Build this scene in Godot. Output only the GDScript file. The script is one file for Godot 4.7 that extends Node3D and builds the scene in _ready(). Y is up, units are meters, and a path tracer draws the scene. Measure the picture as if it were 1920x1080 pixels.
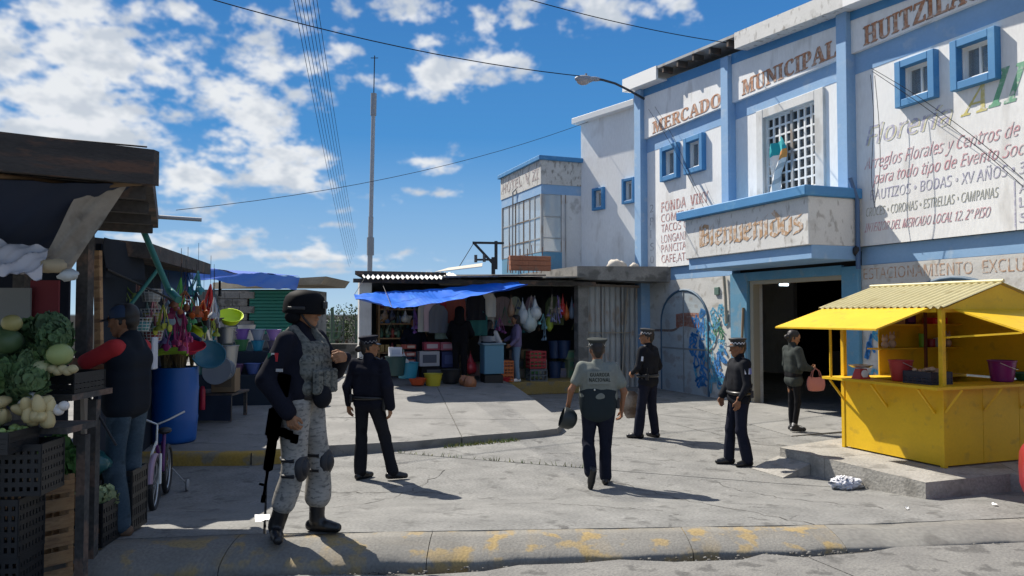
extends Node3D

# ---------------------------------------------------------------- mesh builder
class MB:
	var v := PackedVector3Array()
	var n := PackedVector3Array()
	var c := PackedColorArray()
	var ix := PackedInt32Array()
	var x := Transform3D()
	var col := Color(1, 1, 1)

	func vert(p: Vector3, nn: Vector3) -> int:
		v.push_back(x * p)
		n.push_back((x.basis * nn).normalized())
		c.push_back(col)
		return v.size() - 1

	# corners counter-clockwise as seen from outside
	func tri(a: Vector3, b: Vector3, d: Vector3):
		var nn := (b - a).cross(d - a).normalized()
		var i := vert(a, nn)
		vert(b, nn)
		vert(d, nn)
		ix.append_array([i, i + 2, i + 1])

	func quad(a: Vector3, b: Vector3, d: Vector3, e: Vector3):
		var nn := (d - a).cross(e - b).normalized()
		var i := vert(a, nn)
		vert(b, nn)
		vert(d, nn)
		vert(e, nn)
		ix.append_array([i, i + 2, i + 1, i, i + 3, i + 2])

	func hexa(p: Array):
		# p: bottom 4 (counter-clockwise from above), top 4
		quad(p[3], p[2], p[1], p[0])
		quad(p[4], p[5], p[6], p[7])
		for k in 4:
			var m := (k + 1) % 4
			quad(p[k], p[m], p[m + 4], p[k + 4])

	func box(ce: Vector3, s: Vector3, b := 0.0):
		var h := s * 0.5
		if b <= 0.0:
			hexa([ce + Vector3(-h.x, -h.y, h.z), ce + Vector3(h.x, -h.y, h.z), ce + Vector3(h.x, -h.y, -h.z), ce + Vector3(-h.x, -h.y, -h.z),
				ce + Vector3(-h.x, h.y, h.z), ce + Vector3(h.x, h.y, h.z), ce + Vector3(h.x, h.y, -h.z), ce + Vector3(-h.x, h.y, -h.z)])
			return
		b = minf(b, minf(h.x, minf(h.y, h.z)) * 0.9)
		var i := h - Vector3(b, b, b)
		# faces
		for s1 in [-1.0, 1.0]:
			var q := [Vector3(-i.x, -i.y, h.z), Vector3(i.x, -i.y, h.z), Vector3(i.x, i.y, h.z), Vector3(-i.x, i.y, h.z)]
			face(ce, q, Vector3(1, 1, s1), s1)
			q = [Vector3(h.x, -i.y, i.z), Vector3(h.x, -i.y, -i.z), Vector3(h.x, i.y, -i.z), Vector3(h.x, i.y, i.z)]
			face(ce, q, Vector3(s1, 1, 1), s1)
			q = [Vector3(-i.x, h.y, i.z), Vector3(i.x, h.y, i.z), Vector3(i.x, h.y, -i.z), Vector3(-i.x, h.y, -i.z)]
			face(ce, q, Vector3(1, s1, 1), s1)
		for sx in [-1.0, 1.0]:
			for sy in [-1.0, 1.0]:
				face(ce, [Vector3(h.x, i.y, i.z), Vector3(h.x, i.y, -i.z), Vector3(i.x, h.y, -i.z), Vector3(i.x, h.y, i.z)], Vector3(sx, sy, 1), sx * sy)
				face(ce, [Vector3(h.x, -i.y, i.z), Vector3(h.x, i.y, i.z), Vector3(i.x, i.y, h.z), Vector3(i.x, -i.y, h.z)], Vector3(sx, 1, sy), sx * sy)
				face(ce, [Vector3(i.x, h.y, i.z), Vector3(-i.x, h.y, i.z), Vector3(-i.x, i.y, h.z), Vector3(i.x, i.y, h.z)], Vector3(1, sx, sy), sx * sy)
				for sz in [-1.0, 1.0]:
					var m := Vector3(sx, sy, sz)
					if sx * sy * sz > 0:
						tri(ce + Vector3(h.x, i.y, i.z) * m, ce + Vector3(i.x, h.y, i.z) * m, ce + Vector3(i.x, i.y, h.z) * m)
					else:
						tri(ce + Vector3(h.x, i.y, i.z) * m, ce + Vector3(i.x, i.y, h.z) * m, ce + Vector3(i.x, h.y, i.z) * m)

	func face(ce: Vector3, q: Array, m: Vector3, s: float):
		if s > 0:
			quad(ce + q[0] * m, ce + q[1] * m, ce + q[2] * m, ce + q[3] * m)
		else:
			quad(ce + q[3] * m, ce + q[2] * m, ce + q[1] * m, ce + q[0] * m)

	# a box between two corners
	func span(a: Vector3, b: Vector3, bev := 0.0):
		box((a + b) * 0.5, (b - a).abs(), bev)

	# a square bar from a to b
	func bar(a: Vector3, b: Vector3, w: float, t: float, up := Vector3.UP):
		var z := (b - a)
		var l := z.length()
		z = z / l
		if absf(z.dot(up)) > 0.98:
			up = Vector3(1, 0, 0)
		var xx := up.cross(z).normalized()
		var yy := z.cross(xx)
		var keep := x
		x = x * Transform3D(Basis(xx, yy, z), (a + b) * 0.5)
		box(Vector3.ZERO, Vector3(w, t, l))
		x = keep

	func tube(pts: Array, rad, sides := 8, caps := true, flat := 1.0):
		var m := pts.size()
		var first := v.size()
		var up := Vector3.UP
		for k in m:
			var d: Vector3 = (pts[mini(k + 1, m - 1)] - pts[maxi(k - 1, 0)]).normalized()
			if k == 0 and absf(d.dot(up)) > 0.95:
				up = Vector3(0, 0, 1)
			var a := (up - d * up.dot(d)).normalized()
			up = a
			var b := d.cross(a)
			var r: float = rad[k] if rad is Array else rad
			for s in sides:
				var t := TAU * s / sides
				var o := a * cos(t) * flat + b * sin(t)
				vert(pts[k] + o * r, o)
		for k in m - 1:
			for s in sides:
				var i := first + k * sides + s
				var j := first + k * sides + (s + 1) % sides
				ix.append_array([i, i + sides, j, j, i + sides, j + sides])
		if caps:
			for e in [0, m - 1]:
				var d: Vector3 = (pts[1] - pts[0]).normalized() * -1.0 if e == 0 else (pts[m - 1] - pts[m - 2]).normalized()
				var ring := []
				for s in sides:
					ring.append(v[first + e * sides + s])
				var keep := x
				x = Transform3D()
				var dn := (keep.basis * d).normalized()
				var ci := vert(keep * (pts[e] as Vector3), dn)
				for s in sides:
					vert(ring[s], dn)
				x = keep
				for s in sides:
					var i := ci + 1 + s
					var j := ci + 1 + (s + 1) % sides
					if e == 0:
						ix.append_array([ci, i, j])
					else:
						ix.append_array([ci, j, i])

	# profile of Vector2(radius, height) from bottom to top, turned about y
	func lathe(prof: Array, seg := 16, o := Vector3.ZERO, wob := 0.0):
		var first := v.size()
		var m := prof.size()
		for k in m:
			var p: Vector2 = prof[k]
			var a: Vector2 = prof[maxi(k - 1, 0)]
			var b: Vector2 = prof[mini(k + 1, m - 1)]
			var t := (b - a).normalized()
			for s in seg + 1:
				var g := TAU * s / seg
				var r := p.x * (1.0 + wob * sin(g * 3.0 + k))
				vert(o + Vector3(cos(g) * r, p.y, sin(g) * r), Vector3(cos(g) * t.y, -t.x, sin(g) * t.y) + Vector3(0, 0.0001, 0))
		for k in m - 1:
			for s in seg:
				var i := first + k * (seg + 1) + s
				var j := i + seg + 1
				ix.append_array([i, i + 1, j, i + 1, j + 1, j])

	func ball(o: Vector3, r: Vector3, seg := 10, rings := 7, lump := 0.0, sd := 0):
		var first := v.size()
		for k in rings + 1:
			var e := PI * k / rings - PI / 2
			for s in seg + 1:
				var g := TAU * s / seg
				var d := Vector3(cos(e) * cos(g), sin(e), cos(e) * sin(g))
				var q := 1.0
				if lump > 0.0:
					q += lump * (sin(d.x * 5.0 + sd) * sin(d.y * 4.0 + sd * 2.1) + 0.6 * sin(d.z * 7.0 + sd * 0.7 + d.x * 3.0))
				vert(o + d * r * q, d / r)
		for k in rings:
			for s in seg:
				var i := first + k * (seg + 1) + s
				var j := i + seg + 1
				ix.append_array([i, i + 1, j, i + 1, j + 1, j])

	# closed outline in the xy plane (counter-clockwise seen from +z), drawn out from z0 to z1
	func prism(poly: PackedVector2Array, z0: float, z1: float, back := true):
		if Geometry2D.is_polygon_clockwise(poly):
			poly = poly.duplicate()
			poly.reverse()
		var t := Geometry2D.triangulate_polygon(poly)
		for k in range(0, t.size(), 3):
			var a := poly[t[k]]
			var b := poly[t[k + 1]]
			var d := poly[t[k + 2]]
			if (b - a).cross(d - a) < 0:
				var q := b
				b = d
				d = q
			tri(Vector3(a.x, a.y, z1), Vector3(b.x, b.y, z1), Vector3(d.x, d.y, z1))
			if back:
				tri(Vector3(a.x, a.y, z0), Vector3(d.x, d.y, z0), Vector3(b.x, b.y, z0))
		if z1 - z0 > 0.0001:
			for k in poly.size():
				var a := poly[k]
				var b := poly[(k + 1) % poly.size()]
				quad(Vector3(a.x, a.y, z0), Vector3(b.x, b.y, z0), Vector3(b.x, b.y, z1), Vector3(a.x, a.y, z1))

	# grid of points g[row][column], smooth; with thickness th a second skin below
	func sheet(g: Array, th := 0.0):
		var rows := g.size()
		var cols: int = g[0].size()
		for side in (2 if th > 0.0 else 1):
			var first := v.size()
			for r in rows:
				for k in cols:
					var du: Vector3 = g[r][mini(k + 1, cols - 1)] - g[r][maxi(k - 1, 0)]
					var dv: Vector3 = g[mini(r + 1, rows - 1)][k] - g[maxi(r - 1, 0)][k]
					var nn := dv.cross(du).normalized()
					if side == 1:
						nn = -nn
					vert(g[r][k] + nn * (th if side == 1 else 0.0), nn)
			for r in rows - 1:
				for k in cols - 1:
					var i := first + r * cols + k
					var j := i + cols
					if side == 0:
						ix.append_array([i, i + 1, j, i + 1, j + 1, j])
					else:
						ix.append_array([i, j, i + 1, i + 1, j, j + 1])

	func add_mesh(m: Mesh, t: Transform3D):
		for s in m.get_surface_count():
			var a := m.surface_get_arrays(s)
			var f := v.size()
			var pv: PackedVector3Array = a[Mesh.ARRAY_VERTEX]
			var pn: PackedVector3Array = a[Mesh.ARRAY_NORMAL]
			for k in pv.size():
				vert(t * pv[k], t.basis * pn[k])
			var pi = a[Mesh.ARRAY_INDEX]
			if pi == null or pi.size() == 0:
				for k in pv.size():
					ix.push_back(f + k)
			else:
				for k in pi:
					ix.push_back(f + k)

	func mesh(m: Material = null) -> ArrayMesh:
		var a := []
		a.resize(Mesh.ARRAY_MAX)
		a[Mesh.ARRAY_VERTEX] = v
		a[Mesh.ARRAY_NORMAL] = n
		a[Mesh.ARRAY_COLOR] = c
		a[Mesh.ARRAY_INDEX] = ix
		var am := ArrayMesh.new()
		am.add_surface_from_arrays(Mesh.PRIMITIVE_TRIANGLES, a)
		if m:
			am.surface_set_material(0, m)
		return am

# ---------------------------------------------------------------- nodes
var used := {}
var rng := RandomNumberGenerator.new()

func numbered(called: String) -> String:
	var k: int = used.get(called, -1) + 1
	used[called] = k
	return called if k == 0 else "%s_%03d" % [called, k]

func R(a: float, b: float) -> float:
	return rng.randf_range(a, b)

func meta(o: Node, label := "", category := "", group := "", kind := ""):
	if label: o.set_meta("label", label)
	if category: o.set_meta("category", category)
	if group: o.set_meta("group", group)
	if kind: o.set_meta("kind", kind)

func thing(called: String, label: String, category: String, at := Vector3.ZERO, turn := 0.0, group := "") -> Node3D:
	var o := Node3D.new()
	o.name = numbered(called)
	add_child(o)
	o.position = at
	o.rotation.y = turn
	meta(o, label, category, group)
	return o

func part(called: String, m: MB, mt: Material, parent: Node) -> MeshInstance3D:
	var o := MeshInstance3D.new()
	o.name = called
	o.mesh = m.mesh(mt)
	parent.add_child(o, true)
	return o

func again(called: String, ms: Mesh, parent: Node, t := Transform3D()) -> MeshInstance3D:
	var o := MeshInstance3D.new()
	o.name = called
	o.mesh = ms
	o.transform = t
	parent.add_child(o, true)
	return o

func single(called: String, m: MB, mt: Material, label: String, category: String, group := "", at := Vector3.ZERO, turn := 0.0) -> MeshInstance3D:
	var o := MeshInstance3D.new()
	o.name = numbered(called)
	o.mesh = m.mesh(mt)
	add_child(o)
	o.position = at
	o.rotation.y = turn
	meta(o, label, category, group)
	return o

func setting(called: String, m: MB, mt: Material) -> MeshInstance3D:
	var o := MeshInstance3D.new()
	o.name = called
	o.mesh = m.mesh(mt)
	add_child(o)
	meta(o, "", "", "", "structure")
	return o

func copy(o: Node3D, at: Vector3, turn := 0.0, label := "") -> Node3D:
	var r: Node3D = o.duplicate()
	r.name = numbered(String(o.name).get_slice("_0", 0))
	add_child(r)
	r.position = at
	r.rotation.y = turn
	if label: r.set_meta("label", label)
	return r

# ---------------------------------------------------------------- materials
var mats := {}

func lin(r: float, g: float, b: float) -> Color:
	return Color(r, g, b).linear_to_srgb()

# plain colour (linear values)
func pm(r: float, g: float, b: float, rough := 0.7, metal := 0.0) -> StandardMaterial3D:
	var key := "%.3f %.3f %.3f %.2f %.2f" % [r, g, b, rough, metal]
	if not mats.has(key):
		var m := StandardMaterial3D.new()
		m.albedo_color = lin(r, g, b)
		m.roughness = rough
		m.metallic = metal
		m.vertex_color_use_as_albedo = true
		if maxf(r, maxf(g, b)) < 0.06 and rough > 0.65:
			m.metallic_specular = 0.2
		mats[key] = m
	return mats[key]

var noise_cache := {}

func noise_bytes(size: int, sd: int, freq: float, kind := FastNoiseLite.TYPE_SIMPLEX_SMOOTH, oct := 5) -> PackedByteArray:
	var key := [size, sd, freq, kind, oct]
	if not noise_cache.has(key):
		var f := FastNoiseLite.new()
		f.seed = sd
		f.frequency = freq
		f.noise_type = kind
		f.fractal_octaves = oct
		var im := f.get_seamless_image(size, size)
		im.convert(Image.FORMAT_L8)
		noise_cache[key] = im.get_data()
	return noise_cache[key]

# surface: a..b blotches, grain, spots of colour s where a second noise passes th; metres per repeat
func surf(key: String, a: Color, b: Color, s: Color, th: float, metres: float, grain: float, rough: float, bump := 0.0, size := 512, sd := 1, stretch := Vector3.ONE, world := true, spot_freq := 0.012) -> StandardMaterial3D:
	if mats.has(key):
		return mats[key]
	var n1 := noise_bytes(size, sd % 2, 0.008)
	var n2 := noise_bytes(size, 7, 0.12, FastNoiseLite.TYPE_SIMPLEX_SMOOTH, 3)
	var n3 := noise_bytes(size, 13 + sd % 2, 0.02 if spot_freq > 0.015 and spot_freq < 0.04 else spot_freq, FastNoiseLite.TYPE_SIMPLEX_SMOOTH, 6)
	var out := PackedByteArray()
	out.resize(size * size * 3)
	# colours for 32 steps of blotch, 16 of spot and 16 of grain
	var lut := PackedByteArray()
	lut.resize(32 * 16 * 16 * 3)
	var at := 0
	for i in 32:
		for j in 16:
			for e in 16:
				var g := 1.0 + grain * (e / 7.5 - 1.0)
				var c := a.lerp(b, i / 31.0).lerp(s, j / 15.0 * 0.9)
				c = Color(clampf(c.r * g, 0, 1), clampf(c.g * g, 0, 1), clampf(c.b * g, 0, 1)).linear_to_srgb()
				lut[at] = c.r8
				lut[at + 1] = c.g8
				lut[at + 2] = c.b8
				at += 3
	# hairline cracks of old concrete
	var n4 := PackedByteArray()
	if key in ["concrete", "walk", "asphalt", "plinth"]:
		var fc := FastNoiseLite.new()
		fc.seed = sd
		fc.noise_type = FastNoiseLite.TYPE_CELLULAR
		fc.cellular_return_type = FastNoiseLite.RETURN_DISTANCE2_SUB
		fc.frequency = 0.011
		fc.fractal_type = FastNoiseLite.FRACTAL_NONE
		fc.domain_warp_enabled = true
		fc.domain_warp_amplitude = 38.0
		fc.domain_warp_frequency = 0.02
		var im4 := fc.get_seamless_image(size, size, false, false, 0.1, false)
		im4.convert(Image.FORMAT_L8)
		n4 = im4.get_data()
	var edge := PackedInt32Array()
	for k in 256:
		edge.push_back(int(15.99 * clampf((k / 255.0 - th) * 6.0, 0.0, 1.0)))
	at = 0
	for k in size * size:
		var g2 := n2[k]
		var q := edge[n3[k]]
		if q > 0 and q < 15:
			q = clampi(q + ((g2 - 128) >> 5), 0, 15)
		if n4.size() > 0:
			# worn patches between the blotches, and the cracks
			q = clampi(q + ((n3[(k * 5) % n3.size()] - 128) >> 6), 0, 15)
			if n4[k] < 1 and n3[k] > 112:
				g2 = g2 >> 3
				q = 15
		var l := (((n1[k] >> 3) * 16 + q) * 16 + (g2 >> 4)) * 3
		out[at] = lut[l]
		out[at + 1] = lut[l + 1]
		out[at + 2] = lut[l + 2]
		at += 3
	var im := Image.create_from_data(size, size, false, Image.FORMAT_RGB8, out)
	var m := StandardMaterial3D.new()
	m.albedo_texture = ImageTexture.create_from_image(im)
	m.roughness = rough
	if not world:
		m.metallic_specular = 0.2
	m.uv1_triplanar = true
	m.uv1_world_triplanar = world
	m.uv1_scale = Vector3.ONE / metres * stretch
	m.vertex_color_use_as_albedo = true
	if bump > 0.0:
		var h := PackedByteArray()
		h.resize(size * size)
		for k in size * size:
			h[k] = (n2[k] * 5 + n3[k] * 3) >> 3
		m.heightmap_enabled = true
		m.heightmap_scale = bump
		m.heightmap_texture = ImageTexture.create_from_image(Image.create_from_data(size, size, false, Image.FORMAT_L8, h))
	mats[key] = m
	return m

# worn paint lettering: paint with flakes through which the wall shows
func worn(key: String, paint: Color, wall: Color, th: float, sd := 3) -> StandardMaterial3D:
	return surf(key, paint, paint.lerp(wall, 0.35), wall, th, 0.9, 0.15, 0.85, 0.0, 128, sd, Vector3.ONE, true, 0.05)

func glass(r: float, g: float, b: float, a: float) -> StandardMaterial3D:
	var key := "glass %.2f %.2f %.2f %.2f" % [r, g, b, a]
	if not mats.has(key):
		var m := StandardMaterial3D.new()
		var c := lin(r, g, b)
		c.a = a
		m.albedo_color = c
		m.transparency = BaseMaterial3D.TRANSPARENCY_ALPHA
		m.roughness = 0.04
		mats[key] = m
	return mats[key]

func text_mesh(s: String, size: float, serif := false, bold := true, depth := 0.004, squash := 1.0) -> TextMesh:
	var f := SystemFont.new()
	f.font_names = PackedStringArray(["Droid Serif" if serif else "Droid Sans"])
	f.font_weight = 700 if bold else 400
	var t := TextMesh.new()
	t.text = s
	t.font = f
	t.font_size = 64
	t.pixel_size = size / 46.0
	t.depth = depth
	t.curve_step = 4.0
	t.horizontal_alignment = HORIZONTAL_ALIGNMENT_LEFT
	return t

# letters fitted between x0 and x1 with capital height hgt, baseline y
func letters(m: MB, s: String, x0: float, x1: float, y: float, hgt: float, z: float, serif := false, bold := true, shear := 0.0, rise := 0.0):
	var t := text_mesh(s, hgt, serif, bold)
	var b := t.get_aabb()
	var k := (x1 - x0) / maxf(b.size.x, 0.001)
	var xf := Transform3D(Basis(Vector3(k, rise * k, 0), Vector3(shear, 1, 0), Vector3(0, 0, 1)), Vector3(x0 - b.position.x * k, y - base_of(t), z))
	m.add_mesh(t, xf)

func base_of(t: TextMesh) -> float:
	# TextMesh centres its line; capitals of these fonts stand on the baseline of a plain H
	var h := text_mesh("H", 1.0)
	h.font = t.font
	h.pixel_size = t.pixel_size
	return h.get_aabb().position.y

# strokes of a broad-edged pen
func pen(m: MB, st: Array, o: Vector2, k: Vector2, nib: Vector2, z: float):
	for s in st:
		var a := o + Vector2(s[0], s[1]) * k
		var b := o + Vector2(s[2], s[3]) * k
		var poly := PackedVector2Array([a - nib, b - nib, b + nib, a + nib])
		m.prism(poly, z, z + 0.004, false)
# ---------------------------------------------------------------- setting
const TS := Vector3(0.3544, 0, 0.9351)     # along the market front, towards the street
const NS := Vector3(-0.9351, 0, 0.3544)    # out of the market front
const ORG := Vector3(3.507, 0, -20.588)

var M := {}

func kerb_q(x: float, z: float) -> float:
	return (-z - (5.73 + 0.1415 * x)) / 1.01

func gy(x: float, z: float) -> float:
	var q := kerb_q(x, z)
	var top := lerpf(0.24, 0.125, clampf((x + 2.0) / 5.0, 0, 1))
	return top * (1.0 - smoothstep(0.4, 2.7, q)) if q > 0.0 else 0.09

func island_y(x: float, z: float) -> float:
	return lerpf(0.15, 0.045, clampf((x + 2.6) / 3.3, 0, 1)) + 0.28 * clampf((-z - 11.0) / 6.5, 0, 1)

func build_sky(env: Environment):
	var W := 4096
	var H := 2048
	var n1 := FastNoiseLite.new()
	n1.seed = 11
	n1.frequency = 0.03
	n1.fractal_octaves = 5
	n1.fractal_gain = 0.62
	var n2 := FastNoiseLite.new()
	n2.seed = 4
	n2.frequency = 0.006
	n2.fractal_octaves = 3
	# clouds: centre and size in degrees (azimuth from straight ahead, height), strength
	var cl := []
	for b in [[60, 5, 70, 34, 1.0], [160, 15, 120, 34, 1.05], [260, 20, 80, 30, 1.0], [210, 100, 150, 62, 1.25], [330, 110, 60, 46, 1.05], [300, 20, 60, 30, .95], [40, 170, 130, 62, 1.2], [110, 235, 200, 56, 1.3],
		[290, 215, 70, 40, 0.7], [480, 120, 75, 38, 1.05], [560, 118, 60, 26, 1.1], [430, 165, 80, 50, 1.15], [490, 215, 95, 44, 1.15], [440, 250, 80, 22, .95], [420, 265, 60, 40, 1.05], [560, 285, 70, 30, 1.0], [520, 325, 80, 26, 1.1], [560, 340, 60, 18, 1.0],
		[340, 330, 70, 34, 1.2], [320, 300, 40, 20, .8], [555, 40, 70, 26, .75], [640, 85, 46, 24, .85], [650, 50, 50, 30, .65], [800, 15, 90, 26, .9], [960, 25, 120, 34, 1.0], [1120, 20, 120, 30, 1.0], [1200, 8, 90, 26, .9],
		[850, 130, 150, 24, 1.15], [930, 108, 80, 18, 1.0], [820, 160, 100, 16, .95], [800, 60, 80, 26, .6], [810, 300, 80, 17, 1.0], [780, 310, 40, 8, .7], [595, 420, 70, 9, .85], [600, 450, 40, 14, .75], [540, 478, 230, 11, .8], [560, 495, 160, 9, .7], [330, 445, 120, 26, 1.0],
		[330, 395, 80, 10, .6], [720, 375, 50, 14, .7], [840, 360, 50, 12, .55], [780, 355, 30, 8, .8], [650, 395, 40, 8, .5], [820, 484, 50, 7, .6], [-80, 60, 120, 40, 1.1], [-60, 260, 110, 60, 1.2], [300, 470, 60, 26, .9], [10, 45, 40, 26, .9], [610, 510, 60, 7, .6]]:
		var az := rad_to_deg(atan((b[0] - 960.0) / 1450.0))
		var el := rad_to_deg(atan((590.0 - b[1]) / 1450.0 * cos(deg_to_rad(az))))
		cl.append([az, el, b[2] / 1450.0 * 57.3 * 0.9, b[3] / 1450.0 * 57.3 * 1.1, b[4]])
	var big := Image.create_empty(512, 256, false, Image.FORMAT_RGB8)
	big.fill(Color(0.3, 0.3, 0.3))
	for ly in 128:
		for lx in 512:
			var az := lx / 512.0 * 360.0 - 180.0
			big.set_pixel(lx, ly, sky_at(az, 90.0 - ly / 256.0 * 180.0, cl if absf(az) < 50.0 and ly > 80 else [], n1, n2, false))
	big.resize(W, H, Image.INTERPOLATE_BILINEAR)
	var c0 := int(W / 2.0 - 38.0 / 360.0 * W)
	var c1 := int(W / 2.0 + 38.0 / 360.0 * W)
	var r0 := int(H / 2.0 - 25.0 / 180.0 * H)
	# near clouds by coarse cells, so that far ones cost nothing
	for cy in range(r0, H / 2 + 16, 16):
		for cx in range(c0, c1, 16):
			var az := (cx + 8.0) / W * 360.0 - 180.0
			var el := 90.0 - (cy + 8.0) / H * 180.0
			var near := []
			for b in cl:
				if absf(az - b[0]) < b[2] * 2.4 + 1.0 and absf(el - b[1]) < b[3] * 2.4 + 1.0:
					near.append(b)
			for y in range(cy, mini(cy + 16, H)):
				for x in range(cx, cx + 16):
					big.set_pixel(x, y, sky_at(x / float(W) * 360.0 - 180.0, 90.0 - y / float(H) * 180.0, near, n1, n2, true))
	var pan := PanoramaSkyMaterial.new()
	# straight ahead lies at the picture's edge
	var turned := Image.create_empty(W, H, false, Image.FORMAT_RGB8)
	turned.blit_rect(big, Rect2i(0, 0, W / 2, H), Vector2i(W / 2, 0))
	turned.blit_rect(big, Rect2i(W / 2, 0, W / 2, H), Vector2i(0, 0))
	pan.panorama = ImageTexture.create_from_image(turned)
	var sky := Sky.new()
	sky.sky_material = pan
	env.background_mode = Environment.BG_SKY
	env.sky = sky

func sky_at(az: float, el: float, cl: Array, n1: FastNoiseLite, n2: FastNoiseLite, _fine: bool) -> Color:
	var e := clampf(el / 90.0, 0.0, 1.0)
	var c := Color(0.56, 0.75, 0.89).lerp(Color(0.10, 0.36, 0.76), clampf(pow(el / 13.0, 0.62), 0, 1))
	c = c.lerp(Color(0.03, 0.155, 0.48), clampf((el - 8.0) / 22.0, 0, 1))
	c = c.lerp(Color(0.026, 0.11, 0.36), clampf((e - 0.3) / 0.5, 0, 1))
	# photographed clouds ahead, the same kind of sky all round
	var den := 0.0
	for b in cl:
		var dx: float = (az - b[0]) / b[2]
		var dy: float = (el - b[1]) / b[3]
		var q := dx * dx + dy * dy
		if q < 5.0:
			den = maxf(den, b[4] * exp(-q * 0.75))
	var out := clampf(maxf(absf(az) - 36.0, el - 24.0) / 6.0, 0.0, 1.0)
	# flat cloud layers seen at a slant: noise squeezed with height
	var k := 14.0 / (el + 9.0)
	var sx := az * 4.2
	var sy := el * 6.0 * (1.0 + k)
	if out > 0.0:
		var far := clampf(n2.get_noise_2d(sx * 0.9 + 900.0 * signf(az) * float(absf(az) > 179.0), sy * 0.9) * 2.0 + 0.55, 0.0, 1.15) * clampf(el / 6.0, 0, 1)
		den = lerpf(den, far, out)
	if den < 0.05:
		return c.linear_to_srgb()
	var f := n1.get_noise_2d(sx, sy)
	var g := n1.get_noise_2d(sx * 3.1 + 300.0, sy * 3.1)
	var d := smoothstep(0.36, 1.08, den * 0.97 + f * 0.98 + g * 0.5)
	if d <= 0.0:
		return c.linear_to_srgb()
	var lower := n1.get_noise_2d(sx + 5.0, sy - 9.0)
	var lit := clampf(0.88 + (lower - f) * 0.9 - maxf(0.0, den - 0.85) * 0.25, 0.5, 1.0)
	var w := Color(0.60, 0.66, 0.74).lerp(Color(0.93, 0.95, 0.97), clampf((lit - 0.42) / 0.5, 0, 1))
	return c.lerp(w, d * 0.95).linear_to_srgb()

func build_light():
	var cam := Camera3D.new()
	cam.name = "camera"
	add_child(cam)
	cam.position = Vector3(0, 1.9, 0)
	cam.rotation.x = atan(50.0 / 1450.0)
	cam.fov = rad_to_deg(2.0 * atan(540.0 / 1450.0))
	cam.far = 4000.0
	cam.current = true
	var we := WorldEnvironment.new()
	we.name = "world_environment"
	var env := Environment.new()
	env.tonemap_mode = Environment.TONE_MAPPER_LINEAR
	env.tonemap_exposure = 1.78
	env.background_energy_multiplier = 0.52
	env.sdfgi_enabled = true
	env.ssao_enabled = true
	env.ssil_enabled = true
	build_sky(env)
	we.environment = env
	add_child(we)
	var sun := DirectionalLight3D.new()
	sun.name = "sun"
	sun.light_energy = 1.35
	sun.light_angular_distance = 0.5
	sun.light_color = Color(1.0, 0.97, 0.92)
	sun.shadow_enabled = true
	add_child(sun)
	# light travels right, down and towards the camera
	sun.look_at_from_position(Vector3.ZERO, Vector3(0.478, -0.75, 0.457), Vector3.UP)

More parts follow.
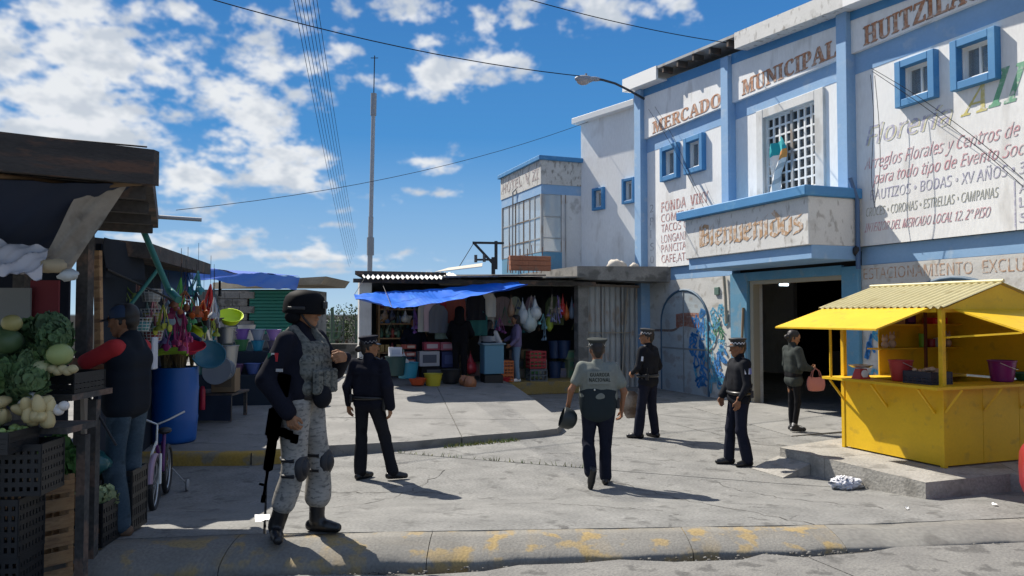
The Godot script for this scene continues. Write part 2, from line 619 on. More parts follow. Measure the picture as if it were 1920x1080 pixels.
func build_materials():
	M.concrete = surf("concrete", Color(0.15, 0.15, 0.143), Color(0.24, 0.238, 0.226), Color(0.105, 0.104, 0.098), 0.68, 5.3, 0.26, 0.92, 0.5, 1024, 21)
	M.walk = surf("walk", Color(0.18, 0.178, 0.168), Color(0.265, 0.26, 0.245), Color(0.125, 0.123, 0.116), 0.70, 4.1, 0.11, 0.92, 0.4, 512, 31)
	M.asphalt = surf("asphalt", Color(0.15, 0.146, 0.138), Color(0.21, 0.205, 0.19), Color(0.09, 0.088, 0.083), 0.62, 2.0, 0.2, 0.93, 0.6, 512, 41)
	M.kerb = surf("kerb", Color(0.15, 0.145, 0.132), Color(0.215, 0.207, 0.187), Color(0.31, 0.22, 0.085), 0.58, 1.9, 0.25, 0.92, 0.5, 512, 51, Vector3.ONE, true, 0.012)
	M.kerb_grey = surf("kerb_grey", Color(0.16, 0.155, 0.143), Color(0.22, 0.215, 0.195), Color(0.12, 0.115, 0.105), 0.63, 1.9, 0.2, 0.92, 0.5, 256, 52)
	M.kerb_yellow = surf("kerb_yellow", Color(0.40, 0.25, 0.04), Color(0.34, 0.23, 0.06), Color(0.2, 0.185, 0.15), 0.60, 1.3, 0.2, 0.9, 0.3, 256, 53)
	M.dirt = surf("dirt", Color(0.05, 0.047, 0.042), Color(0.10, 0.094, 0.083), Color(0.14, 0.13, 0.12), 0.62, 0.8, 0.35, 0.97, 0.8, 256, 61)
	M.white_wall = surf("white_wall", Color(0.74, 0.74, 0.725), Color(0.83, 0.83, 0.815), Color(0.58, 0.565, 0.54), 0.68, 3.7, 0.07, 0.9, 0.25, 512, 71, Vector3(1, 0.3, 1))
	M.dirty_wall = surf("dirty_wall", Color(0.60, 0.595, 0.57), Color(0.69, 0.68, 0.65), Color(0.30, 0.28, 0.25), 0.64, 1.9, 0.07, 0.9, 0.2, 512, 73, Vector3(1, 0.5, 1), true, 0.02)
	M.stain_wall = surf("stain_wall", Color(0.58, 0.58, 0.56), Color(0.68, 0.67, 0.64), Color(0.46, 0.44, 0.40), 0.60, 2.4, 0.08, 0.9, 0.2, 256, 75, Vector3(1, 0.5, 1))
	M.low_wall = surf("low_wall", Color(0.50, 0.495, 0.47), Color(0.62, 0.61, 0.58), Color(0.38, 0.36, 0.32), 0.62, 2.6, 0.1, 0.92, 0.3, 512, 76)
	M.blue_light = surf("blue_light", Color(0.20, 0.36, 0.57), Color(0.26, 0.42, 0.62), Color(0.36, 0.47, 0.59), 0.68, 2.2, 0.05, 0.75, 0.0, 256, 81)
	M.blue_dark = surf("blue_dark", Color(0.045, 0.20, 0.42), Color(0.06, 0.24, 0.48), Color(0.10, 0.28, 0.48), 0.68, 2.0, 0.05, 0.6, 0.0, 256, 83)
	M.blue_teal = surf("blue_teal", Color(0.085, 0.245, 0.38), Color(0.125, 0.30, 0.44), Color(0.2, 0.29, 0.35), 0.64, 1.6, 0.08, 0.7, 0.0, 256, 85)
	M.roof_dark = surf("roof_dark", Color(0.045, 0.042, 0.04), Color(0.10, 0.09, 0.08), Color(0.17, 0.11, 0.08), 0.6, 1.5, 0.3, 0.95, 0.5, 256, 91)
	M.wood = surf("wood", Color(0.30, 0.17, 0.08), Color(0.42, 0.26, 0.13), Color(0.2, 0.11, 0.06), 0.6, 0.7, 0.2, 0.85, 0.2, 256, 95, Vector3(1, 4, 1))
	M.cement = surf("cement", Color(0.17, 0.165, 0.155), Color(0.27, 0.26, 0.24), Color(0.09, 0.088, 0.08), 0.56, 1.8, 0.2, 0.95, 0.4, 256, 97)
	M.zinc = surf("zinc", Color(0.30, 0.31, 0.31), Color(0.40, 0.41, 0.41), Color(0.26, 0.2, 0.15), 0.63, 1.4, 0.08, 0.55, 0.0, 256, 99, Vector3(1, 0.4, 1))
	M.zinc.metallic = 0.25
	M.black = pm(0.012, 0.012, 0.014, 0.55)
	M.dark_metal = pm(0.03, 0.03, 0.032, 0.5, 0.3)
	M.steel = pm(0.55, 0.56, 0.57, 0.32, 0.9)
	M.white = pm(0.78, 0.78, 0.76, 0.6)
	M.yellow = surf("yellow", Color(0.66, 0.40, 0.004), Color(0.75, 0.475, 0.006), Color(0.5, 0.31, 0.02), 0.72, 1.3, 0.06, 0.55, 0.0, 256, 101, Vector3.ONE, true, 0.03)

# one slab: a polygon cut in strips so that it follows the fall of the ground
func slab(poly: PackedVector2Array, hfun: Callable, lift: float, parent: Node, mt: Material, called := "slab", skirt := 0.06):
	var m := MB.new()
	var lo := INF
	var hi := -INF
	for p in poly:
		lo = minf(lo, p.y)
		hi = maxf(hi, p.y)
	var z := floorf(lo / 1.2) * 1.2
	while z < hi:
		var step := 0.3 if z > -10.5 else 1.2
		var x0 := -60.0
		while x0 < 60.0:
			var wide := 1.0 if x0 >= -14.0 and x0 < 15.0 else 46.0
			var cell := PackedVector2Array([Vector2(x0, z), Vector2(x0 + wide, z), Vector2(x0 + wide, z + step), Vector2(x0, z + step)])
			x0 += wide
			for piece in Geometry2D.intersect_polygons(poly, cell):
				var t := Geometry2D.triangulate_polygon(piece)
				for k in range(0, t.size(), 3):
					var q := []
					for e in 3:
						var p: Vector2 = piece[t[k + e]]
						q.append(Vector3(p.x, hfun.call(p.x, p.y) + lift, p.y))
					if (q[1] - q[0]).cross(q[2] - q[0]).y < 0:
						m.tri(q[0], q[2], q[1])
					else:
						m.tri(q[0], q[1], q[2])
		z += step
	if not Geometry2D.is_polygon_clockwise(poly):
		poly.reverse()
	for k in poly.size():
		var a := poly[k]
		var b := poly[(k + 1) % poly.size()]
		var cnt := maxi(1, int((b - a).length() / 0.25))
		for e in cnt:
			var ea := a.lerp(b, e / float(cnt))
			var eb := a.lerp(b, (e + 1) / float(cnt))
			var pa := Vector3(ea.x, hfun.call(ea.x, ea.y) + lift - 0.001, ea.y)
			var pb := Vector3(eb.x, hfun.call(eb.x, eb.y) + lift - 0.001, eb.y)
			m.quad(pb - Vector3(0, skirt, 0), pa - Vector3(0, skirt, 0), pa, pb)
	return part(called, m, mt, parent)

func cut(polys: Array, a: Vector2, b: Vector2) -> Array:
	var d := (b - a).normalized() * 200.0
	var nn := Vector2(-d.y, d.x)
	var half := PackedVector2Array([a - d, b + d, b + d + nn, a - d + nn])
	var out := []
	for p in polys:
		out.append_array(Geometry2D.intersect_polygons(p, half))
		out.append_array(Geometry2D.clip_polygons(p, half))
	return out

# a jagged line between two points, as polygon band of given width
func build_ground():
	# the far land, falling away behind the market square
	var m := MB.new()
	var rows := []
	for d in [40.0, 20.0, 0.0, -8.0, -24.0, -34.0, -60.0, -140.0, -400.0, -1500.0]:
		var row := []
		for x in [-1500.0, -400.0, -100.0, -40.0, -20.0, 0.0, 20.0, 40.0, 100.0, 400.0, 1500.0]:
			var y := -0.12
			if d < -24.0:
				y = -0.12 - pow((-d - 24.0) * 0.02, 1.2) * 2.0
			row.append(Vector3(x, y, d))
		rows.append(row)
	m.sheet(rows)
	setting("ground", m, M.dirt)
	# road on the camera's side of the kerb
	var road := Node3D.new()
	road.name = "road"
	road.set_meta("kind", "structure")
	add_child(road)
	var line := func(q: float, x: float) -> Vector2: return Vector2(x, -(5.73 + 0.1415 * x + q * 1.01))
	var rp := [PackedVector2Array([line.call(-0.13, -40.0), line.call(-0.13, -2.6), line.call(-0.06, -1.6), line.call(-0.10, -1.2), line.call(-0.19, -0.7), line.call(-0.17, -0.2), line.call(-0.07, 0.05), line.call(-0.09, 0.5), line.call(-0.05, 0.8), line.call(-0.16, 1.2), line.call(-0.18, 1.7), line.call(-0.07, 1.9), line.call(-0.2, 2.2), line.call(-0.15, 2.7), line.call(-0.05, 3.0), line.call(-0.08, 3.6), line.call(-0.12, 40.0), Vector2(40, 30), Vector2(-40, 30)])]
	rp = cut(rp, Vector2(-1.55, -5.4), Vector2(-0.9, -4.4))
	rp = cut(rp, Vector2(2.3, -5.6), Vector2(2.9, -4.0))
	rp = cut(rp, Vector2(-1.2, -4.95), Vector2(5.2, -5.55))
	for p in rp:
		for o in Geometry2D.offset_polygon(p, -0.006):
			slab(o, func(_x, _z): return 0.09, 0.0, road, M.asphalt, "road_slab")
	m = MB.new()
	var gq := []
	for q in [-0.35, -0.16, -0.08, 0.0, 0.12]:
		var row := []
		for k in 61:
			var x := -12.0 + k * 0.4
			var p: Vector2 = line.call(q, x)
			row.append(Vector3(p.x, 0.03 + 0.03 * sin(k * 2.1 + q * 9.0) * sin(k * 0.7), p.y))
		gq.append(row)
	m.sheet(gq)
	part("gutter_bed", m, M.dirt, road)
	# kerb stones along the road
	var kerb := Node3D.new()
	kerb.name = "kerb"
	kerb.set_meta("kind", "structure")
	add_child(kerb)
	var ends := [-9.0, -6.2, -3.28, -2.05, -0.62, 1.38, 2.62, 4.4, 6.4, 9.0, 12.0]
	for e in ends.size() - 1:
		m = MB.new()
		var g := []
		var x0: float = ends[e] + 0.003
		var x1: float = ends[e + 1] - 0.003
		var prof := [[0.0, -0.02], [0.006, 0.42], [0.03, 0.58], [0.10, 0.72], [0.20, 0.86], [0.32, 0.96], [0.45, 1.0], [0.452, 0.2]]
		for pr in prof:
			var row := []
			for k in 13:
				var x: float = lerpf(x0, x1, k / 12.0)
				var wob := 0.012 * sin(x * 5.3) + 0.008 * sin(x * 13.0 + 1.0)
				var p: Vector2 = line.call(pr[0] + wob * float(pr[0] < 0.1), x)
				var top := lerpf(0.24, 0.125, clampf((x + 2.0) / 5.0, 0, 1))
				row.append(Vector3(p.x, lerpf(0.0, top + wob * 0.3, pr[1]), p.y))
			g.append(row)
		m.sheet(g)
		for s in [0, 12]:
			for r in prof.size() - 2:
				var a: Vector3 = g[r][s]
				var b: Vector3 = g[r + 1][s]
				var lowp := Vector3(b.x, 0, b.z)
				if s == 0:
					m.tri(a, lowp, b)
				else:
					m.tri(a, b, lowp)
		part("kerb_stone", m, M.kerb if e in [2, 3, 4, 5] else M.kerb_grey, kerb)
	# the square: concrete bays with open joints
	var square := Node3D.new()
	square.name = "square"
	square.set_meta("kind", "structure")
	add_child(square)
	var ps := [PackedVector2Array([line.call(0.46, -12.0), line.call(0.46, 14.0), Vector2(14, -30), Vector2(-12, -30)])]
	for l in [[Vector2(-1.67, -10.72), Vector2(3.54, -8.55)], [Vector2(-1.64, -10.9), Vector2(-0.72, -9.4)], [Vector2(-2.9, -9.2), Vector2(-1.9, -6.0)], [Vector2(1.6, -9.36), Vector2(0.95, -6.5)], [Vector2(0.75, -12.3), Vector2(4.2, -11.2)], [Vector2(3.2, -14.4), Vector2(5.4, -12.0)], [Vector2(-1.04, -9.35), Vector2(0.78, -9.3)]]:
		if l[0] == Vector2(-1.04, -9.35) or l[0] == Vector2(1.6, -9.36) or l[0] == Vector2(-1.64, -10.9):
			continue
		ps = cut(ps, l[0], l[1])
	for p in ps:
		for o in Geometry2D.offset_polygon(p, -0.011):
			slab(o, gy, 0.0, square, M.concrete)
	# cracks filled with dirt
	rng.seed = 17
	for q in [[-0.7, -9.6, -1.9, -6.9], [0.9, -9.0, 2.6, -6.6], [2.2, -8.8, 3.4, -7.2], [-0.2, -7.6, 1.4, -7.2], [3.0, -11.8, 5.6, -12.6], [2.6, -14.0, 4.2, -10.6], [-2.6, -8.6, -0.6, -8.1], [0.4, -10.6, 2.4, -10.2]]:
		m = MB.new()
		var p0 := Vector2(q[0], q[1])
		var p1 := Vector2(q[2], q[3])
		var nn := (p1 - p0).orthogonal().normalized()
		var prev := p0
		for k in 26:
			var t := (k + 1) / 26.0
			var p := p0.lerp(p1, t) + nn * (R(-0.05, 0.05) + 0.12 * sin(t * 5.0 + q[0]))
			var w := nn * R(0.002, 0.007)
			var c := []
			for e in [prev - w, prev + w, p + w, p - w]:
				c.append(Vector3(e.x, gy(e.x, e.y) + 0.0035, e.y))
			m.quad(c[0], c[1], c[2], c[3])
			prev = p
		part("crack", m, M.dirt, square)
	m = MB.new()
	var base := PackedVector2Array([line.call(0.3, -12.0), line.call(0.3, 14.0), Vector2(14, -30), Vector2(-12, -30)])
	slab(base, gy, -0.045, square, M.dirt, "joint_bed", 0.01)
	# raised walk in front of the shops with its painted kerb
	var walk := Node3D.new()
	walk.name = "pavement"
	walk.set_meta("kind", "structure")
	add_child(walk)
	var edge := PackedVector2Array([Vector2(-8.5, -9.55), Vector2(-4.25, -9.85), Vector2(-3.3, -9.88), Vector2(-2.9, -10.02), Vector2(-2.58, -10.38), Vector2(-1.43, -10.97), Vector2(-0.4, -11.62), Vector2(0.4, -12.05), Vector2(0.72, -12.3), Vector2(0.82, -12.7), Vector2(0.74, -13.6), Vector2(0.42, -15.4), Vector2(0.05, -17.2), Vector2(-0.19, -18.2), Vector2(-0.3, -19.0), Vector2(-0.3, -24.0), Vector2(-14, -24.0), Vector2(-14, -9.4)])
	var wp := [edge]
	wp = cut(wp, Vector2(-6.0, -12.35), Vector2(-0.6, -12.9))
	wp = cut(wp, Vector2(-2.6, -10.4), Vector2(-3.1, -12.6))
	wp = cut(wp, Vector2(-0.75, -11.5), Vector2(-1.3, -14.8))
	wp = cut(wp, Vector2(-6.0, -15.1), Vector2(0.4, -15.6))
	for p in wp:
		for o in Geometry2D.offset_polygon(p, -0.007):
			slab(o, island_y, 0.0, walk, M.walk, "slab", 0.5)
	for k in 4:
		var a := edge[k]
		var b := edge[k + 1]
		m = MB.new()
		var d := (b - a).normalized()
		var out := Vector2(-d.y, d.x)
		if out.y < 0: out = -out
		var g := []
		for pr in [[0.075, 0.0], [0.07, 0.10], [0.045, 0.145], [0.0, 0.157], [-0.10, 0.158]]:
			var row := []
			for e in 7:
				var p: Vector2 = a.lerp(b, e / 6.0) + out * float(pr[0])
				row.append(Vector3(p.x, pr[1] * island_y(p.x, p.y) / 0.15, p.y))
			g.append(row)
		m.sheet(g)
		part("kerb_stone", m, M.kerb_yellow, walk)
	# grass in the joint at the foot of the walk
	m = MB.new()
	rng.seed = 5
	for k in 420:
		var t := R(0, 1)
		var a := Vector2(-0.95, -11.2).lerp(Vector2(0.1, -11.82), t)
		if k > 330:
			a = Vector2(-1.7, -10.78).lerp(Vector2(1.2, -9.55), R(0, 1))
		var p := Vector3(a.x + R(-0.04, 0.04), gy(a.x, a.y), a.y + R(0.02, 0.14) * (1.0 if k <= 330 else 0.15))
		var h := R(0.02, 0.075)
		var w := Vector3(R(-1, 1), 0, R(-1, 1)).normalized() * 0.006
		var tip := p + Vector3(R(-0.04, 0.04), h, R(-0.04, 0.04))
		m.col = Color(R(0.09, 0.2), R(0.13, 0.2), R(0.02, 0.04))
		m.tri(p - w, p + w, tip)
	var gr := single("grass_tufts", m, pm(1, 1, 1, 0.9), "short green and dry grass growing along the joint below the raised walk", "grass")
	gr.set_meta("kind", "stuff")
	# rubble in the gutter
	m = MB.new()
	for k in 700:
		var x := R(-2.6, 4.6)
		var p: Vector2 = line.call(R(-0.34, -0.02), x)
		var s := R(0.004, 0.016)
		var q := R(0.05, 0.2)
		m.col = Color(q, q * 0.97, q * 0.9)
		m.ball(Vector3(p.x, 0.07 + s * 0.3, p.y), Vector3(s, s * 0.6, s * R(0.7, 1.3)), 5, 3, 0.2, k)
	var ru := single("gutter_rubble", m, pm(1, 1, 1, 0.95), "grey pebbles and broken concrete crumbs lying in the gutter along the kerb", "rubble")
	ru.set_meta("kind", "stuff")
# ---------------------------------------------------------------- market hall
# wall in the xy plane with rectangular holes [x0,y0,x1,y1]; top may fall from ya to yb
func wall_holes(m: MB, x0: float, x1: float, y0: float, ya: float, yb: float, holes: Array, z: float, th: float):
	var xs := [x0, x1]
	var ys := [y0]
	for h in holes:
		for q in [h[0], h[2]]:
			if not xs.has(q): xs.append(q)
		for q in [h[1], h[3]]:
			if not ys.has(q): ys.append(q)
	xs.sort()
	ys.sort()
	ys.append(1e9)
	for i in xs.size() - 1:
		for j in ys.size() - 1:
			var c := Vector2((xs[i] + xs[i + 1]) / 2, minf((ys[j] + ys[j + 1]) / 2, ys[j] + 0.001))
			var inside := false
			for h in holes:
				if c.x > h[0] and c.x < h[2] and c.y > h[1] - 0.0001 and c.y < h[3] - 0.0001:
					inside = true
			if inside:
				continue
			var ta := minf(ys[j + 1], lerpf(ya, yb, (xs[i] - x0) / (x1 - x0)))
			var tb := minf(ys[j + 1], lerpf(ya, yb, (xs[i + 1] - x0) / (x1 - x0)))
			m.quad(Vector3(xs[i], ys[j], z), Vector3(xs[i + 1], ys[j], z), Vector3(xs[i + 1], tb, z), Vector3(xs[i], ta, z))
			m.quad(Vector3(xs[i + 1], ys[j], z - th), Vector3(xs[i], ys[j], z - th), Vector3(xs[i], ta, z - th), Vector3(xs[i + 1], tb, z - th))
	for h in holes:
		m.quad(Vector3(h[0], h[1], z), Vector3(h[2], h[1], z), Vector3(h[2], h[1], z - th), Vector3(h[0], h[1], z - th))
		m.quad(Vector3(h[0], h[3], z - th), Vector3(h[2], h[3], z - th), Vector3(h[2], h[3], z), Vector3(h[0], h[3], z))
		m.quad(Vector3(h[0], h[1], z - th), Vector3(h[0], h[3], z - th), Vector3(h[0], h[3], z), Vector3(h[0], h[1], z))
		m.quad(Vector3(h[2], h[1], z), Vector3(h[2], h[3], z), Vector3(h[2], h[3], z - th), Vector3(h[2], h[1], z - th))

func small_window(p: Node, s0: float, h0: float, s1: float, h1: float, fr: float, deep := 0.12, wide := 0.12):
	var w := Node3D.new()
	w.name = "window"
	p.add_child(w, true)
	var a := MB.new()
	# painted surround of four bars mitred as boxes butted end to end
	a.span(Vector3(s0, h0, -0.02), Vector3(s0 + wide, h1, deep), 0.008)
	a.span(Vector3(s1 - wide, h0, -0.02), Vector3(s1, h1, deep), 0.008)
	a.span(Vector3(s0 + wide, h0, -0.02), Vector3(s1 - wide, h0 + wide, deep - 0.003), 0.008)
	a.span(Vector3(s0 + wide, h1 - wide, -0.02), Vector3(s1 - wide, h1, deep - 0.003), 0.008)
	part("surround", a, M.blue_dark, w)
	var b := MB.new()
	var i0 := s0 + wide
	var i1 := s1 - wide
	var j0 := h0 + wide
	var j1 := h1 - wide
	var e := 0.05
	b.span(Vector3(i0, j0, -0.1), Vector3(i0 + e, j1, -0.05))
	b.span(Vector3(i1 - e, j0, -0.1), Vector3(i1, j1, -0.05))
	b.span(Vector3(i0 + e, j1 - e, -0.1), Vector3(i1 - e, j1, -0.053))
	b.span(Vector3(i0 + e, j0, -0.1), Vector3(i1 - e, j0 + e, -0.053))
	b.span(Vector3((i0 + i1) / 2 - 0.015, j0 + e, -0.1), Vector3((i0 + i1) / 2 + 0.015, j1 - e, -0.06))
	part("frame", b, M.white, w)
	var g := MB.new()
	g.span(Vector3(i0 + e, j0 + e, -0.09), Vector3(i1 - e, j1 - e, -0.084))
	part("pane", g, glass(0.3, 0.34, 0.36, 0.35), w)
	var k := MB.new()
	k.span(Vector3(i0 + fr, j0 + 0.001, -0.049), Vector3(i1 - 0.002, j0 + 0.04, 0.03), 0.006)
	part("sill", k, M.white, w)

func pillar(p: Node, s0: float, s1: float, top: float, mt: Material, n := 0.2, bot := 0.0):
	var a := MB.new()
	a.span(Vector3(s0, bot, -0.25), Vector3(s1, top, n), 0.012)
	part("pillar", a, mt, p)

# freehand ribbon of paint on a wall
func ribbon(m: MB, pts: Array, w: float, z: float):
	for k in pts.size() - 1:
		var a: Vector2 = pts[k]
		var b: Vector2 = pts[k + 1]
		var d := (b - a)
		if d.length() < 0.001:
			continue
		var nn := Vector2(-d.y, d.x).normalized() * w * 0.5
		a -= d.normalized() * w * 0.2
		b += d.normalized() * w * 0.2
		m.prism(PackedVector2Array([a - nn, b - nn, b + nn, a + nn]), z, z, false)

func curve_pts(ctrl: Array, n := 6) -> Array:
	var out := []
	for k in ctrl.size() - 1:
		var p0: Vector2 = ctrl[maxi(k - 1, 0)]
		var p1: Vector2 = ctrl[k]
		var p2: Vector2 = ctrl[k + 1]
		var p3: Vector2 = ctrl[mini(k + 2, ctrl.size() - 1)]
		for e in n:
			out.append(p1.cubic_interpolate(p2, p0, p3, e / float(n)))
	out.append(ctrl[-1])
	return out

func roof_low(s: float) -> float:
	return 7.90 - 0.081 * s

func build_market():
	var mk := thing("market_building", "two storey white market hall with blue trim, painted lettering and a balcony over the door", "building", ORG, 0.0)
	mk.transform = Transform3D(Basis(TS, Vector3.UP, NS), ORG)
	var a := MB.new()
	var wins := [[1.02, 5.27, 1.80, 6.15], [2.09, 5.27, 2.87, 6.15], [8.35, 5.32, 9.11, 6.09], [9.39, 5.32, 10.14, 6.09], [10.9, 5.32, 11.66, 6.09]]
	var holes := []
	for w in wins:
		holes.append([w[0] + 0.12, w[1] + 0.12, w[2] - 0.12, w[3] - 0.12])
	holes.append([4.93, 4.36, 6.42, 5.98])
	wall_holes(a, 0.0, 14.0, 3.1, 8.0, 6.85, holes, 0.0, 0.22)
	part("upper_wall", a, M.white_wall, mk)
	for w in wins:
		small_window(mk, w[0], w[1], w[2], w[3], 0.12)
	# ground floor with the doorway
	a = MB.new()
	wall_holes(a, -0.1, 14.0, -0.3, 2.77, 2.77, [[4.42, -0.3, 7.02, 2.62]], -0.06, 0.25)
	part("lower_wall", a, M.low_wall, mk)
	a = MB.new()
	a.span(Vector3(0.22, 2.77, -0.3), Vector3(3.7, 3.1, -0.075), 0.006)
	part("lower_band", a, M.blue_light, mk)
	a = MB.new()
	a.span(Vector3(7.4, 2.77, -0.3), Vector3(14.0, 3.1, -0.075), 0.006)
	part("lower_band", a, M.blue_light, mk)
	# upper band and lettered panels
	for q in [[0.22, 3.71], [3.98, 7.15], [7.4, 13.6]]:
		a = MB.new()
		a.span(Vector3(q[0], 6.18, -0.05), Vector3(q[1], 6.55, 0.006), 0.0)
		part("upper_band", a, M.blue_light, mk)
		a = MB.new()
		var t0: float = 7.70 - 0.075 * q[0]
		var t1: float = 7.70 - 0.075 * q[1]
		a.prism(PackedVector2Array([Vector2(q[0], 6.55), Vector2(q[1], 6.55), Vector2(q[1], t1), Vector2(q[0], t0)]), -0.05, 0.086)
		part("sign_panel", a, M.white_wall, mk)
		a = MB.new()
		a.prism(PackedVector2Array([Vector2(q[0], t0), Vector2(q[1], t1), Vector2(q[1], roof_low(q[1]) + 0.05), Vector2(q[0], roof_low(q[0]) + 0.05)]), -0.05, 0.1)
		part("eaves_beam", a, M.blue_dark, mk)
	pillar(mk, -0.12, 0.22, roof_low(0.1), M.blue_light)
	pillar(mk, 3.71, 3.98, roof_low(3.8), M.blue_light, 0.2, 4.0)
	pillar(mk, 7.15, 7.40, roof_low(7.2), M.blue_light, 0.2, 4.05)
	pillar(mk, 13.6, 13.9, roof_low(13.7), M.blue_light)
	# roof with a deep edge; the edge board is gone between the corner and the second pillar
	for q in [[-0.35, 14.2]]:
		a = MB.new()
		var p := []
		for z in [0.40, -9.0]:
			for e in [[q[0], 0.27], [q[1], 0.27]]:
				p.append(Vector3(e[0], roof_low(e[0]) + e[1], z))
		a.hexa([p[0], p[1], p[3], p[2], p[0] + Vector3(0, 0.06, 0), p[1] + Vector3(0, 0.06, 0), p[3] + Vector3(0, 0.06, 0), p[2] + Vector3(0, 0.06, 0)])
		part("roof", a, M.zinc, mk)
	for q in [[-0.35, 1.38], [4.52, 7.55], [7.552, 14.2]]:
		a = MB.new()
		a.prism(PackedVector2Array([Vector2(q[0], roof_low(q[0])), Vector2(q[1], roof_low(q[1])), Vector2(q[1], roof_low(q[1]) + 0.34), Vector2(q[0], roof_low(q[0]) + 0.34)]), 0.36, 0.42)
		a.hexa([Vector3(q[0], roof_low(q[0]), 0.36), Vector3(q[1], roof_low(q[1]), 0.36), Vector3(q[1], roof_low(q[1]), 0.1), Vector3(q[0], roof_low(q[0]), 0.1),
			Vector3(q[0], roof_low(q[0]) + 0.03, 0.36), Vector3(q[1], roof_low(q[1]) + 0.03, 0.36), Vector3(q[1], roof_low(q[1]) + 0.03, 0.1), Vector3(q[0], roof_low(q[0]) + 0.03, 0.1)])
		part("fascia", a, M.dirty_wall if q[0] > 4.0 and q[0] < 5.0 else M.white, mk)
	for k in 5:
		a = MB.new()
		var s := 1.6 + k * 0.65
		a.span(Vector3(s, roof_low(s) + 0.12, 0.1), Vector3(s + 0.06, roof_low(s) + 0.26, 0.38))
		part("rafter", a, M.roof_dark, mk)
	# barred window over the balcony
	var bw := Node3D.new()
	bw.name = "window"
	mk.add_child(bw, true)
	a = MB.new()
	a.span(Vector3(4.72, 4.15, -0.05), Vector3(4.93, 6.17, 0.05), 0.01)
	a.span(Vector3(6.42, 4.15, -0.05), Vector3(6.66, 6.17, 0.05), 0.01)
	a.span(Vector3(4.93, 5.98, -0.05), Vector3(6.42, 6.17, 0.047), 0.01)
	part("surround", a, M.stain_wall, bw)
	a = MB.new()
	a.span(Vector3(4.93, 4.36, -0.15), Vector3(6.42, 5.98, -0.144))
	part("pane", a, glass(0.1, 0.11, 0.12, 0.75), bw)
	for k in 9:
		var s := 4.95 + k * 0.18
		a = MB.new()
		var w := 0.022 if k != 4 else 0.034
		a.span(Vector3(s - w, 4.36, -0.1), Vector3(s + w, 5.98, -0.07 if k != 4 else -0.06))
		part("bar", a, M.white if k != 4 else M.zinc, bw)
	for k in 9:
		a = MB.new()
		var y := 4.38 + k * 0.197
		a.span(Vector3(4.93, y - 0.017, -0.11), Vector3(6.42, y + 0.017, -0.073))
		part("bar", a, M.white, bw)
	# balcony
	var bal := Node3D.new()
	bal.name = "balcony"
	mk.add_child(bal, true)
	a = MB.new()
	a.span(Vector3(3.72, 3.10, 0.0), Vector3(7.47, 3.94, 1.15), 0.01)
	part("parapet", a, M.dirty_wall, bal)
	a = MB.new()
	a.span(Vector3(3.55, 3.94, -0.0), Vector3(7.53, 4.12, 1.27), 0.015)
	part("coping", a, M.blue_dark, bal)
	a = MB.new()
	a.span(Vector3(3.76, 2.86, 0.0), Vector3(7.47, 3.10, 1.09), 0.01)
	part("edge_beam", a, M.blue_light, bal)
	# pen lettering
	a = MB.new()
	var mi := func(x: float) -> Array: return [[x, 1, x, 0.02], [x - 0.08, 0.9, x, 1.02], [x, 0.0, x + 0.1, 0.1]]
	var gl := {
		"B": [0.72, [[0, 1.45, 0, 0.05], [0.18, 1.4, 0.18, 0.1], [0.18, 1.4, 0.48, 1.3], [0.48, 1.3, 0.48, 0.85], [0.2, 0.72, 0.5, 0.8], [0.5, 0.72, 0.5, 0.15], [0, 0.02, 0.5, 0.12]]],
		"i": [0.34, mi.call(0.05) + [[0.03, 1.25, 0.1, 1.32]]],
		"e": [0.52, [[0, 0.88, 0, 0.15], [0, 0.15, 0.2, 0.0], [0.2, 0, 0.36, 0.14], [0, 0.88, 0.3, 1.0], [0.3, 1, 0.33, 0.62], [0.33, 0.62, 0.02, 0.5]]],
		"n": [0.64, mi.call(0.05) + mi.call(0.42) + [[0.05, 0.85, 0.4, 1.0]]],
		"v": [0.64, mi.call(0.05) + mi.call(0.42) + [[0.05, 0.1, 0.4, 0.0]]],
		"d": [0.6, [[0, 0.85, 0, 0.15], [0, 0.15, 0.22, 0.0], [0, 0.85, 0.3, 1.0], [0.08, 1.5, 0.42, 1.02], [0.42, 1.02, 0.42, 0.12], [0.22, 0.0, 0.42, 0.12]]],
		"o": [0.58, [[0, 0.85, 0, 0.15], [0, 0.15, 0.24, 0.0], [0, 0.85, 0.3, 1.0], [0.38, 0.92, 0.38, 0.12], [0.24, 0.0, 0.38, 0.12]]],
		"s": [0.5, [[0.34, 1.0, 0.05, 0.86], [0.05, 0.86, 0.05, 0.6], [0.05, 0.6, 0.34, 0.42], [0.34, 0.42, 0.34, 0.12], [0.34, 0.12, 0.0, 0.0]]]}
	var ox := 0.0
	for ch in "Bienvenidos":
		pen(a, gl[ch][1], Vector2(4.30 + ox, 3.33), Vector2(0.50, 0.30), Vector2(0.042, 0.028), 1.152)
		ox += gl[ch][0] * 0.50 + 0.005
	part("lettering", a, worn("bienv", Color(0.42, 0.22, 0.08), Color(0.66, 0.62, 0.57), 0.52), bal)
	# roof sign lettering: pale backing letters and darker faces
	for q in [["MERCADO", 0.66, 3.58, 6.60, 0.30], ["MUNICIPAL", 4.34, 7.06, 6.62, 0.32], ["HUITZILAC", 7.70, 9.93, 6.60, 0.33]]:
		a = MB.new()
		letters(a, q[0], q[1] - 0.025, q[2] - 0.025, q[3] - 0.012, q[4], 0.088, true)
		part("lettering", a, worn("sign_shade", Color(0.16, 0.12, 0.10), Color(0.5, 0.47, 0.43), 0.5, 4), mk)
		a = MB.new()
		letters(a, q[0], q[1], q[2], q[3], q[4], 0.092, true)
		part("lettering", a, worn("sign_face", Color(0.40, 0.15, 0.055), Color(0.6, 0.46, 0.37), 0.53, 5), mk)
	var red := worn("wall_red", Color(0.36, 0.11, 0.095), Color(0.66, 0.62, 0.60), 0.5, 6)
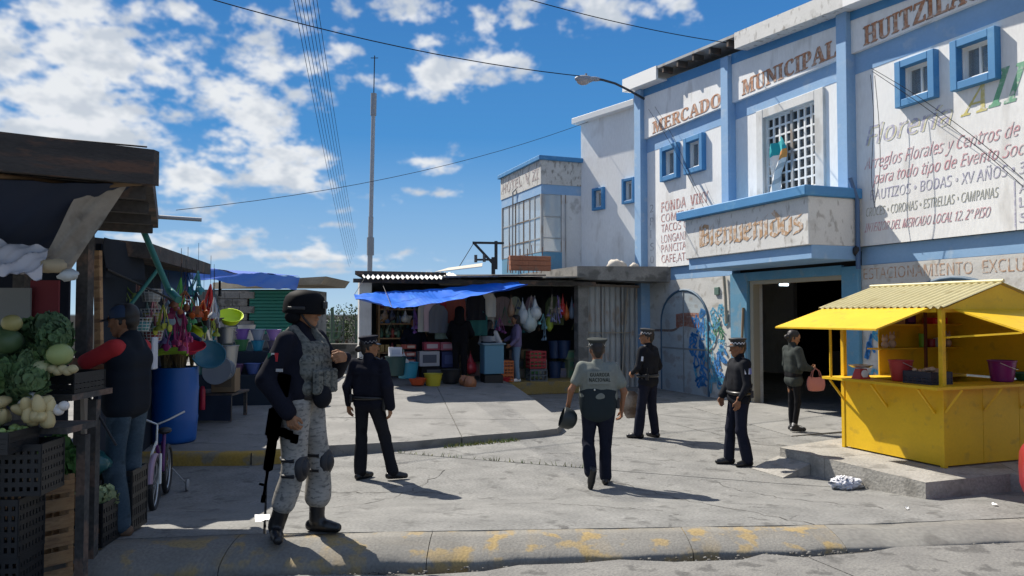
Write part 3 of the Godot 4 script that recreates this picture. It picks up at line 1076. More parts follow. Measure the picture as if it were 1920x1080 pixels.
	var pink := worn("wall_pink", Color(0.56, 0.25, 0.28), Color(0.70, 0.66, 0.65), 0.47, 7)
	var lilac := worn("wall_lilac", Color(0.36, 0.35, 0.48), Color(0.70, 0.68, 0.68), 0.46, 8)
	var green := worn("wall_green", Color(0.10, 0.36, 0.20), Color(0.62, 0.62, 0.58), 0.62, 9)
	var mustard := worn("wall_mustard", Color(0.58, 0.50, 0.12), Color(0.66, 0.64, 0.56), 0.56, 10)
	for q in [["FONDA  VIKY", 0.9, 2.95, 4.52, 0.25, red, 0.0, true], ["COMIDAS", 0.9, 2.35, 4.26, 0.20, red, 0.0, false], ["TACOS CECINA", 0.9, 2.95, 4.00, 0.20, red, 0.0, false], ["LONGANIZA", 0.9, 2.32, 3.73, 0.20, red, 0.0, false], ["PANCITA", 0.9, 2.02, 3.49, 0.19, red, 0.0, false], ["CAFE,ATOLE", 0.9, 2.5, 3.22, 0.20, red, 0.0, false],
		["Florería", 7.66, 9.30, 4.86, 0.32, lilac, 0.32, false], ["Arreglos Florales y Centros de M", 7.60, 10.62, 4.44, 0.20, pink, 0.3, false], ["para todo tipo de Evento Social", 7.80, 10.66, 4.16, 0.19, pink, 0.3, false],
		["BAUTIZOS • BODAS • XV AÑOS • 3", 7.70, 10.46, 3.89, 0.17, lilac, 0.12, false], ["CRUCES • CORONAS • ESTRELLAS • CAMPANAS", 7.60, 10.05, 3.61, 0.15, worn("wall_olive", Color(0.36, 0.36, 0.30), Color(0.66, 0.65, 0.6), 0.54, 12), 0.12, false], ["INTERIOR DEL MERCADO LOCAL 12. 2° PISO", 7.58, 9.92, 3.34, 0.15, pink, 0.3, false], ["A", 10.36, 10.5, 3.62, 0.14, lilac, 0.0, false], ["L", 10.36, 10.48, 3.42, 0.14, lilac, 0.0, false], ["S", 10.36, 10.5, 3.2, 0.14, lilac, 0.0, false]]:
		a = MB.new()
		letters(a, q[0], q[1], q[2], q[3], q[4], 0.003, false, q[7], q[6])
		part("lettering", a, q[5], mk)
	a = MB.new()
	letters(a, "Florería", 7.69, 9.33, 4.845, 0.32, 0.0025, false, false, 0.32)
	part("lettering", a, worn("faint_mustard", Color(0.62, 0.58, 0.36), Color(0.7, 0.69, 0.64), 0.5, 10), mk)
	a = MB.new()
	letters(a, "A", 9.55, 9.98, 4.92, 0.42, 0.0025, true, false, 0.4)
	part("lettering", a, mustard, mk)
	a = MB.new()
	letters(a, "l", 10.02, 10.2, 4.94, 0.5, 0.003, true, true, 0.4)
	part("lettering", a, green, mk)
	a = MB.new()
	letters(a, "l", 10.26, 10.44, 4.94, 0.5, 0.003, true, true, 0.4)
	part("lettering", a, green, mk)
	a = MB.new()
	a.span(Vector3(10.29, 3.1, 0.0), Vector3(10.31, 3.8, 0.004))
	part("painted_line", a, lilac, mk)
	a = MB.new()
	var grey := worn("wall_grey", Color(0.33, 0.33, 0.34), Color(0.66, 0.65, 0.63), 0.52, 13)
	var y := 4.58
	for ch in ["2", "P", "I", "S", "O"]:
		letters(a, ch, 0.36, 0.36 + (0.16 if ch != "I" else 0.05), y, 0.2, 0.003, false, false)
		y -= 0.335
	part("lettering", a, grey, mk)
	a = MB.new()
	letters(a, "ESTACIONAMIENTO  EXCLUSIVO", 7.46, 10.9, 2.52, 0.19, -0.058, false, false)
	part("lettering", a, worn("est", Color(0.40, 0.22, 0.12), Color(0.58, 0.55, 0.5), 0.5, 14), mk)
	# arched shutters, their bolts and the sprayed paint
	for q in [[0.80, 2.83, 1.72, 2.5, M.blue_teal], [8.2, 10.25, 1.72, 2.47, M.cement]]:
		var d := Node3D.new()
		d.name = "arched_door"
		mk.add_child(d, true)
		var arch := PackedVector2Array([Vector2(q[0], 0.0), Vector2(q[1], 0.0)])
		var rim := [Vector2(q[1], 0.0)]
		for k in 17:
			var g := PI * k / 16.0
			var pt := Vector2((q[0] + q[1]) / 2 + cos(g) * (q[1] - q[0]) / 2, q[2] + sin(g) * (q[3] - q[2]))
			arch.append(pt)
			rim.append(pt)
		rim.append(Vector2(q[0], 0.0))
		a = MB.new()
		a.prism(arch, -0.07, -0.045)
		part("door_leaf", a, surf("arch_leaf" + str(q[0]), Color(0.30, 0.36, 0.40), Color(0.40, 0.45, 0.47), Color(0.27, 0.26, 0.25), 0.58, 1.5, 0.12, 0.7, 0.1, 256, 15), d)
		a = MB.new()
		var rp := []
		for pt in rim:
			rp.append(Vector3(pt.x, pt.y, -0.05))
		a.tube(rp, 0.035, 6)
		part("door_frame", a, pm(0.05, 0.10, 0.16, 0.6), d)
		a = MB.new()
		a.span(Vector3((q[0] + q[1]) / 2 - 0.012, 0.02, -0.05), Vector3((q[0] + q[1]) / 2 + 0.012, 2.46, -0.03))
		a.span(Vector3(q[0] + 0.05, 1.05, -0.05), Vector3(q[1] - 0.05, 1.09, -0.035))
		part("rail", a, pm(0.2, 0.22, 0.23, 0.6), d)
	a = MB.new()
	ribbon(a, curve_pts([Vector2(0.25, 1.50), Vector2(0.8, 1.5), Vector2(1.4, 1.52), Vector2(1.7, 1.68)], 4), 0.06, -0.041)
	part("paint_smear", a, worn("rusty", Color(0.13, 0.09, 0.08), Color(0.3, 0.26, 0.24), 0.55, 15), mk)
	a = MB.new()
	for k in 6:
		ribbon(a, curve_pts([Vector2(1.5, 1.60 + k * 0.055), Vector2(1.9, 1.66 + k * 0.05), Vector2(2.45, 1.60 + k * 0.06)], 4), 0.075, -0.0405)
	part("paint_smear", a, worn("rusty2", Color(0.30, 0.10, 0.06), Color(0.34, 0.3, 0.28), 0.58, 16), mk)
	var blue := worn("spray_blue", Color(0.015, 0.17, 0.50), Color(0.10, 0.30, 0.55), 0.6, 17)
	var cyan := worn("spray_cyan", Color(0.05, 0.36, 0.58), Color(0.3, 0.46, 0.55), 0.6, 18)
	var sgreen := worn("spray_green", Color(0.03, 0.22, 0.10), Color(0.2, 0.32, 0.25), 0.6, 19)
	rng.seed = 77
	spray(mk, [[2.25, 1.35, 0.3, 0.3], [2.3, 1.75, 0.22, 0.24], [2.28, 1.05, 0.2, 0.2], [2.6, 0.75, 0.22, 0.5], [2.6, 1.55, 0.18, 0.5], [2.65, 0.35, 0.3, 0.25], [3.25, 0.85, 0.3, 0.32], [3.3, 0.5, 0.26, 0.3]], blue, 0.045)
	spray(mk, [[2.85, 1.55, 0.28, 0.6], [3.05, 1.85, 0.3, 0.3], [3.35, 2.0, 0.3, 0.25], [3.3, 1.25, 0.25, 0.3], [2.95, 0.35, 0.25, 0.4], [2.3, 0.5, 0.2, 0.3], [2.95, 0.85, 0.2, 0.35]], cyan, 0.035)
	spray(mk, [[3.2, 1.6, 0.28, 0.35], [2.85, 1.15, 0.2, 0.2], [3.35, 1.5, 0.15, 0.3]], sgreen, 0.035)
	rng.seed = 78
	spray(mk, [[2.2, 1.2, 0.3, 0.4], [2.45, 1.65, 0.25, 0.35], [2.55, 1.1, 0.25, 0.35], [2.65, 0.6, 0.3, 0.4], [2.35, 0.75, 0.2, 0.3], [3.2, 0.7, 0.3, 0.35], [2.45, 0.35, 0.25, 0.25], [3.4, 1.0, 0.2, 0.4], [2.6, 1.9, 0.2, 0.2]], blue, 0.055)
	spray(mk, [[2.9, 1.3, 0.3, 0.5], [3.1, 1.75, 0.3, 0.4], [3.45, 1.8, 0.2, 0.35], [3.05, 0.55, 0.3, 0.35], [2.75, 0.95, 0.25, 0.3], [3.3, 0.35, 0.25, 0.25]], cyan, 0.05)
	# the same hands sprayed the wall behind the yellow stall
	spray(mk, [[7.8, 1.5, 0.35, 0.3], [8.0, 1.1, 0.3, 0.35], [7.7, 0.8, 0.3, 0.3]], cyan, 0.04)
	spray(mk, [[7.62, 1.25, 0.25, 0.5], [8.1, 0.65, 0.4, 0.3]], blue, 0.04)
	a = MB.new()
	a.span(Vector3(3.10, 2.35, -0.06), Vector3(3.27, 2.53, -0.02), 0.008)
	part("meter_box", a, pm(0.10, 0.17, 0.14, 0.6), mk)
	a = MB.new()
	a.tube([Vector3(3.5, 2.76, 0.0), Vector3(3.55, 2.3, 0.0), Vector3(3.58, 1.7, 0.0)], 0.035, 7)
	part("downpipe", a, pm(0.3, 0.27, 0.22, 0.7), mk)
	# doorway: jambs, lintel, shutter frame
	a = MB.new()
	a.span(Vector3(3.76, 0.0, -0.055), Vector3(4.34, 2.8, 0.03), 0.01)
	part("jamb", a, M.blue_teal, mk)
	a = MB.new()
	a.span(Vector3(7.02, 0.0, -0.055), Vector3(7.42, 2.765, 0.03), 0.01)
	part("jamb", a, M.blue_teal, mk)
	a = MB.new()
	a.span(Vector3(4.34, 2.62, -0.055), Vector3(7.02, 2.80, 0.027), 0.01)
	part("lintel", a, M.blue_teal, mk)
	a = MB.new()
	var beige := pm(0.36, 0.32, 0.24, 0.6)
	a.span(Vector3(4.36, 0.0, -0.2), Vector3(4.46, 2.62, -0.04))
	a.span(Vector3(6.97, 0.0, -0.2), Vector3(7.02, 2.62, -0.04))
	a.span(Vector3(4.46, 2.54, -0.2), Vector3(6.97, 2.618, -0.043))
	part("shutter_frame", a, beige, mk)
	a = MB.new()
	a.tube([Vector3(4.18, 0.0, 0.12), Vector3(4.24, 2.05, 0.05)], 0.03, 6)
	part("shutter_pole", a, pm(0.28, 0.2, 0.12, 0.7), mk)
	a = MB.new()
	a.tube([Vector3(7.52, 2.7, 0.12), Vector3(7.52, 3.9, 0.12), Vector3(7.48, 4.3, 0.24)], 0.04, 8)
	part("downpipe", a, pm(0.07, 0.13, 0.24, 0.6), mk)
	a = MB.new()
	a.ball(Vector3(7.5, 3.02, 0.14), Vector3(0.07, 0.09, 0.07), 8, 6, 0.2, 3)
	part("cable_splice", a, M.black, mk)
	# the hall inside
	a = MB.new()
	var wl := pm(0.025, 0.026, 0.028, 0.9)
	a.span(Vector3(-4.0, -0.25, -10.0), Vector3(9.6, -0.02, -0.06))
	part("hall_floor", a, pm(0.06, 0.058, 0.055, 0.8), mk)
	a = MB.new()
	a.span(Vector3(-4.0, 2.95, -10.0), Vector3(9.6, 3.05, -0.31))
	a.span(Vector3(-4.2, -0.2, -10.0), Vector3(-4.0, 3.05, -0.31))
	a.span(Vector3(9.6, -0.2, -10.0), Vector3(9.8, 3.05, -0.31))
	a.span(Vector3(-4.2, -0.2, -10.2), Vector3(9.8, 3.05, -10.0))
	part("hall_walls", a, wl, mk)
	a = MB.new()
	a.span(Vector3(-4.2, 3.05, -9.2), Vector3(14.0, 6.7, -9.0))
	a.span(Vector3(13.8, 0.0, -9.2), Vector3(14.0, 6.9, -0.22))
	a.span(Vector3(-0.1, 3.05, -9.0), Vector3(0.05, 7.9, -0.22))
	part("rear_walls", a, M.white_wall, mk)
	for k in 3:
		a = MB.new()
		a.span(Vector3(2.0 + k * 1.7, 0.0, -5.2), Vector3(3.2 + k * 1.7, 0.95, -4.4), 0.01)
		part("market_counter", a, pm(0.08 + 0.03 * k, 0.07, 0.06, 0.8), mk)
	var lamp := Node3D.new()
	lamp.name = "ceiling_lamp"
	mk.add_child(lamp, true)
	a = MB.new()
	a.tube([Vector3(1.62, 2.68, -3.1), Vector3(1.70, 2.68, -3.32)], 0.03, 8)
	var glow := StandardMaterial3D.new()
	glow.albedo_color = Color(0.9, 0.95, 1)
	glow.emission_enabled = true
	glow.emission = Color(0.85, 0.95, 1.0)
	glow.emission_energy_multiplier = 1.6
	part("lamp_tube", a, glow, lamp)
	a = MB.new()
	a.span(Vector3(1.58, 2.72, -3.36), Vector3(1.74, 2.78, -3.06))
	part("lamp_housing", a, M.white, lamp)
	var om := OmniLight3D.new()
	om.name = "tube_light"
	om.light_energy = 0.04
	om.light_size = 0.1
	om.omni_range = 12
	om.omni_attenuation = 2.0
	om.shadow_enabled = true
	om.position = Vector3(1.65, 2.6, -3.28)
	lamp.add_child(om)
	# cloth hung in the barred window
	var cl := MB.new()
	var rows := []
	for r in 13:
		var row := []
		var t := r / 12.0
		for k in 7:
			var u := k / 6.0
			var wid := 0.40 + 0.06 * sin(t * 7.0)
			row.append(ORG + TS * (5.10 + 0.04 * sin(t * 5.0) + u * wid) + Vector3.UP * (5.36 + 0.12 * u - t * 1.02 + 0.02 * sin(u * 9.0)) + NS * (0.0 + 0.05 * sin(u * 8.0 + t * 6.0)))
		rows.append(row)
	var cols := [Color(0.02, 0.34, 0.36), Color(0.03, 0.42, 0.42), Color(0.62, 0.27, 0.06), Color(0.70, 0.66, 0.58), Color(0.72, 0.70, 0.66)]
	for r in 12:
		for k in 6:
			cl.col = cols[0] if r < 3 else (cols[2] if r < 5 and k > 2 else (Color(0.45, 0.46, 0.45) if (r == 6 or r == 9) and k > 1 else cols[4]))
			cl.sheet([[rows[r][k], rows[r][k + 1]], [rows[r + 1][k], rows[r + 1][k + 1]]])
	single("printed_banner", cl, pm(1, 1, 1, 0.8), "teal, orange and white printed cloth hanging on the barred balcony window", "banner")

func spray(p: Node, at: Array, mt: Material, w: float):
	for q in at:
		var a := MB.new()
		var ctrl := []
		var n := rng.randi_range(5, 8)
		for k in n:
			var g := TAU * k * R(0.28, 0.42)
			ctrl.append(Vector2(q[0] + cos(g) * q[2] * R(0.3, 0.7), q[1] + sin(g) * q[3] * R(0.3, 0.7)))
		ribbon(a, curve_pts(ctrl, 6), w * R(0.8, 1.3), -0.036 - R(0.0, 0.002))
		part("graffiti", a, mt, p)

func build_wing():
	var wt := Vector3(0.5765, 0, 0.8171)
	var wn := Vector3(-0.8171, 0, 0.5765)
	var w := thing("market_wing", "plain white side wing with two small blue framed windows behind the glazed bay", "building")
	w.transform = Transform3D(Basis(wt, Vector3.UP, wn), Vector3(3.44, 0, -20.8))
	var a := MB.new()
	wall_holes(a, -2.42, 0.02, 0.0, 7.6, 7.6, [[-1.76, 4.98, -1.44, 5.46], [-0.52, 5.02, -0.2, 5.56]], 0.0, 0.2)
	part("wall", a, M.white_wall, w)
	a = MB.new()
	a.span(Vector3(-2.42, 0.0, -7.0), Vector3(-2.22, 7.6, -0.2))
	a.span(Vector3(-2.22, 0.0, -7.0), Vector3(0.0, 7.6, -6.8))
	part("side_wall", a, M.white_wall, w)
	a = MB.new()
	a.span(Vector3(-2.62, 7.56, -7.1), Vector3(0.0, 7.73, 0.2), 0.01)
	part("roof", a, M.white, w)
	small_window(w, -1.84, 4.9, -1.36, 5.54, 0.02, 0.1, 0.08)
	small_window(w, -0.60, 4.94, -0.12, 5.64, 0.02, 0.1, 0.08)

func build_bay():
	var b := thing("glazed_bay", "projecting upper storey bay with steel framed panes, mouldy white sign band and blue coping", "bay window")
	b.transform = Transform3D(Basis(TS, Vector3.UP, NS), Vector3(0.846, 0, -22.33))
	# local: left face in z = 0 from x = -3.38 to 0; right face in x = 0 going back to z = -1.33
	var a := MB.new()
	a.span(Vector3(-3.5, 6.39, -1.6), Vector3(0.1, 6.52, 0.1), 0.012)
	part("coping", a, M.blue_dark, b)
	a = MB.new()
	a.span(Vector3(-3.4, 5.69, -1.5), Vector3(0.02, 6.39, 0.02))
	part("sign_band", a, surf("mould", Color(0.50, 0.495, 0.47), Color(0.60, 0.59, 0.56), Color(0.22, 0.205, 0.18), 0.58, 1.6, 0.15, 0.92, 0.2, 512, 111, Vector3(1, 0.45, 1), true, 0.02), b)
	a = MB.new()
	letters(a, "HOTEL", -3.2, -1.5, 5.86, 0.32, 0.023, false, true)
	part("lettering", a, worn("hotel", Color(0.2, 0.14, 0.14), Color(0.54, 0.52, 0.5), 0.46, 23), b)
	a = MB.new()
	letters(a, "V", -1.2, -0.8, 5.86, 0.32, 0.023, false, true)
	part("lettering", a, worn("hotel", Color(0.2, 0.14, 0.14), Color(0.54, 0.52, 0.5), 0.46, 23), b)
	a = MB.new()
	letters(a, "ZI", -0.65, -0.15, 5.86, 0.32, 0.023, false, true)
	part("lettering", a, worn("hotel", Color(0.2, 0.14, 0.14), Color(0.54, 0.52, 0.5), 0.46, 23), b)
	a = MB.new()
	a.span(Vector3(-3.37, 5.41, -1.5), Vector3(0.0, 5.69, 0.0))
	part("band", a, M.blue_light, b)
	a = MB.new()
	a.span(Vector3(-3.37, 3.1, -1.5), Vector3(-0.003, 3.72, -0.02))
	part("base_panel", a, M.blue_teal, b)
	a = MB.new()
	a.span(Vector3(-0.15, 3.1, -1.5), Vector3(0.0, 5.41, -0.66))
	part("plaster_wall", a, surf("mould2", Color(0.62, 0.62, 0.61), Color(0.68, 0.68, 0.67), Color(0.34, 0.325, 0.3), 0.68, 2.0, 0.06, 0.9, 0.1, 256, 117, Vector3(1, 0.6, 1)), b)
	a = MB.new()
	a.span(Vector3(-3.36, 3.1, -1.6), Vector3(-0.16, 5.41, -1.5))
	part("rear_wall", a, M.white_wall, b)
	a = MB.new()
	a.span(Vector3(-0.07, 3.72, -0.07), Vector3(0.0, 5.41, 0.0))
	part("post", a, M.zinc, b)
	a = MB.new()
	a.span(Vector3(-3.37, 3.72, -0.07), Vector3(-3.30, 5.41, 0.0))
	part("post", a, M.zinc, b)
	var xs := [-3.30, -2.72, -2.15, -1.45, -0.95, -0.55, -0.07]
	var ys := [3.72, 4.12, 4.75, 5.41]
	var pane := glass(0.55, 0.6, 0.62, 0.55)
	var rust := pm(0.16, 0.12, 0.09, 0.7)
	for i in 6:
		for j in 3:
			var w := Node3D.new()
			w.name = "window"
			b.add_child(w, true)
			a = MB.new()
			var e := 0.018
			a.span(Vector3(xs[i], ys[j], -0.05), Vector3(xs[i] + e, ys[j + 1], -0.012))
			a.span(Vector3(xs[i + 1] - e, ys[j], -0.05), Vector3(xs[i + 1], ys[j + 1], -0.012))
			a.span(Vector3(xs[i] + e, ys[j], -0.05), Vector3(xs[i + 1] - e, ys[j] + e, -0.013))
			a.span(Vector3(xs[i] + e, ys[j + 1] - e, -0.05), Vector3(xs[i + 1] - e, ys[j + 1], -0.013))
			part("frame", a, rust if i in [2, 3] else M.zinc, w)
			a = MB.new()
			a.span(Vector3(xs[i] + e, ys[j] + e, -0.035), Vector3(xs[i + 1] - e, ys[j + 1] - e, -0.03))
			part("pane", a, pane, w)
	for j in 3:
		var w := Node3D.new()
		w.name = "window"
		b.add_child(w, true)
		a = MB.new()
		a.span(Vector3(-0.05, ys[j], -0.64), Vector3(-0.012, ys[j] + 0.025, -0.07))
		a.span(Vector3(-0.05, ys[j] + 0.025, -0.66), Vector3(-0.012, ys[j + 1], -0.64))
		part("frame", a, M.zinc, w)
		a = MB.new()
		a.span(Vector3(-0.035, ys[j] + 0.025, -0.64), Vector3(-0.03, ys[j + 1], -0.07))
		part("pane", a, pane, w)
	a = MB.new()
	a.tube([Vector3(-2.1, 3.2, 0.1), Vector3(-2.1, 5.75, 0.08), Vector3(-1.95, 5.82, 0.05)], 0.025, 6)
	a.tube([Vector3(0.06, 3.1, -0.75), Vector3(0.06, 5.4, -0.75)], 0.02, 6)
	part("downpipe", a, M.zinc, b)
# ---------------------------------------------------------------- people
const EDGES := [[0, 1], [2, 3], [4, 5], [6, 7], [0, 2], [1, 3], [4, 6], [5, 7], [0, 4], [1, 5], [2, 6], [3, 7]]
var fold := FastNoiseLite.new()

# surface nets over the smooth union of tapered capsules [a, b, ra, rb]
func sdf(m: MB, bones: Array, cell: float, k := 0.03, rough := 0.0, sole := -INF, freq := 9.0):
	var lo := Vector3.ONE * INF
	var hi := -lo
	for b in bones:
		var r: float = maxf(b[2], b[3])
		var rv := Vector3.ONE * (r + cell * 2.5)
		lo = lo.min((b[0] as Vector3) - rv).min((b[1] as Vector3) - rv)
		hi = hi.max((b[0] as Vector3) + rv).max((b[1] as Vector3) + rv)
	var nx := int((hi.x - lo.x) / cell) + 2
	var ny := int((hi.y - lo.y) / cell) + 2
	var nz := int((hi.z - lo.z) / cell) + 2
	var f := PackedFloat32Array()
	f.resize(nx * ny * nz)
	f.fill(1.0)
	var mg := cell * 2.2 + k * 0.5
	var ik := 1.0 / k
	var sx := ny * nz
	for b in bones:
		var a: Vector3 = b[0]
		var e: Vector3 = b[1]
		var ra: float = b[2]
		var dr: float = b[3] - ra
		var ba := e - a
		var ib := 1.0 / maxf(ba.length_squared(), 1e-9)
		var rv := Vector3.ONE * (maxf(ra, b[3]) + mg)
		var l := ((a.min(e) - rv - lo) / cell).floor()
		var h := ((a.max(e) + rv - lo) / cell).ceil()
		var z0 := maxi(int(l.z), 0)
		var z1 := mini(int(h.z), nz - 1) + 1
		for i in range(maxi(int(l.x), 0), mini(int(h.x), nx - 1) + 1):
			for j in range(maxi(int(l.y), 0), mini(int(h.y), ny - 1) + 1):
				var at := i * sx + j * nz
				var p := Vector3(lo.x + i * cell, lo.y + j * cell, lo.z + z0 * cell) - a
				for q in range(z0, z1):
					var t := clampf(p.dot(ba) * ib, 0.0, 1.0)
					var d := (p - ba * t).length() - ra - dr * t
					p.z += cell
					var o := f[at + q]
					var g := k - absf(o - d)
					var mn := d if d < o else o
					if g > 0.0:
						mn -= g * g * ik * 0.25
					f[at + q] = mn
	if rough > 0.0:
		for i in nx:
			for j in ny:
				for q in nz:
					var at := i * sx + j * nz + q
					var v := f[at]
					if v < cell * 3.0 and v > -cell * 3.0:
						var p := lo + Vector3(i, j, q) * cell
						f[at] = v + rough * fold.get_noise_3d(p.x * freq * 10.0, p.y * freq * 6.0, p.z * freq * 10.0)
	var id := PackedInt32Array()
	id.resize(nx * ny * nz)
	id.fill(-1)
	var off := [0, nz, sx, sx + nz, 1, nz + 1, sx + 1, sx + nz + 1]
	var ofs := [Vector3(0, 0, 0), Vector3(0, 1, 0), Vector3(1, 0, 0), Vector3(1, 1, 0), Vector3(0, 0, 1), Vector3(0, 1, 1), Vector3(1, 0, 1), Vector3(1, 1, 1)]
	var act := PackedInt32Array()
	var lim := cell * 1.9 + rough
	var c := PackedFloat32Array()
	c.resize(8)
	for at in f.size():
		var v := f[at]
		if v > lim or v < -lim:
			continue
		var q := at % nz
		var j := (at / nz) % ny
		var i := at / sx
		if i >= nx - 1 or j >= ny - 1 or q >= nz - 1:
			continue
		var neg := 0
		for e in 8:
			c[e] = f[at + off[e]]
			if c[e] < 0.0:
				neg += 1
		if neg == 0 or neg == 8:
			continue
		var sum := Vector3.ZERO
		var cnt := 0
		for e in EDGES:
			var u := c[e[0]]
			var w := c[e[1]]
			if (u < 0.0) != (w < 0.0):
				sum += ofs[e[0]].lerp(ofs[e[1]], u / (u - w))
				cnt += 1
		var p: Vector3 = lo + (Vector3(i, j, q) + sum / cnt) * cell
		var nn := Vector3(c[2] + c[3] + c[6] + c[7] - c[0] - c[1] - c[4] - c[5], c[1] + c[3] + c[5] + c[7] - c[0] - c[2] - c[4] - c[6], c[4] + c[5] + c[6] + c[7] - c[0] - c[1] - c[2] - c[3])
		if p.y < sole:
			p.y = sole
			nn = Vector3(nn.x, -1.0, nn.z)
		id[at] = m.vert(p, nn)
		act.push_back(at)
	for at in act:
		var s0 := f[at] < 0.0
		for ax in 3:
			var d: int = [sx, nz, 1][ax]
			if (f[at + d] < 0.0) == s0:
				continue
			var u: int = [nz, 1, sx][ax]
			var w: int = [1, sx, nz][ax]
			if at - u - w < 0:
				continue
			var a := id[at]
			var b := id[at - u]
			var e := id[at - u - w]
			var g := id[at - w]
			if a < 0 or b < 0 or e < 0 or g < 0:
				continue
			if s0:
				m.ix.append_array([a, e, b, a, g, e])
			else:
				m.ix.append_array([a, b, e, a, e, g])

func V(x: float, y: float, z: float) -> Vector3:
	return Vector3(x, y, z)

# hand at w pointing along d; pn is where the palm faces; th the side of the thumb; curl 0 open .. 1 fist
func hand_bones(w: Vector3, d: Vector3, pn: Vector3, th: Vector3, curl: float) -> Array:
	d = d.normalized()
	pn = (pn - d * pn.dot(d)).normalized()
	th = (th - d * th.dot(d) - pn * th.dot(pn)).normalized()
	var out := [[w - d * 0.03, w + d * 0.02, 0.026, 0.026]]
	for k in 4:
		var s := (1.5 - k) * 0.019
		var base := w + d * (0.085 - 0.006 * absf(k - 1.0)) + th * s
		out.append([w + d * 0.02 + th * s * 0.7, base, 0.0165, 0.0125])
		var ln: float = [0.068, 0.076, 0.07, 0.056][k]
		var a1 := curl * 1.35 + 0.12
		var a2 := a1 + curl * 1.4 + 0.1
		var m1 := base + (d * cos(a1) + pn * sin(a1)) * ln * 0.52
		out.append([base, m1, 0.0105, 0.0095])
		out.append([m1, m1 + (d * cos(a2) + pn * sin(a2)) * ln * 0.48, 0.0095, 0.008])
	var t0 := w + d * 0.03 + th * 0.026
	var t1 := t0 + (d * 0.7 + th * 0.6 + pn * (0.25 + curl * 0.4)).normalized() * 0.042
	out.append([t0, t1, 0.014, 0.012])
	out.append([t1, t1 + (d * 0.9 + pn * (0.3 + curl * 0.6)).normalized() * 0.032, 0.0115, 0.009])
	return out

func head_bones(c: Vector3, b: Basis) -> Array:
	var out := []
	for q in [[V(0, 0.04, -0.045), V(0, 0.045, 0.02), 0.078, 0.074], [V(0, 0.0, -0.03), V(0, 0.01, 0.025), 0.076, 0.07], [V(0, -0.02, 0.035), V(0, -0.075, 0.052), 0.056, 0.036],
		[V(0.04, -0.045, 0.0), V(0.012, -0.09, 0.052), 0.03, 0.024], [V(-0.04, -0.045, 0.0), V(-0.012, -0.09, 0.052), 0.03, 0.024], [V(0, 0.012, 0.09), V(0, -0.024, 0.108), 0.008, 0.013],
		[V(-0.036, 0.028, 0.08), V(0.036, 0.028, 0.08), 0.012, 0.012], [V(-0.016, -0.056, 0.089), V(0.016, -0.056, 0.089), 0.009, 0.009], [V(0.078, 0.004, -0.012), V(0.08, -0.03, -0.008), 0.016, 0.010], [V(-0.078, 0.004, -0.012), V(-0.08, -0.03, -0.008), 0.016, 0.010],
		[V(0.04, -0.012, 0.062), V(0.035, -0.02, 0.066), 0.02, 0.02], [V(-0.04, -0.012, 0.062), V(-0.035, -0.02, 0.066), 0.02, 0.02]]:
		out.append([c + b * q[0], c + b * q[1], q[2], q[3]])
	return out

const POSE := {
	"hipL": Vector3(0.09, 0.90, 0), "kneeL": Vector3(0.10, 0.48, 0.02), "ankL": Vector3(0.11, 0.085, -0.02), "toeL": Vector3(0.25, 0, 1),
	"hipR": Vector3(-0.09, 0.90, 0), "kneeR": Vector3(-0.10, 0.48, 0.02), "ankR": Vector3(-0.11, 0.085, -0.02), "toeR": Vector3(-0.25, 0, 1),
	"shL": Vector3(0.185, 1.375, -0.01), "elbL": Vector3(0.275, 1.11, -0.04), "wriL": Vector3(0.275, 0.875, 0.05), "handL": Vector3(0, -1, 0.15), "palmL": Vector3(-1, 0, 0), "thumbL": Vector3(0, 0, 1), "curlL": 0.25,
	"shR": Vector3(-0.185, 1.375, -0.01), "elbR": Vector3(-0.275, 1.11, -0.04), "wriR": Vector3(-0.275, 0.875, 0.05), "handR": Vector3(0, -1, 0.15), "palmR": Vector3(1, 0, 0), "thumbR": Vector3(0, 0, 1), "curlR": 0.25,
	"head": Vector3(0, 1.585, 0.02), "yaw": 0.0, "pitch": 0.0, "lean": 0.0}

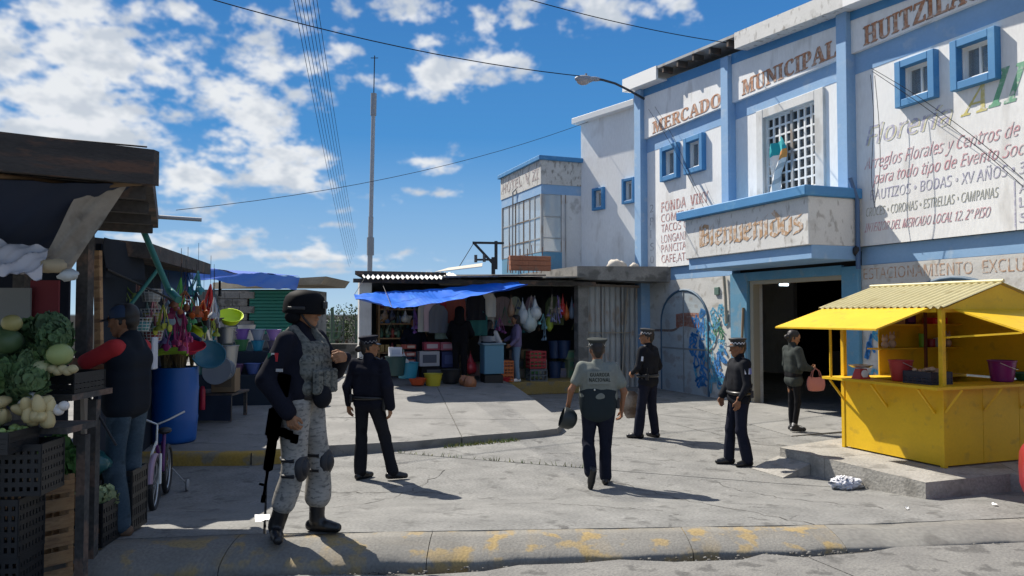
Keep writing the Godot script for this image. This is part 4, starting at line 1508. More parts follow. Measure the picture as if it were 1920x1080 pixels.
# o: label, at, turn, h (height of the bare head's crown), pose, skin, hair, jacket, trousers, shoes, cell ...
func person(o: Dictionary) -> Node3D:
	var P: Dictionary = POSE.duplicate()
	P.merge(o.get("pose", {}), true)
	var n := thing("person", o.label, "person", o.at, o.turn, o.get("group", ""))
	var k: float = o.h / 1.70
	var xf := Transform3D(Basis.from_scale(Vector3.ONE * k), Vector3.ZERO)
	var cell: float = o.get("cell", 0.016)
	var hb := Basis(Vector3.UP, P.yaw) * Basis(Vector3.RIGHT, P.pitch)
	var hc: Vector3 = P.head
	var w: float = o.get("bulk", 1.0)
	var neck := V(0, 1.43, -0.015).lerp(V(hc.x, 1.43, hc.z - 0.03), 0.5)
	# the body, one continuous skin
	var m := MB.new()
	m.x = xf
	var sk: Color = o.get("skin", Color(0.30, 0.155, 0.09))
	m.col = sk
	var bb := [[V(-0.08, 1.3, -0.005), V(0.08, 1.3, -0.005), 0.085, 0.085], [V(-0.07, 1.1, 0), V(0.07, 1.1, 0), 0.08, 0.08], [V(-0.07, 0.94, 0), V(0.07, 0.94, 0), 0.085, 0.085], [V(0, 1.3, 0), V(0, 0.95, 0), 0.08, 0.08], [V(0, 1.36, -0.01), neck, 0.07, 0.056], [neck, hc + hb * V(0, -0.03, -0.02), 0.056, 0.056]]
	for s in ["L", "R"]:
		bb.append([V(0, 1.36, -0.01), P["sh" + s], 0.06, 0.05])
		bb.append([P["sh" + s], P["elb" + s], 0.044, 0.037])
		bb.append([P["elb" + s], P["wri" + s], 0.037, 0.027])
		bb.append([P["hip" + s], P["knee" + s], 0.065, 0.045])
		bb.append([P["knee" + s], P["ank" + s], 0.045, 0.034])
		var td: Vector3 = (P["toe" + s] as Vector3).normalized()
		bb.append([P["ank" + s] - V(0, 0.03, 0), P["ank" + s] + td * 0.10 - V(0, 0.04, 0), 0.03, 0.025])
	sdf(m, bb, cell * 1.25, 0.03)
	sdf(m, head_bones(hc, hb), cell * 0.55, 0.016)
	for s in ["L", "R"]:
		sdf(m, hand_bones(P["wri" + s], P["hand" + s], P["palm" + s], P["thumb" + s], P["curl" + s]), cell * 0.42, 0.006)
	var sm := surf("skin", Color(0.95, 0.95, 0.95), Color(1, 1, 1), Color(0.9, 0.85, 0.85), 0.7, 0.2, 0.05, 0.5, 0.0, 64, 3, Vector3.ONE, false)
	part("body", m, sm, n)
	# eyes and brows
	for s in [-1.0, 1.0]:
		m = MB.new()
		m.x = xf * Transform3D(hb, hc)
		m.col = Color(0.5, 0.47, 0.43)
		m.ball(V(0.031 * s, 0.008, 0.078), V(0.013, 0.009, 0.01), 8, 5)
		m.col = Color(0.02, 0.012, 0.01)
		m.ball(V(0.031 * s, 0.008, 0.0835), V(0.006, 0.006, 0.006), 6, 4)
		m.col = Color(0.015, 0.01, 0.008)
		m.tube([V(0.014 * s, 0.026, 0.091), V(0.032 * s, 0.031, 0.089), V(0.05 * s, 0.025, 0.076)], 0.004, 5)
		part("eye", m, pm(1, 1, 1, 0.4), n)
	if o.get("hair_mat"):
		m = MB.new()
		m.x = xf
		var hs := [[V(0, 0.05, -0.045), V(0, 0.058, 0.005), 0.083, 0.078], [V(0, 0.0, -0.055), V(0, 0.02, -0.05), 0.07, 0.078], [V(0.05, 0.03, -0.02), V(0.062, -0.01, -0.02), 0.045, 0.026], [V(-0.05, 0.03, -0.02), V(-0.062, -0.01, -0.02), 0.045, 0.026], [V(0, -0.02, -0.06), V(0, -0.06, -0.06), 0.06, 0.04]]
		if o.get("bun"):
			hs.append([V(0, -0.01, -0.13), V(0, -0.02, -0.14), 0.04, 0.04])
			hs.append([V(0, -0.01, -0.09), V(0, -0.01, -0.13), 0.03, 0.03])
		if o.get("long_hair"):
			hs.append([V(0, -0.05, -0.06), V(0, -0.24, -0.10), 0.065, 0.03])
			hs.append([V(0.06, 0.0, -0.02), V(0.065, -0.10, -0.02), 0.03, 0.022])
			hs.append([V(-0.06, 0.0, -0.02), V(-0.065, -0.10, -0.02), 0.03, 0.022])
		var hh := []
		for q in hs:
			hh.append([hc + hb * q[0], hc + hb * q[1], q[2], q[3]])
		sdf(m, hh, cell * 0.6, 0.012, 0.004)
		part("hair", m, o.hair_mat, n)
	# trousers
	m = MB.new()
	m.x = xf
	var fit: float = o.get("loose", 1.0)
	var tb := [[V(-0.075, 0.95, -0.005), V(0.075, 0.95, -0.005), 0.115 * w, 0.115 * w], [V(-0.07, 1.03, 0), V(0.07, 1.03, 0), 0.108 * w, 0.108 * w]]
	for s in ["L", "R"]:
		tb.append([P["hip" + s], P["knee" + s], 0.098 * w * fit, 0.072 * fit])
		var cuff: Vector3 = (P["ank" + s] as Vector3).lerp(P["knee" + s], o.get("cuff", 0.02))
		tb.append([P["knee" + s], cuff, 0.070 * fit, o.get("cuff_r", 0.062)])
	sdf(m, tb, cell, 0.03, 0.03, -INF, 1.6)
	part("trousers", m, o.trousers, n)
	# jacket or shirt
	if o.has("jacket"):
		m = MB.new()
		m.x = xf
		var hem: float = o.get("hem", 0.90)
		var jb := [[V(-0.095, 1.29, -0.005), V(0.095, 1.29, -0.005), 0.122 * w, 0.122 * w], [V(-0.085, 1.12, 0.005), V(0.085, 1.12, 0.005), 0.122 * w, 0.122 * w], [V(-0.085, hem + 0.06, 0), V(0.085, hem + 0.06, 0), 0.125 * w, 0.125 * w],
			[V(-0.085, 1.2, 0.0), V(0.085, 1.2, 0.0), 0.122 * w, 0.122 * w], [V(-0.085, 1.05, 0.0), V(0.085, 1.05, 0.0), 0.123 * w, 0.123 * w], [V(-0.12, 1.385, -0.015), V(0.12, 1.385, -0.015), 0.062, 0.062], [V(0, 1.4, -0.015), neck + V(0, o.get("collar", 0.015), 0), 0.08, 0.068]]
		for s in ["L", "R"]:
			var sr: float = o.get("sleeve", 1.0)
			jb.append([P["sh" + s], P["elb" + s] if sr > 0.5 else (P["sh" + s] as Vector3).lerp(P["elb" + s], sr * 1.7), 0.076 * o.get("arm", 1.0), (0.062 if sr > 0.5 else 0.072) * o.get("arm", 1.0)])
			if sr > 0.5:
				jb.append([P["elb" + s], (P["wri" + s] as Vector3).lerp(P["elb" + s], 0.04), 0.062, 0.046])
		sdf(m, jb, cell, 0.024, 0.026, -INF, 1.7)
		part(o.get("jacket_name", "jacket"), m, o.jacket, n)
	# shoes
	for s in ["L", "R"]:
		m = MB.new()
		m.x = xf
		var td: Vector3 = (P["toe" + s] as Vector3).normalized()
		var an: Vector3 = P["ank" + s]
		var up := V(0, 1, 0)
		var dn := (-up + td * up.dot(td)).normalized()
		var low := an + dn * 0.045
		var sb := [[low - td * 0.045, low + td * 0.09, 0.042, 0.042], [low + td * 0.09, low + td * 0.16 + dn * 0.006, 0.043, 0.034], [an, low + td * 0.08, 0.046, 0.035], [an + V(0, 0.03, 0), an, 0.05, 0.048]]
		if o.get("boots"):
			sb.append([an + (P["knee" + s] - an) * 0.55, an, 0.062, 0.054])
		sdf(m, sb, cell * 0.7, 0.012, 0.002, an.y - 0.085 if td.y > -0.1 else -INF)
		part("shoe" if not o.get("boots") else "boot", m, o.shoes, n)
	n.set_meta("k", k)
	n.remove_meta("k")
	hats(n, o, xf * Transform3D(hb, hc))
	return n

func hats(n: Node3D, o: Dictionary, x: Transform3D):
	var kind: String = o.get("hat", "")
	var m := MB.new()
	if kind == "cap":
		var tilt := Transform3D(Basis(Vector3.RIGHT, -0.10), V(0, 0.055, -0.012))
		m.x = x * tilt
		m.lathe([Vector2(0.096, -0.012), Vector2(0.098, 0.0), Vector2(0.1, 0.045), Vector2(0.118, 0.062), Vector2(0.124, 0.072), Vector2(0.116, 0.082), Vector2(0.06, 0.09), Vector2(0.0, 0.09)], 20)
		var cap := part("cap", m, o.hat_mat, n)
		m = MB.new()
		m.x = x * tilt
		var g := []
		for r in 4:
			var row := []
			for q in 9:
				var t := lerpf(-1.15, 1.15, q / 8.0)
				var rr := 0.096 + r * 0.017
				row.append(V(sin(t) * rr * (1.0 if r == 0 else 0.96), -0.008 - r * 0.009 * cos(t), cos(t) * rr))
			g.append(row)
		m.sheet(g, 0.004)
		part("visor", m, pm(0.012, 0.012, 0.013, 0.3), cap)
		if o.get("checks"):
			m = MB.new()
			m.x = x * tilt
			m.col = o.checks
			for q in 26:
				var t := TAU * q / 26.0
				for r in 2:
					if (q + r) % 2 == 0:
						m.bar(V(sin(t) * 0.1005, 0.008 + r * 0.014, cos(t) * 0.1005), V(sin(t + 0.24) * 0.1005, 0.008 + r * 0.014, cos(t + 0.24) * 0.1005), 0.003, 0.014)
			var ck := part("checked_band", m, pm(1, 1, 1, 0.6), cap)
			ck.set_meta("kind", "stuff")
	elif kind == "ball_cap":
		m.x = x * Transform3D(Basis(Vector3.RIGHT, 0.0), V(0, 0.045, -0.012))
		m.lathe([Vector2(0.098, -0.02), Vector2(0.1, 0.01), Vector2(0.094, 0.04), Vector2(0.075, 0.066), Vector2(0.04, 0.08), Vector2(0.0, 0.083)], 20)
		var cap := part("cap", m, o.hat_mat, n)
		m = MB.new()
		m.x = x * Transform3D(Basis(), V(0, 0.045, -0.012))
		var g := []
		for r in 4:
			var row := []
			for q in 9:
				var t := lerpf(-1.0, 1.0, q / 8.0)
				var rr := 0.094 + r * 0.028
				row.append(V(sin(t) * rr * (1.0 - r * 0.08), -0.006 - r * 0.006, cos(t) * rr))
			g.append(row)
		m.sheet(g, 0.004)
		part("visor", m, o.hat_mat, cap)
	elif kind == "helmet":
		m.x = x * Transform3D(Basis(Vector3.RIGHT, 0.03).scaled(V(1.02, 1.0, 1.2)), V(0, 0.015, -0.012))
		m.lathe([Vector2(0.118, -0.035), Vector2(0.128, -0.03), Vector2(0.128, -0.01), Vector2(0.126, 0.04), Vector2(0.115, 0.085), Vector2(0.09, 0.115), Vector2(0.05, 0.134), Vector2(0.0, 0.14)], 28)
		var h := part("helmet", m, o.hat_mat, n)
		for s in [-1.0, 1.0]:
			m = MB.new()
			m.x = x
			m.box(V(0.126 * s, 0.02, -0.01), V(0.016, 0.024, 0.13), 0.005)
			part("side_rail", m, M.black, h)
			m = MB.new()
			m.x = x
			m.ball(V(0.098 * s, -0.04, -0.05), V(0.03, 0.05, 0.06), 10, 7)
			part("ear_flap", m, o.hat_mat, h)
		m = MB.new()
		m.x = x
		m.box(V(0, 0.045, 0.148), V(0.05, 0.055, 0.022), 0.006)
		part("mount", m, M.dark_metal, h)
		m = MB.new()
		m.x = x
		m.tube([V(-0.1, 0.0, 0.0), V(-0.085, -0.05, 0.03), V(-0.05, -0.10, 0.06), V(0, -0.118, 0.075), V(0.05, -0.10, 0.06), V(0.085, -0.05, 0.03), V(0.1, 0.0, 0.0)], 0.008, 6)
		part("chin_strap", m, M.black, h)

func patch(n: Node3D, at: Vector3, face: Vector3, size: Vector2, cols: Array, called := "patch"):
	var m := MB.new()
	var z := face.normalized()
	var x := Vector3.UP.cross(z).normalized()
	m.x = Transform3D(Basis(x, z.cross(x), z), at)
	var c := cols.size()
	for k in c:
		m.col = cols[k]
		m.box(V((k - (c - 1) / 2.0) * size.x / c, 0, 0), V(size.x / c, size.y, 0.006))
	return part(called, m, pm(1, 1, 1, 0.8), n)

func build_people():
	fold.seed = 9
	fold.frequency = 0.1
	fold.fractal_octaves = 3
	var navy := surf("navy", Color(0.0085, 0.0095, 0.016), Color(0.014, 0.015, 0.024), Color(0.006, 0.006, 0.01), 0.7, 0.5, 0.15, 0.85, 0.0, 128, 3, Vector3.ONE, false)
	var navy2 := surf("navy2", Color(0.011, 0.012, 0.016), Color(0.017, 0.018, 0.022), Color(0.008, 0.008, 0.01), 0.7, 0.5, 0.15, 0.8, 0.0, 128, 4, Vector3.ONE, false)
	var trou := surf("trouser_navy", Color(0.010, 0.012, 0.022), Color(0.016, 0.018, 0.03), Color(0.007, 0.008, 0.014), 0.7, 0.5, 0.15, 0.85, 0.0, 128, 5, Vector3.ONE, false)
	var camo := surf("camo", Color(0.235, 0.225, 0.205), Color(0.33, 0.32, 0.30), Color(0.10, 0.10, 0.10), 0.57, 0.42, 0.1, 0.9, 0.0, 128, 6, Vector3(1, 1.6, 1), false, 0.05)
	var camo2 := surf("camo_vest", Color(0.12, 0.125, 0.112), Color(0.17, 0.175, 0.16), Color(0.045, 0.05, 0.05), 0.53, 0.34, 0.1, 0.9, 0.0, 128, 7, Vector3(1, 1.4, 1), false, 0.05)
	var shoe := pm(0.010, 0.010, 0.011, 0.38)
	var hair := pm(0.012, 0.009, 0.008, 0.55)
	# soldier on the kerb, turned to the shops
	var s := person({"label": "helmeted soldier in black shirt and pale camouflage trousers standing on the kerb", "at": V(-1.60, gy(-1.6, -5.95) + 0.0, -5.93), "turn": deg_to_rad(72), "h": 1.82, "cell": 0.013, "bulk": 1.0, "loose": 1.22, "cuff": 0.42, "cuff_r": 0.086, "boots": true,
		"pose": {"elbR": V(-0.275, 1.11, -0.10), "wriR": V(-0.25, 0.885, 0.06), "handR": V(0.05, -1, 0.35), "curlR": 0.45, "elbL": V(0.30, 1.13, 0.10), "wriL": V(0.13, 1.255, 0.27), "handL": V(-1, 0.05, -0.1), "palmL": V(0, -0.3, -1), "thumbL": V(0, 1, 0), "curlL": 0.75,
			"kneeR": V(-0.12, 0.48, 0.02), "ankR": V(-0.14, 0.085, -0.11), "toeR": V(-0.85, 0, 0.7), "kneeL": V(0.11, 0.48, 0.07), "ankL": V(0.12, 0.085, 0.05), "toeL": V(0.06, 0, 1), "yaw": 0.12, "pitch": 0.02},
		"jacket": navy, "jacket_name": "shirt", "trousers": camo, "shoes": shoe, "hat": "helmet", "hat_mat": pm(0.006, 0.0065, 0.008, 0.7), "collar": 0.06, "hem": 0.98})
	soldier_kit(s, 1.82 / 1.70, camo2)
	# woman officer walking towards the shops
	var wo := person({"label": "officer in black jacket and cap walking away beside the end of the raised walk", "at": V(-1.66, 0.0, -9.0), "turn": deg_to_rad(164), "h": 1.63, "bulk": 0.98,
		"pose": {"kneeR": V(-0.16, 0.50, 0.10), "ankR": V(-0.30, 0.10, 0.04), "toeR": V(-0.75, -0.05, 0.6), "ankL": V(0.09, 0.085, -0.02), "toeL": V(-0.35, 0, 0.8), "yaw": -0.95, "elbL": V(0.265, 1.12, -0.05), "wriL": V(0.28, 0.88, 0.02), "elbR": V(-0.265, 1.12, -0.06), "wriR": V(-0.28, 0.87, 0.0)},
		"jacket": navy, "loose": 1.08, "cuff_r": 0.07, "trousers": navy2, "shoes": shoe, "hat": "cap", "hat_mat": navy, "checks": Color(0.12, 0.12, 0.13), "hair_mat": hair, "bun": true, "collar": 0.04, "hem": 0.87})
	officer_kit(wo, 1.63 / 1.7, 0.98)
	# guardsman walking away, helmet in hand
	var g := person({"label": "guardsman in grey green short sleeved shirt walking away with a helmet in his hand", "at": V(0.96, 0.0, -8.72), "turn": deg_to_rad(184), "h": 1.61, "bulk": 1.14, "sleeve": 0.36, "skin": Color(0.27, 0.135, 0.08),
		"pose": {"kneeL": V(0.10, 0.50, 0.06), "ankL": V(0.13, 0.20, -0.26), "toeL": V(0.12, -0.95, 0.3), "kneeR": V(-0.10, 0.48, 0.04), "ankR": V(-0.10, 0.085, 0.03), "toeR": V(-0.3, 0, 1), "elbL": V(0.32, 1.12, -0.05), "wriL": V(0.34, 0.91, 0.08), "curlL": 0.7, "elbR": V(-0.31, 1.10, -0.04), "wriR": V(-0.30, 0.87, 0.06), "curlR": 0.4},
		"jacket": surf("guard_shirt", Color(0.16, 0.175, 0.155), Color(0.20, 0.215, 0.19), Color(0.13, 0.14, 0.13), 0.66, 0.6, 0.1, 0.85, 0.0, 128, 8, Vector3.ONE, false), "jacket_name": "shirt", "loose": 1.12, "cuff_r": 0.074, "trousers": trou, "shoes": shoe, "hat": "cap", "hat_mat": pm(0.05, 0.055, 0.052, 0.8), "checks": Color(0.35, 0.35, 0.33), "hair_mat": hair, "hem": 0.98})
	guard_kit(g, 1.61 / 1.70)
	# two officers by the market door
	var b := person({"label": "officer in dark jacket and grey cap standing by the arched shutter, hands in front", "at": V(2.10, 0.0, -12.0), "turn": deg_to_rad(-128), "h": 1.66, "bulk": 1.02,
		"pose": {"ankL": V(0.13, 0.085, 0.10), "kneeL": V(0.11, 0.48, 0.06), "ankR": V(-0.13, 0.085, -0.06), "kneeR": V(-0.12, 0.48, 0.0), "toeL": V(0.4, 0, 1), "elbL": V(0.29, 1.12, 0.02), "wriL": V(0.17, 1.0, 0.20), "handL": V(-0.6, -0.3, 0.5), "curlL": 0.6, "elbR": V(-0.29, 1.12, -0.02), "wriR": V(-0.16, 1.02, 0.2), "handR": V(0.6, -0.2, 0.5), "curlR": 0.6, "yaw": 0.35},
		"jacket": navy2, "loose": 1.12, "cuff_r": 0.072, "trousers": trou, "shoes": shoe, "hat": "cap", "hat_mat": pm(0.05, 0.052, 0.055, 0.7), "checks": Color(0.4, 0.4, 0.4), "hair_mat": hair, "collar": 0.03, "hem": 0.84})
	officer_kit(b, 1.66 / 1.7, 1.02)
	patch(b, V(0.262, 1.26, -0.02) * (1.66 / 1.7) + V(0.012, 0, -0.01), V(1, 0.2, -0.2), Vector2(0.07, 0.07), [Color(0.6, 0.6, 0.62)])
	var c := person({"label": "officer in black jacket and checked cap band standing beside the dark market doorway", "at": V(2.88, 0.0, -9.85), "turn": deg_to_rad(-82), "h": 1.58, "bulk": 1.0, "skin": Color(0.24, 0.12, 0.07),
		"pose": {"ankR": V(-0.10, 0.085, 0.11), "kneeR": V(-0.1, 0.48, 0.08), "ankL": V(0.11, 0.085, -0.06), "toeL": V(0.2, 0, 1), "toeR": V(-0.1, 0, 1), "elbL": V(0.26, 1.10, 0.0), "wriL": V(0.24, 0.90, 0.12), "elbR": V(-0.26, 1.10, 0.02), "wriR": V(-0.2, 0.92, 0.16), "pitch": 0.1},
		"jacket": navy2, "loose": 1.12, "cuff_r": 0.072, "trousers": trou, "shoes": shoe, "hat": "cap", "hat_mat": pm(0.012, 0.013, 0.016, 0.6), "checks": Color(0.62, 0.62, 0.62), "hair_mat": hair, "collar": 0.05, "hem": 0.84})
	officer_kit(c, 1.58 / 1.7)
	patch(c, V(0.262, 1.29, -0.01) * (1.58 / 1.7) + V(0.005, 0, 0), V(1, 0.25, 0.1), Vector2(0.085, 0.075), [Color(0.55, 0.55, 0.58), Color(0.62, 0.62, 0.66), Color(0.16, 0.16, 0.3)])
	# visitor with a pink bag at the doorway
	person({"label": "visitor in grey hooded jacket and black leggings facing the yellow stall at the doorway", "at": V(4.55, 0.03, -12.55), "turn": deg_to_rad(100), "h": 1.60, "bulk": 0.95, "cuff_r": 0.045, "loose": 0.86,
		"pose": {"elbR": V(-0.26, 1.12, 0.02), "wriR": V(-0.16, 1.06, 0.24), "handR": V(0.4, 0.1, 0.9), "palmR": V(0.4, 0.6, 0), "curlR": 0.6, "elbL": V(0.26, 1.12, 0.0), "wriL": V(0.15, 1.08, 0.24), "handL": V(-0.4, 0.2, 0.8), "curlL": 0.6, "pitch": 0.3, "toeL": V(0.1, 0, 1), "toeR": V(-0.15, 0, 1), "ankL": V(0.08, 0.085, 0.02), "ankR": V(-0.08, 0.085, -0.03)},
		"jacket": surf("hoodie", Color(0.034, 0.04, 0.038), Color(0.05, 0.057, 0.054), Color(0.025, 0.03, 0.03), 0.7, 0.4, 0.15, 0.9, 0.0, 64, 9, Vector3.ONE, false), "trousers": pm(0.012, 0.012, 0.014, 0.7), "shoes": surf("sneaker", Color(0.03, 0.03, 0.032), Color(0.05, 0.05, 0.05), Color(0.7, 0.7, 0.7), 0.55, 0.2, 0.05, 0.6, 0.0, 64, 10, Vector3.ONE, false), "hair_mat": hair, "bun": true, "long_hair": false, "collar": 0.05, "hem": 0.80})
	var m := MB.new()
	# slouch bag: a lens shape under two handles
	var rows := []
	for r in 9:
		var row := []
		var t := r / 8.0
		for q in 13:
			var a := TAU * q / 12.0
			var hw := 0.135 + 0.035 * sin(t * PI)
			var th := 0.015 + 0.055 * sin(clampf(1.0 - t, 0, 1) * PI * 0.62)
			row.append(V(cos(a) * hw, 0.20 * t + 0.03 * cos(a) * cos(a) * (t - 0.2), sin(a) * th))
		rows.append(row)
	m.sheet(rows)
	m.ball(V(0, 0.0, 0), V(0.13, 0.02, 0.05), 12, 6)
	var bag := thing("handbag", "salmon pink handbag hanging from the arm of the visitor at the doorway", "bag", V(4.84, 0.70, -12.36), deg_to_rad(14))
	part("pouch", m, pm(0.42, 0.15, 0.12, 0.6), bag)
	for s2 in [-0.03, 0.03]:
		m = MB.new()
		m.tube([V(-0.09, 0.19, s2), V(-0.06, 0.3, s2 * 0.5), V(0.0, 0.345, 0), V(0.06, 0.3, s2 * 0.5), V(0.09, 0.19, s2)], 0.007, 6)
		part("handle", m, pm(0.34, 0.12, 0.1, 0.6), bag)
	m = MB.new()
	rows = []
	for r in 9:
		var row := []
		var t := r / 8.0
		for q in 13:
			var a := TAU * q / 12.0
			var hw := 0.105 * sin(pow(t, 0.7) * 2.5 + 0.25) + 0.03 + 0.012 * sin(a * 3.0 + t * 7.0)
			row.append(V(cos(a) * hw + 0.008 * sin(a * 5 + t * 9), 0.44 - 0.42 * t, sin(a) * hw * 0.6))
		rows.append(row)
	m.sheet(rows)
	single("cloth_bag", m, surf("bagcloth", Color(0.22, 0.16, 0.11), Color(0.36, 0.30, 0.24), Color(0.12, 0.08, 0.06), 0.55, 0.3, 0.2, 0.9, 0.0, 64, 11, Vector3.ONE, false), "beige cloth bag resting on the ground beside the officer at the arched shutter", "bag", "", V(1.86, 0.26, -12.2), 0.3)
	# greengrocer reaching over his boxes
	var v := person({"label": "vendor in red shirt, dark padded vest and cap reaching over the vegetable boxes", "at": V(-2.98, gy(-2.98, -6.05), -6.0), "turn": deg_to_rad(-96), "h": 1.75, "sleeve": 0.48, "arm": 0.84, "bulk": 0.88, "loose": 1.1, "cuff_r": 0.07, "skin": Color(0.26, 0.13, 0.075),
		"pose": {"elbL": V(0.24, 1.26, 0.20), "wriL": V(0.19, 1.33, 0.43), "handL": V(-0.05, 0.2, 1), "palmL": V(-0.3, -1, 0), "thumbL": V(-1, 0, 0), "curlL": 0.35, "elbR": V(-0.25, 1.2, 0.2), "wriR": V(-0.18, 1.22, 0.44), "handR": V(0.05, 0.1, 1), "palmR": V(0.3, -1, 0), "thumbR": V(1, 0, 0), "pitch": 0.12, "head": V(0, 1.575, 0.04), "ankL": V(0.1, 0.085, -0.04), "ankR": V(-0.1, 0.085, 0.04)},
		"jacket": pm(0.40, 0.018, 0.022, 0.85), "jacket_name": "shirt", "trousers": surf("jeans", Color(0.035, 0.06, 0.085), Color(0.07, 0.10, 0.13), Color(0.03, 0.045, 0.06), 0.6, 0.4, 0.2, 0.9, 0.0, 128, 12, Vector3.ONE, false), "shoes": pm(0.13, 0.075, 0.045, 0.7), "hat": "ball_cap", "hat_mat": pm(0.012, 0.03, 0.07, 0.75), "hair_mat": hair, "hem": 0.92})
	m = MB.new()
	m.x = Transform3D(Basis.from_scale(Vector3.ONE * (1.75 / 1.7)), Vector3.ZERO)
	sdf(m, [[V(-0.095, 1.29, -0.01), V(0.095, 1.29, -0.01), 0.121, 0.121], [V(-0.085, 1.16, 0), V(0.085, 1.16, 0), 0.124, 0.124], [V(-0.082, 1.05, 0), V(0.082, 1.05, 0), 0.127, 0.127], [V(-0.082, 0.96, 0), V(0.082, 0.96, 0), 0.127, 0.127], [V(-0.1, 1.40, -0.02), V(0.1, 1.40, -0.02), 0.062, 0.062], [V(0, 1.4, -0.03), V(0, 1.45, -0.03), 0.082, 0.072]], 0.015, 0.03, 0.012, -INF, 1.4)
	part("vest", m, pm(0.014, 0.018, 0.026, 0.75), v)

# belt, holster, radio and shoulder tabs worn over an officer's jacket
func officer_kit(n: Node3D, k: float, w := 1.0):
	var xf := Transform3D(Basis.from_scale(Vector3.ONE * k), Vector3.ZERO)
	var m := MB.new()
	m.x = xf
	var ring := []
	for e in 17:
		var t := TAU * e / 16.0
		ring.append(V(cos(t) * 0.222 * w, 0.985, sin(t) * 0.142 * w))
	m.tube(ring, 0.018, 6, false, 1.5)
	part("belt", m, pm(0.008, 0.008, 0.009, 0.35), n)
	m = MB.new()
	m.x = xf
	m.box(V(-0.222 * w, 0.91, -0.02), V(0.045, 0.16, 0.085), 0.014)
	part("holster", m, pm(0.008, 0.008, 0.009, 0.4), n)
	m = MB.new()
	m.x = xf
	m.box(V(0.19 * w, 0.975, -0.09), V(0.04, 0.10, 0.055), 0.01)
	m.tube([V(0.19 * w, 1.02, -0.09), V(0.2 * w, 1.12, -0.1)], 0.006, 5)
	part("radio", m, M.black, n)
	for s in [-1.0, 1.0]:
		m = MB.new()
		m.x = xf * Transform3D(Basis(V(0, 0, 1), -0.35 * s), V(0.135 * s, 1.452, -0.015))
		m.box(Vector3.ZERO, V(0.10, 0.008, 0.045), 0.003)
		part("shoulder_tab", m, pm(0.02, 0.02, 0.026, 0.6), n)

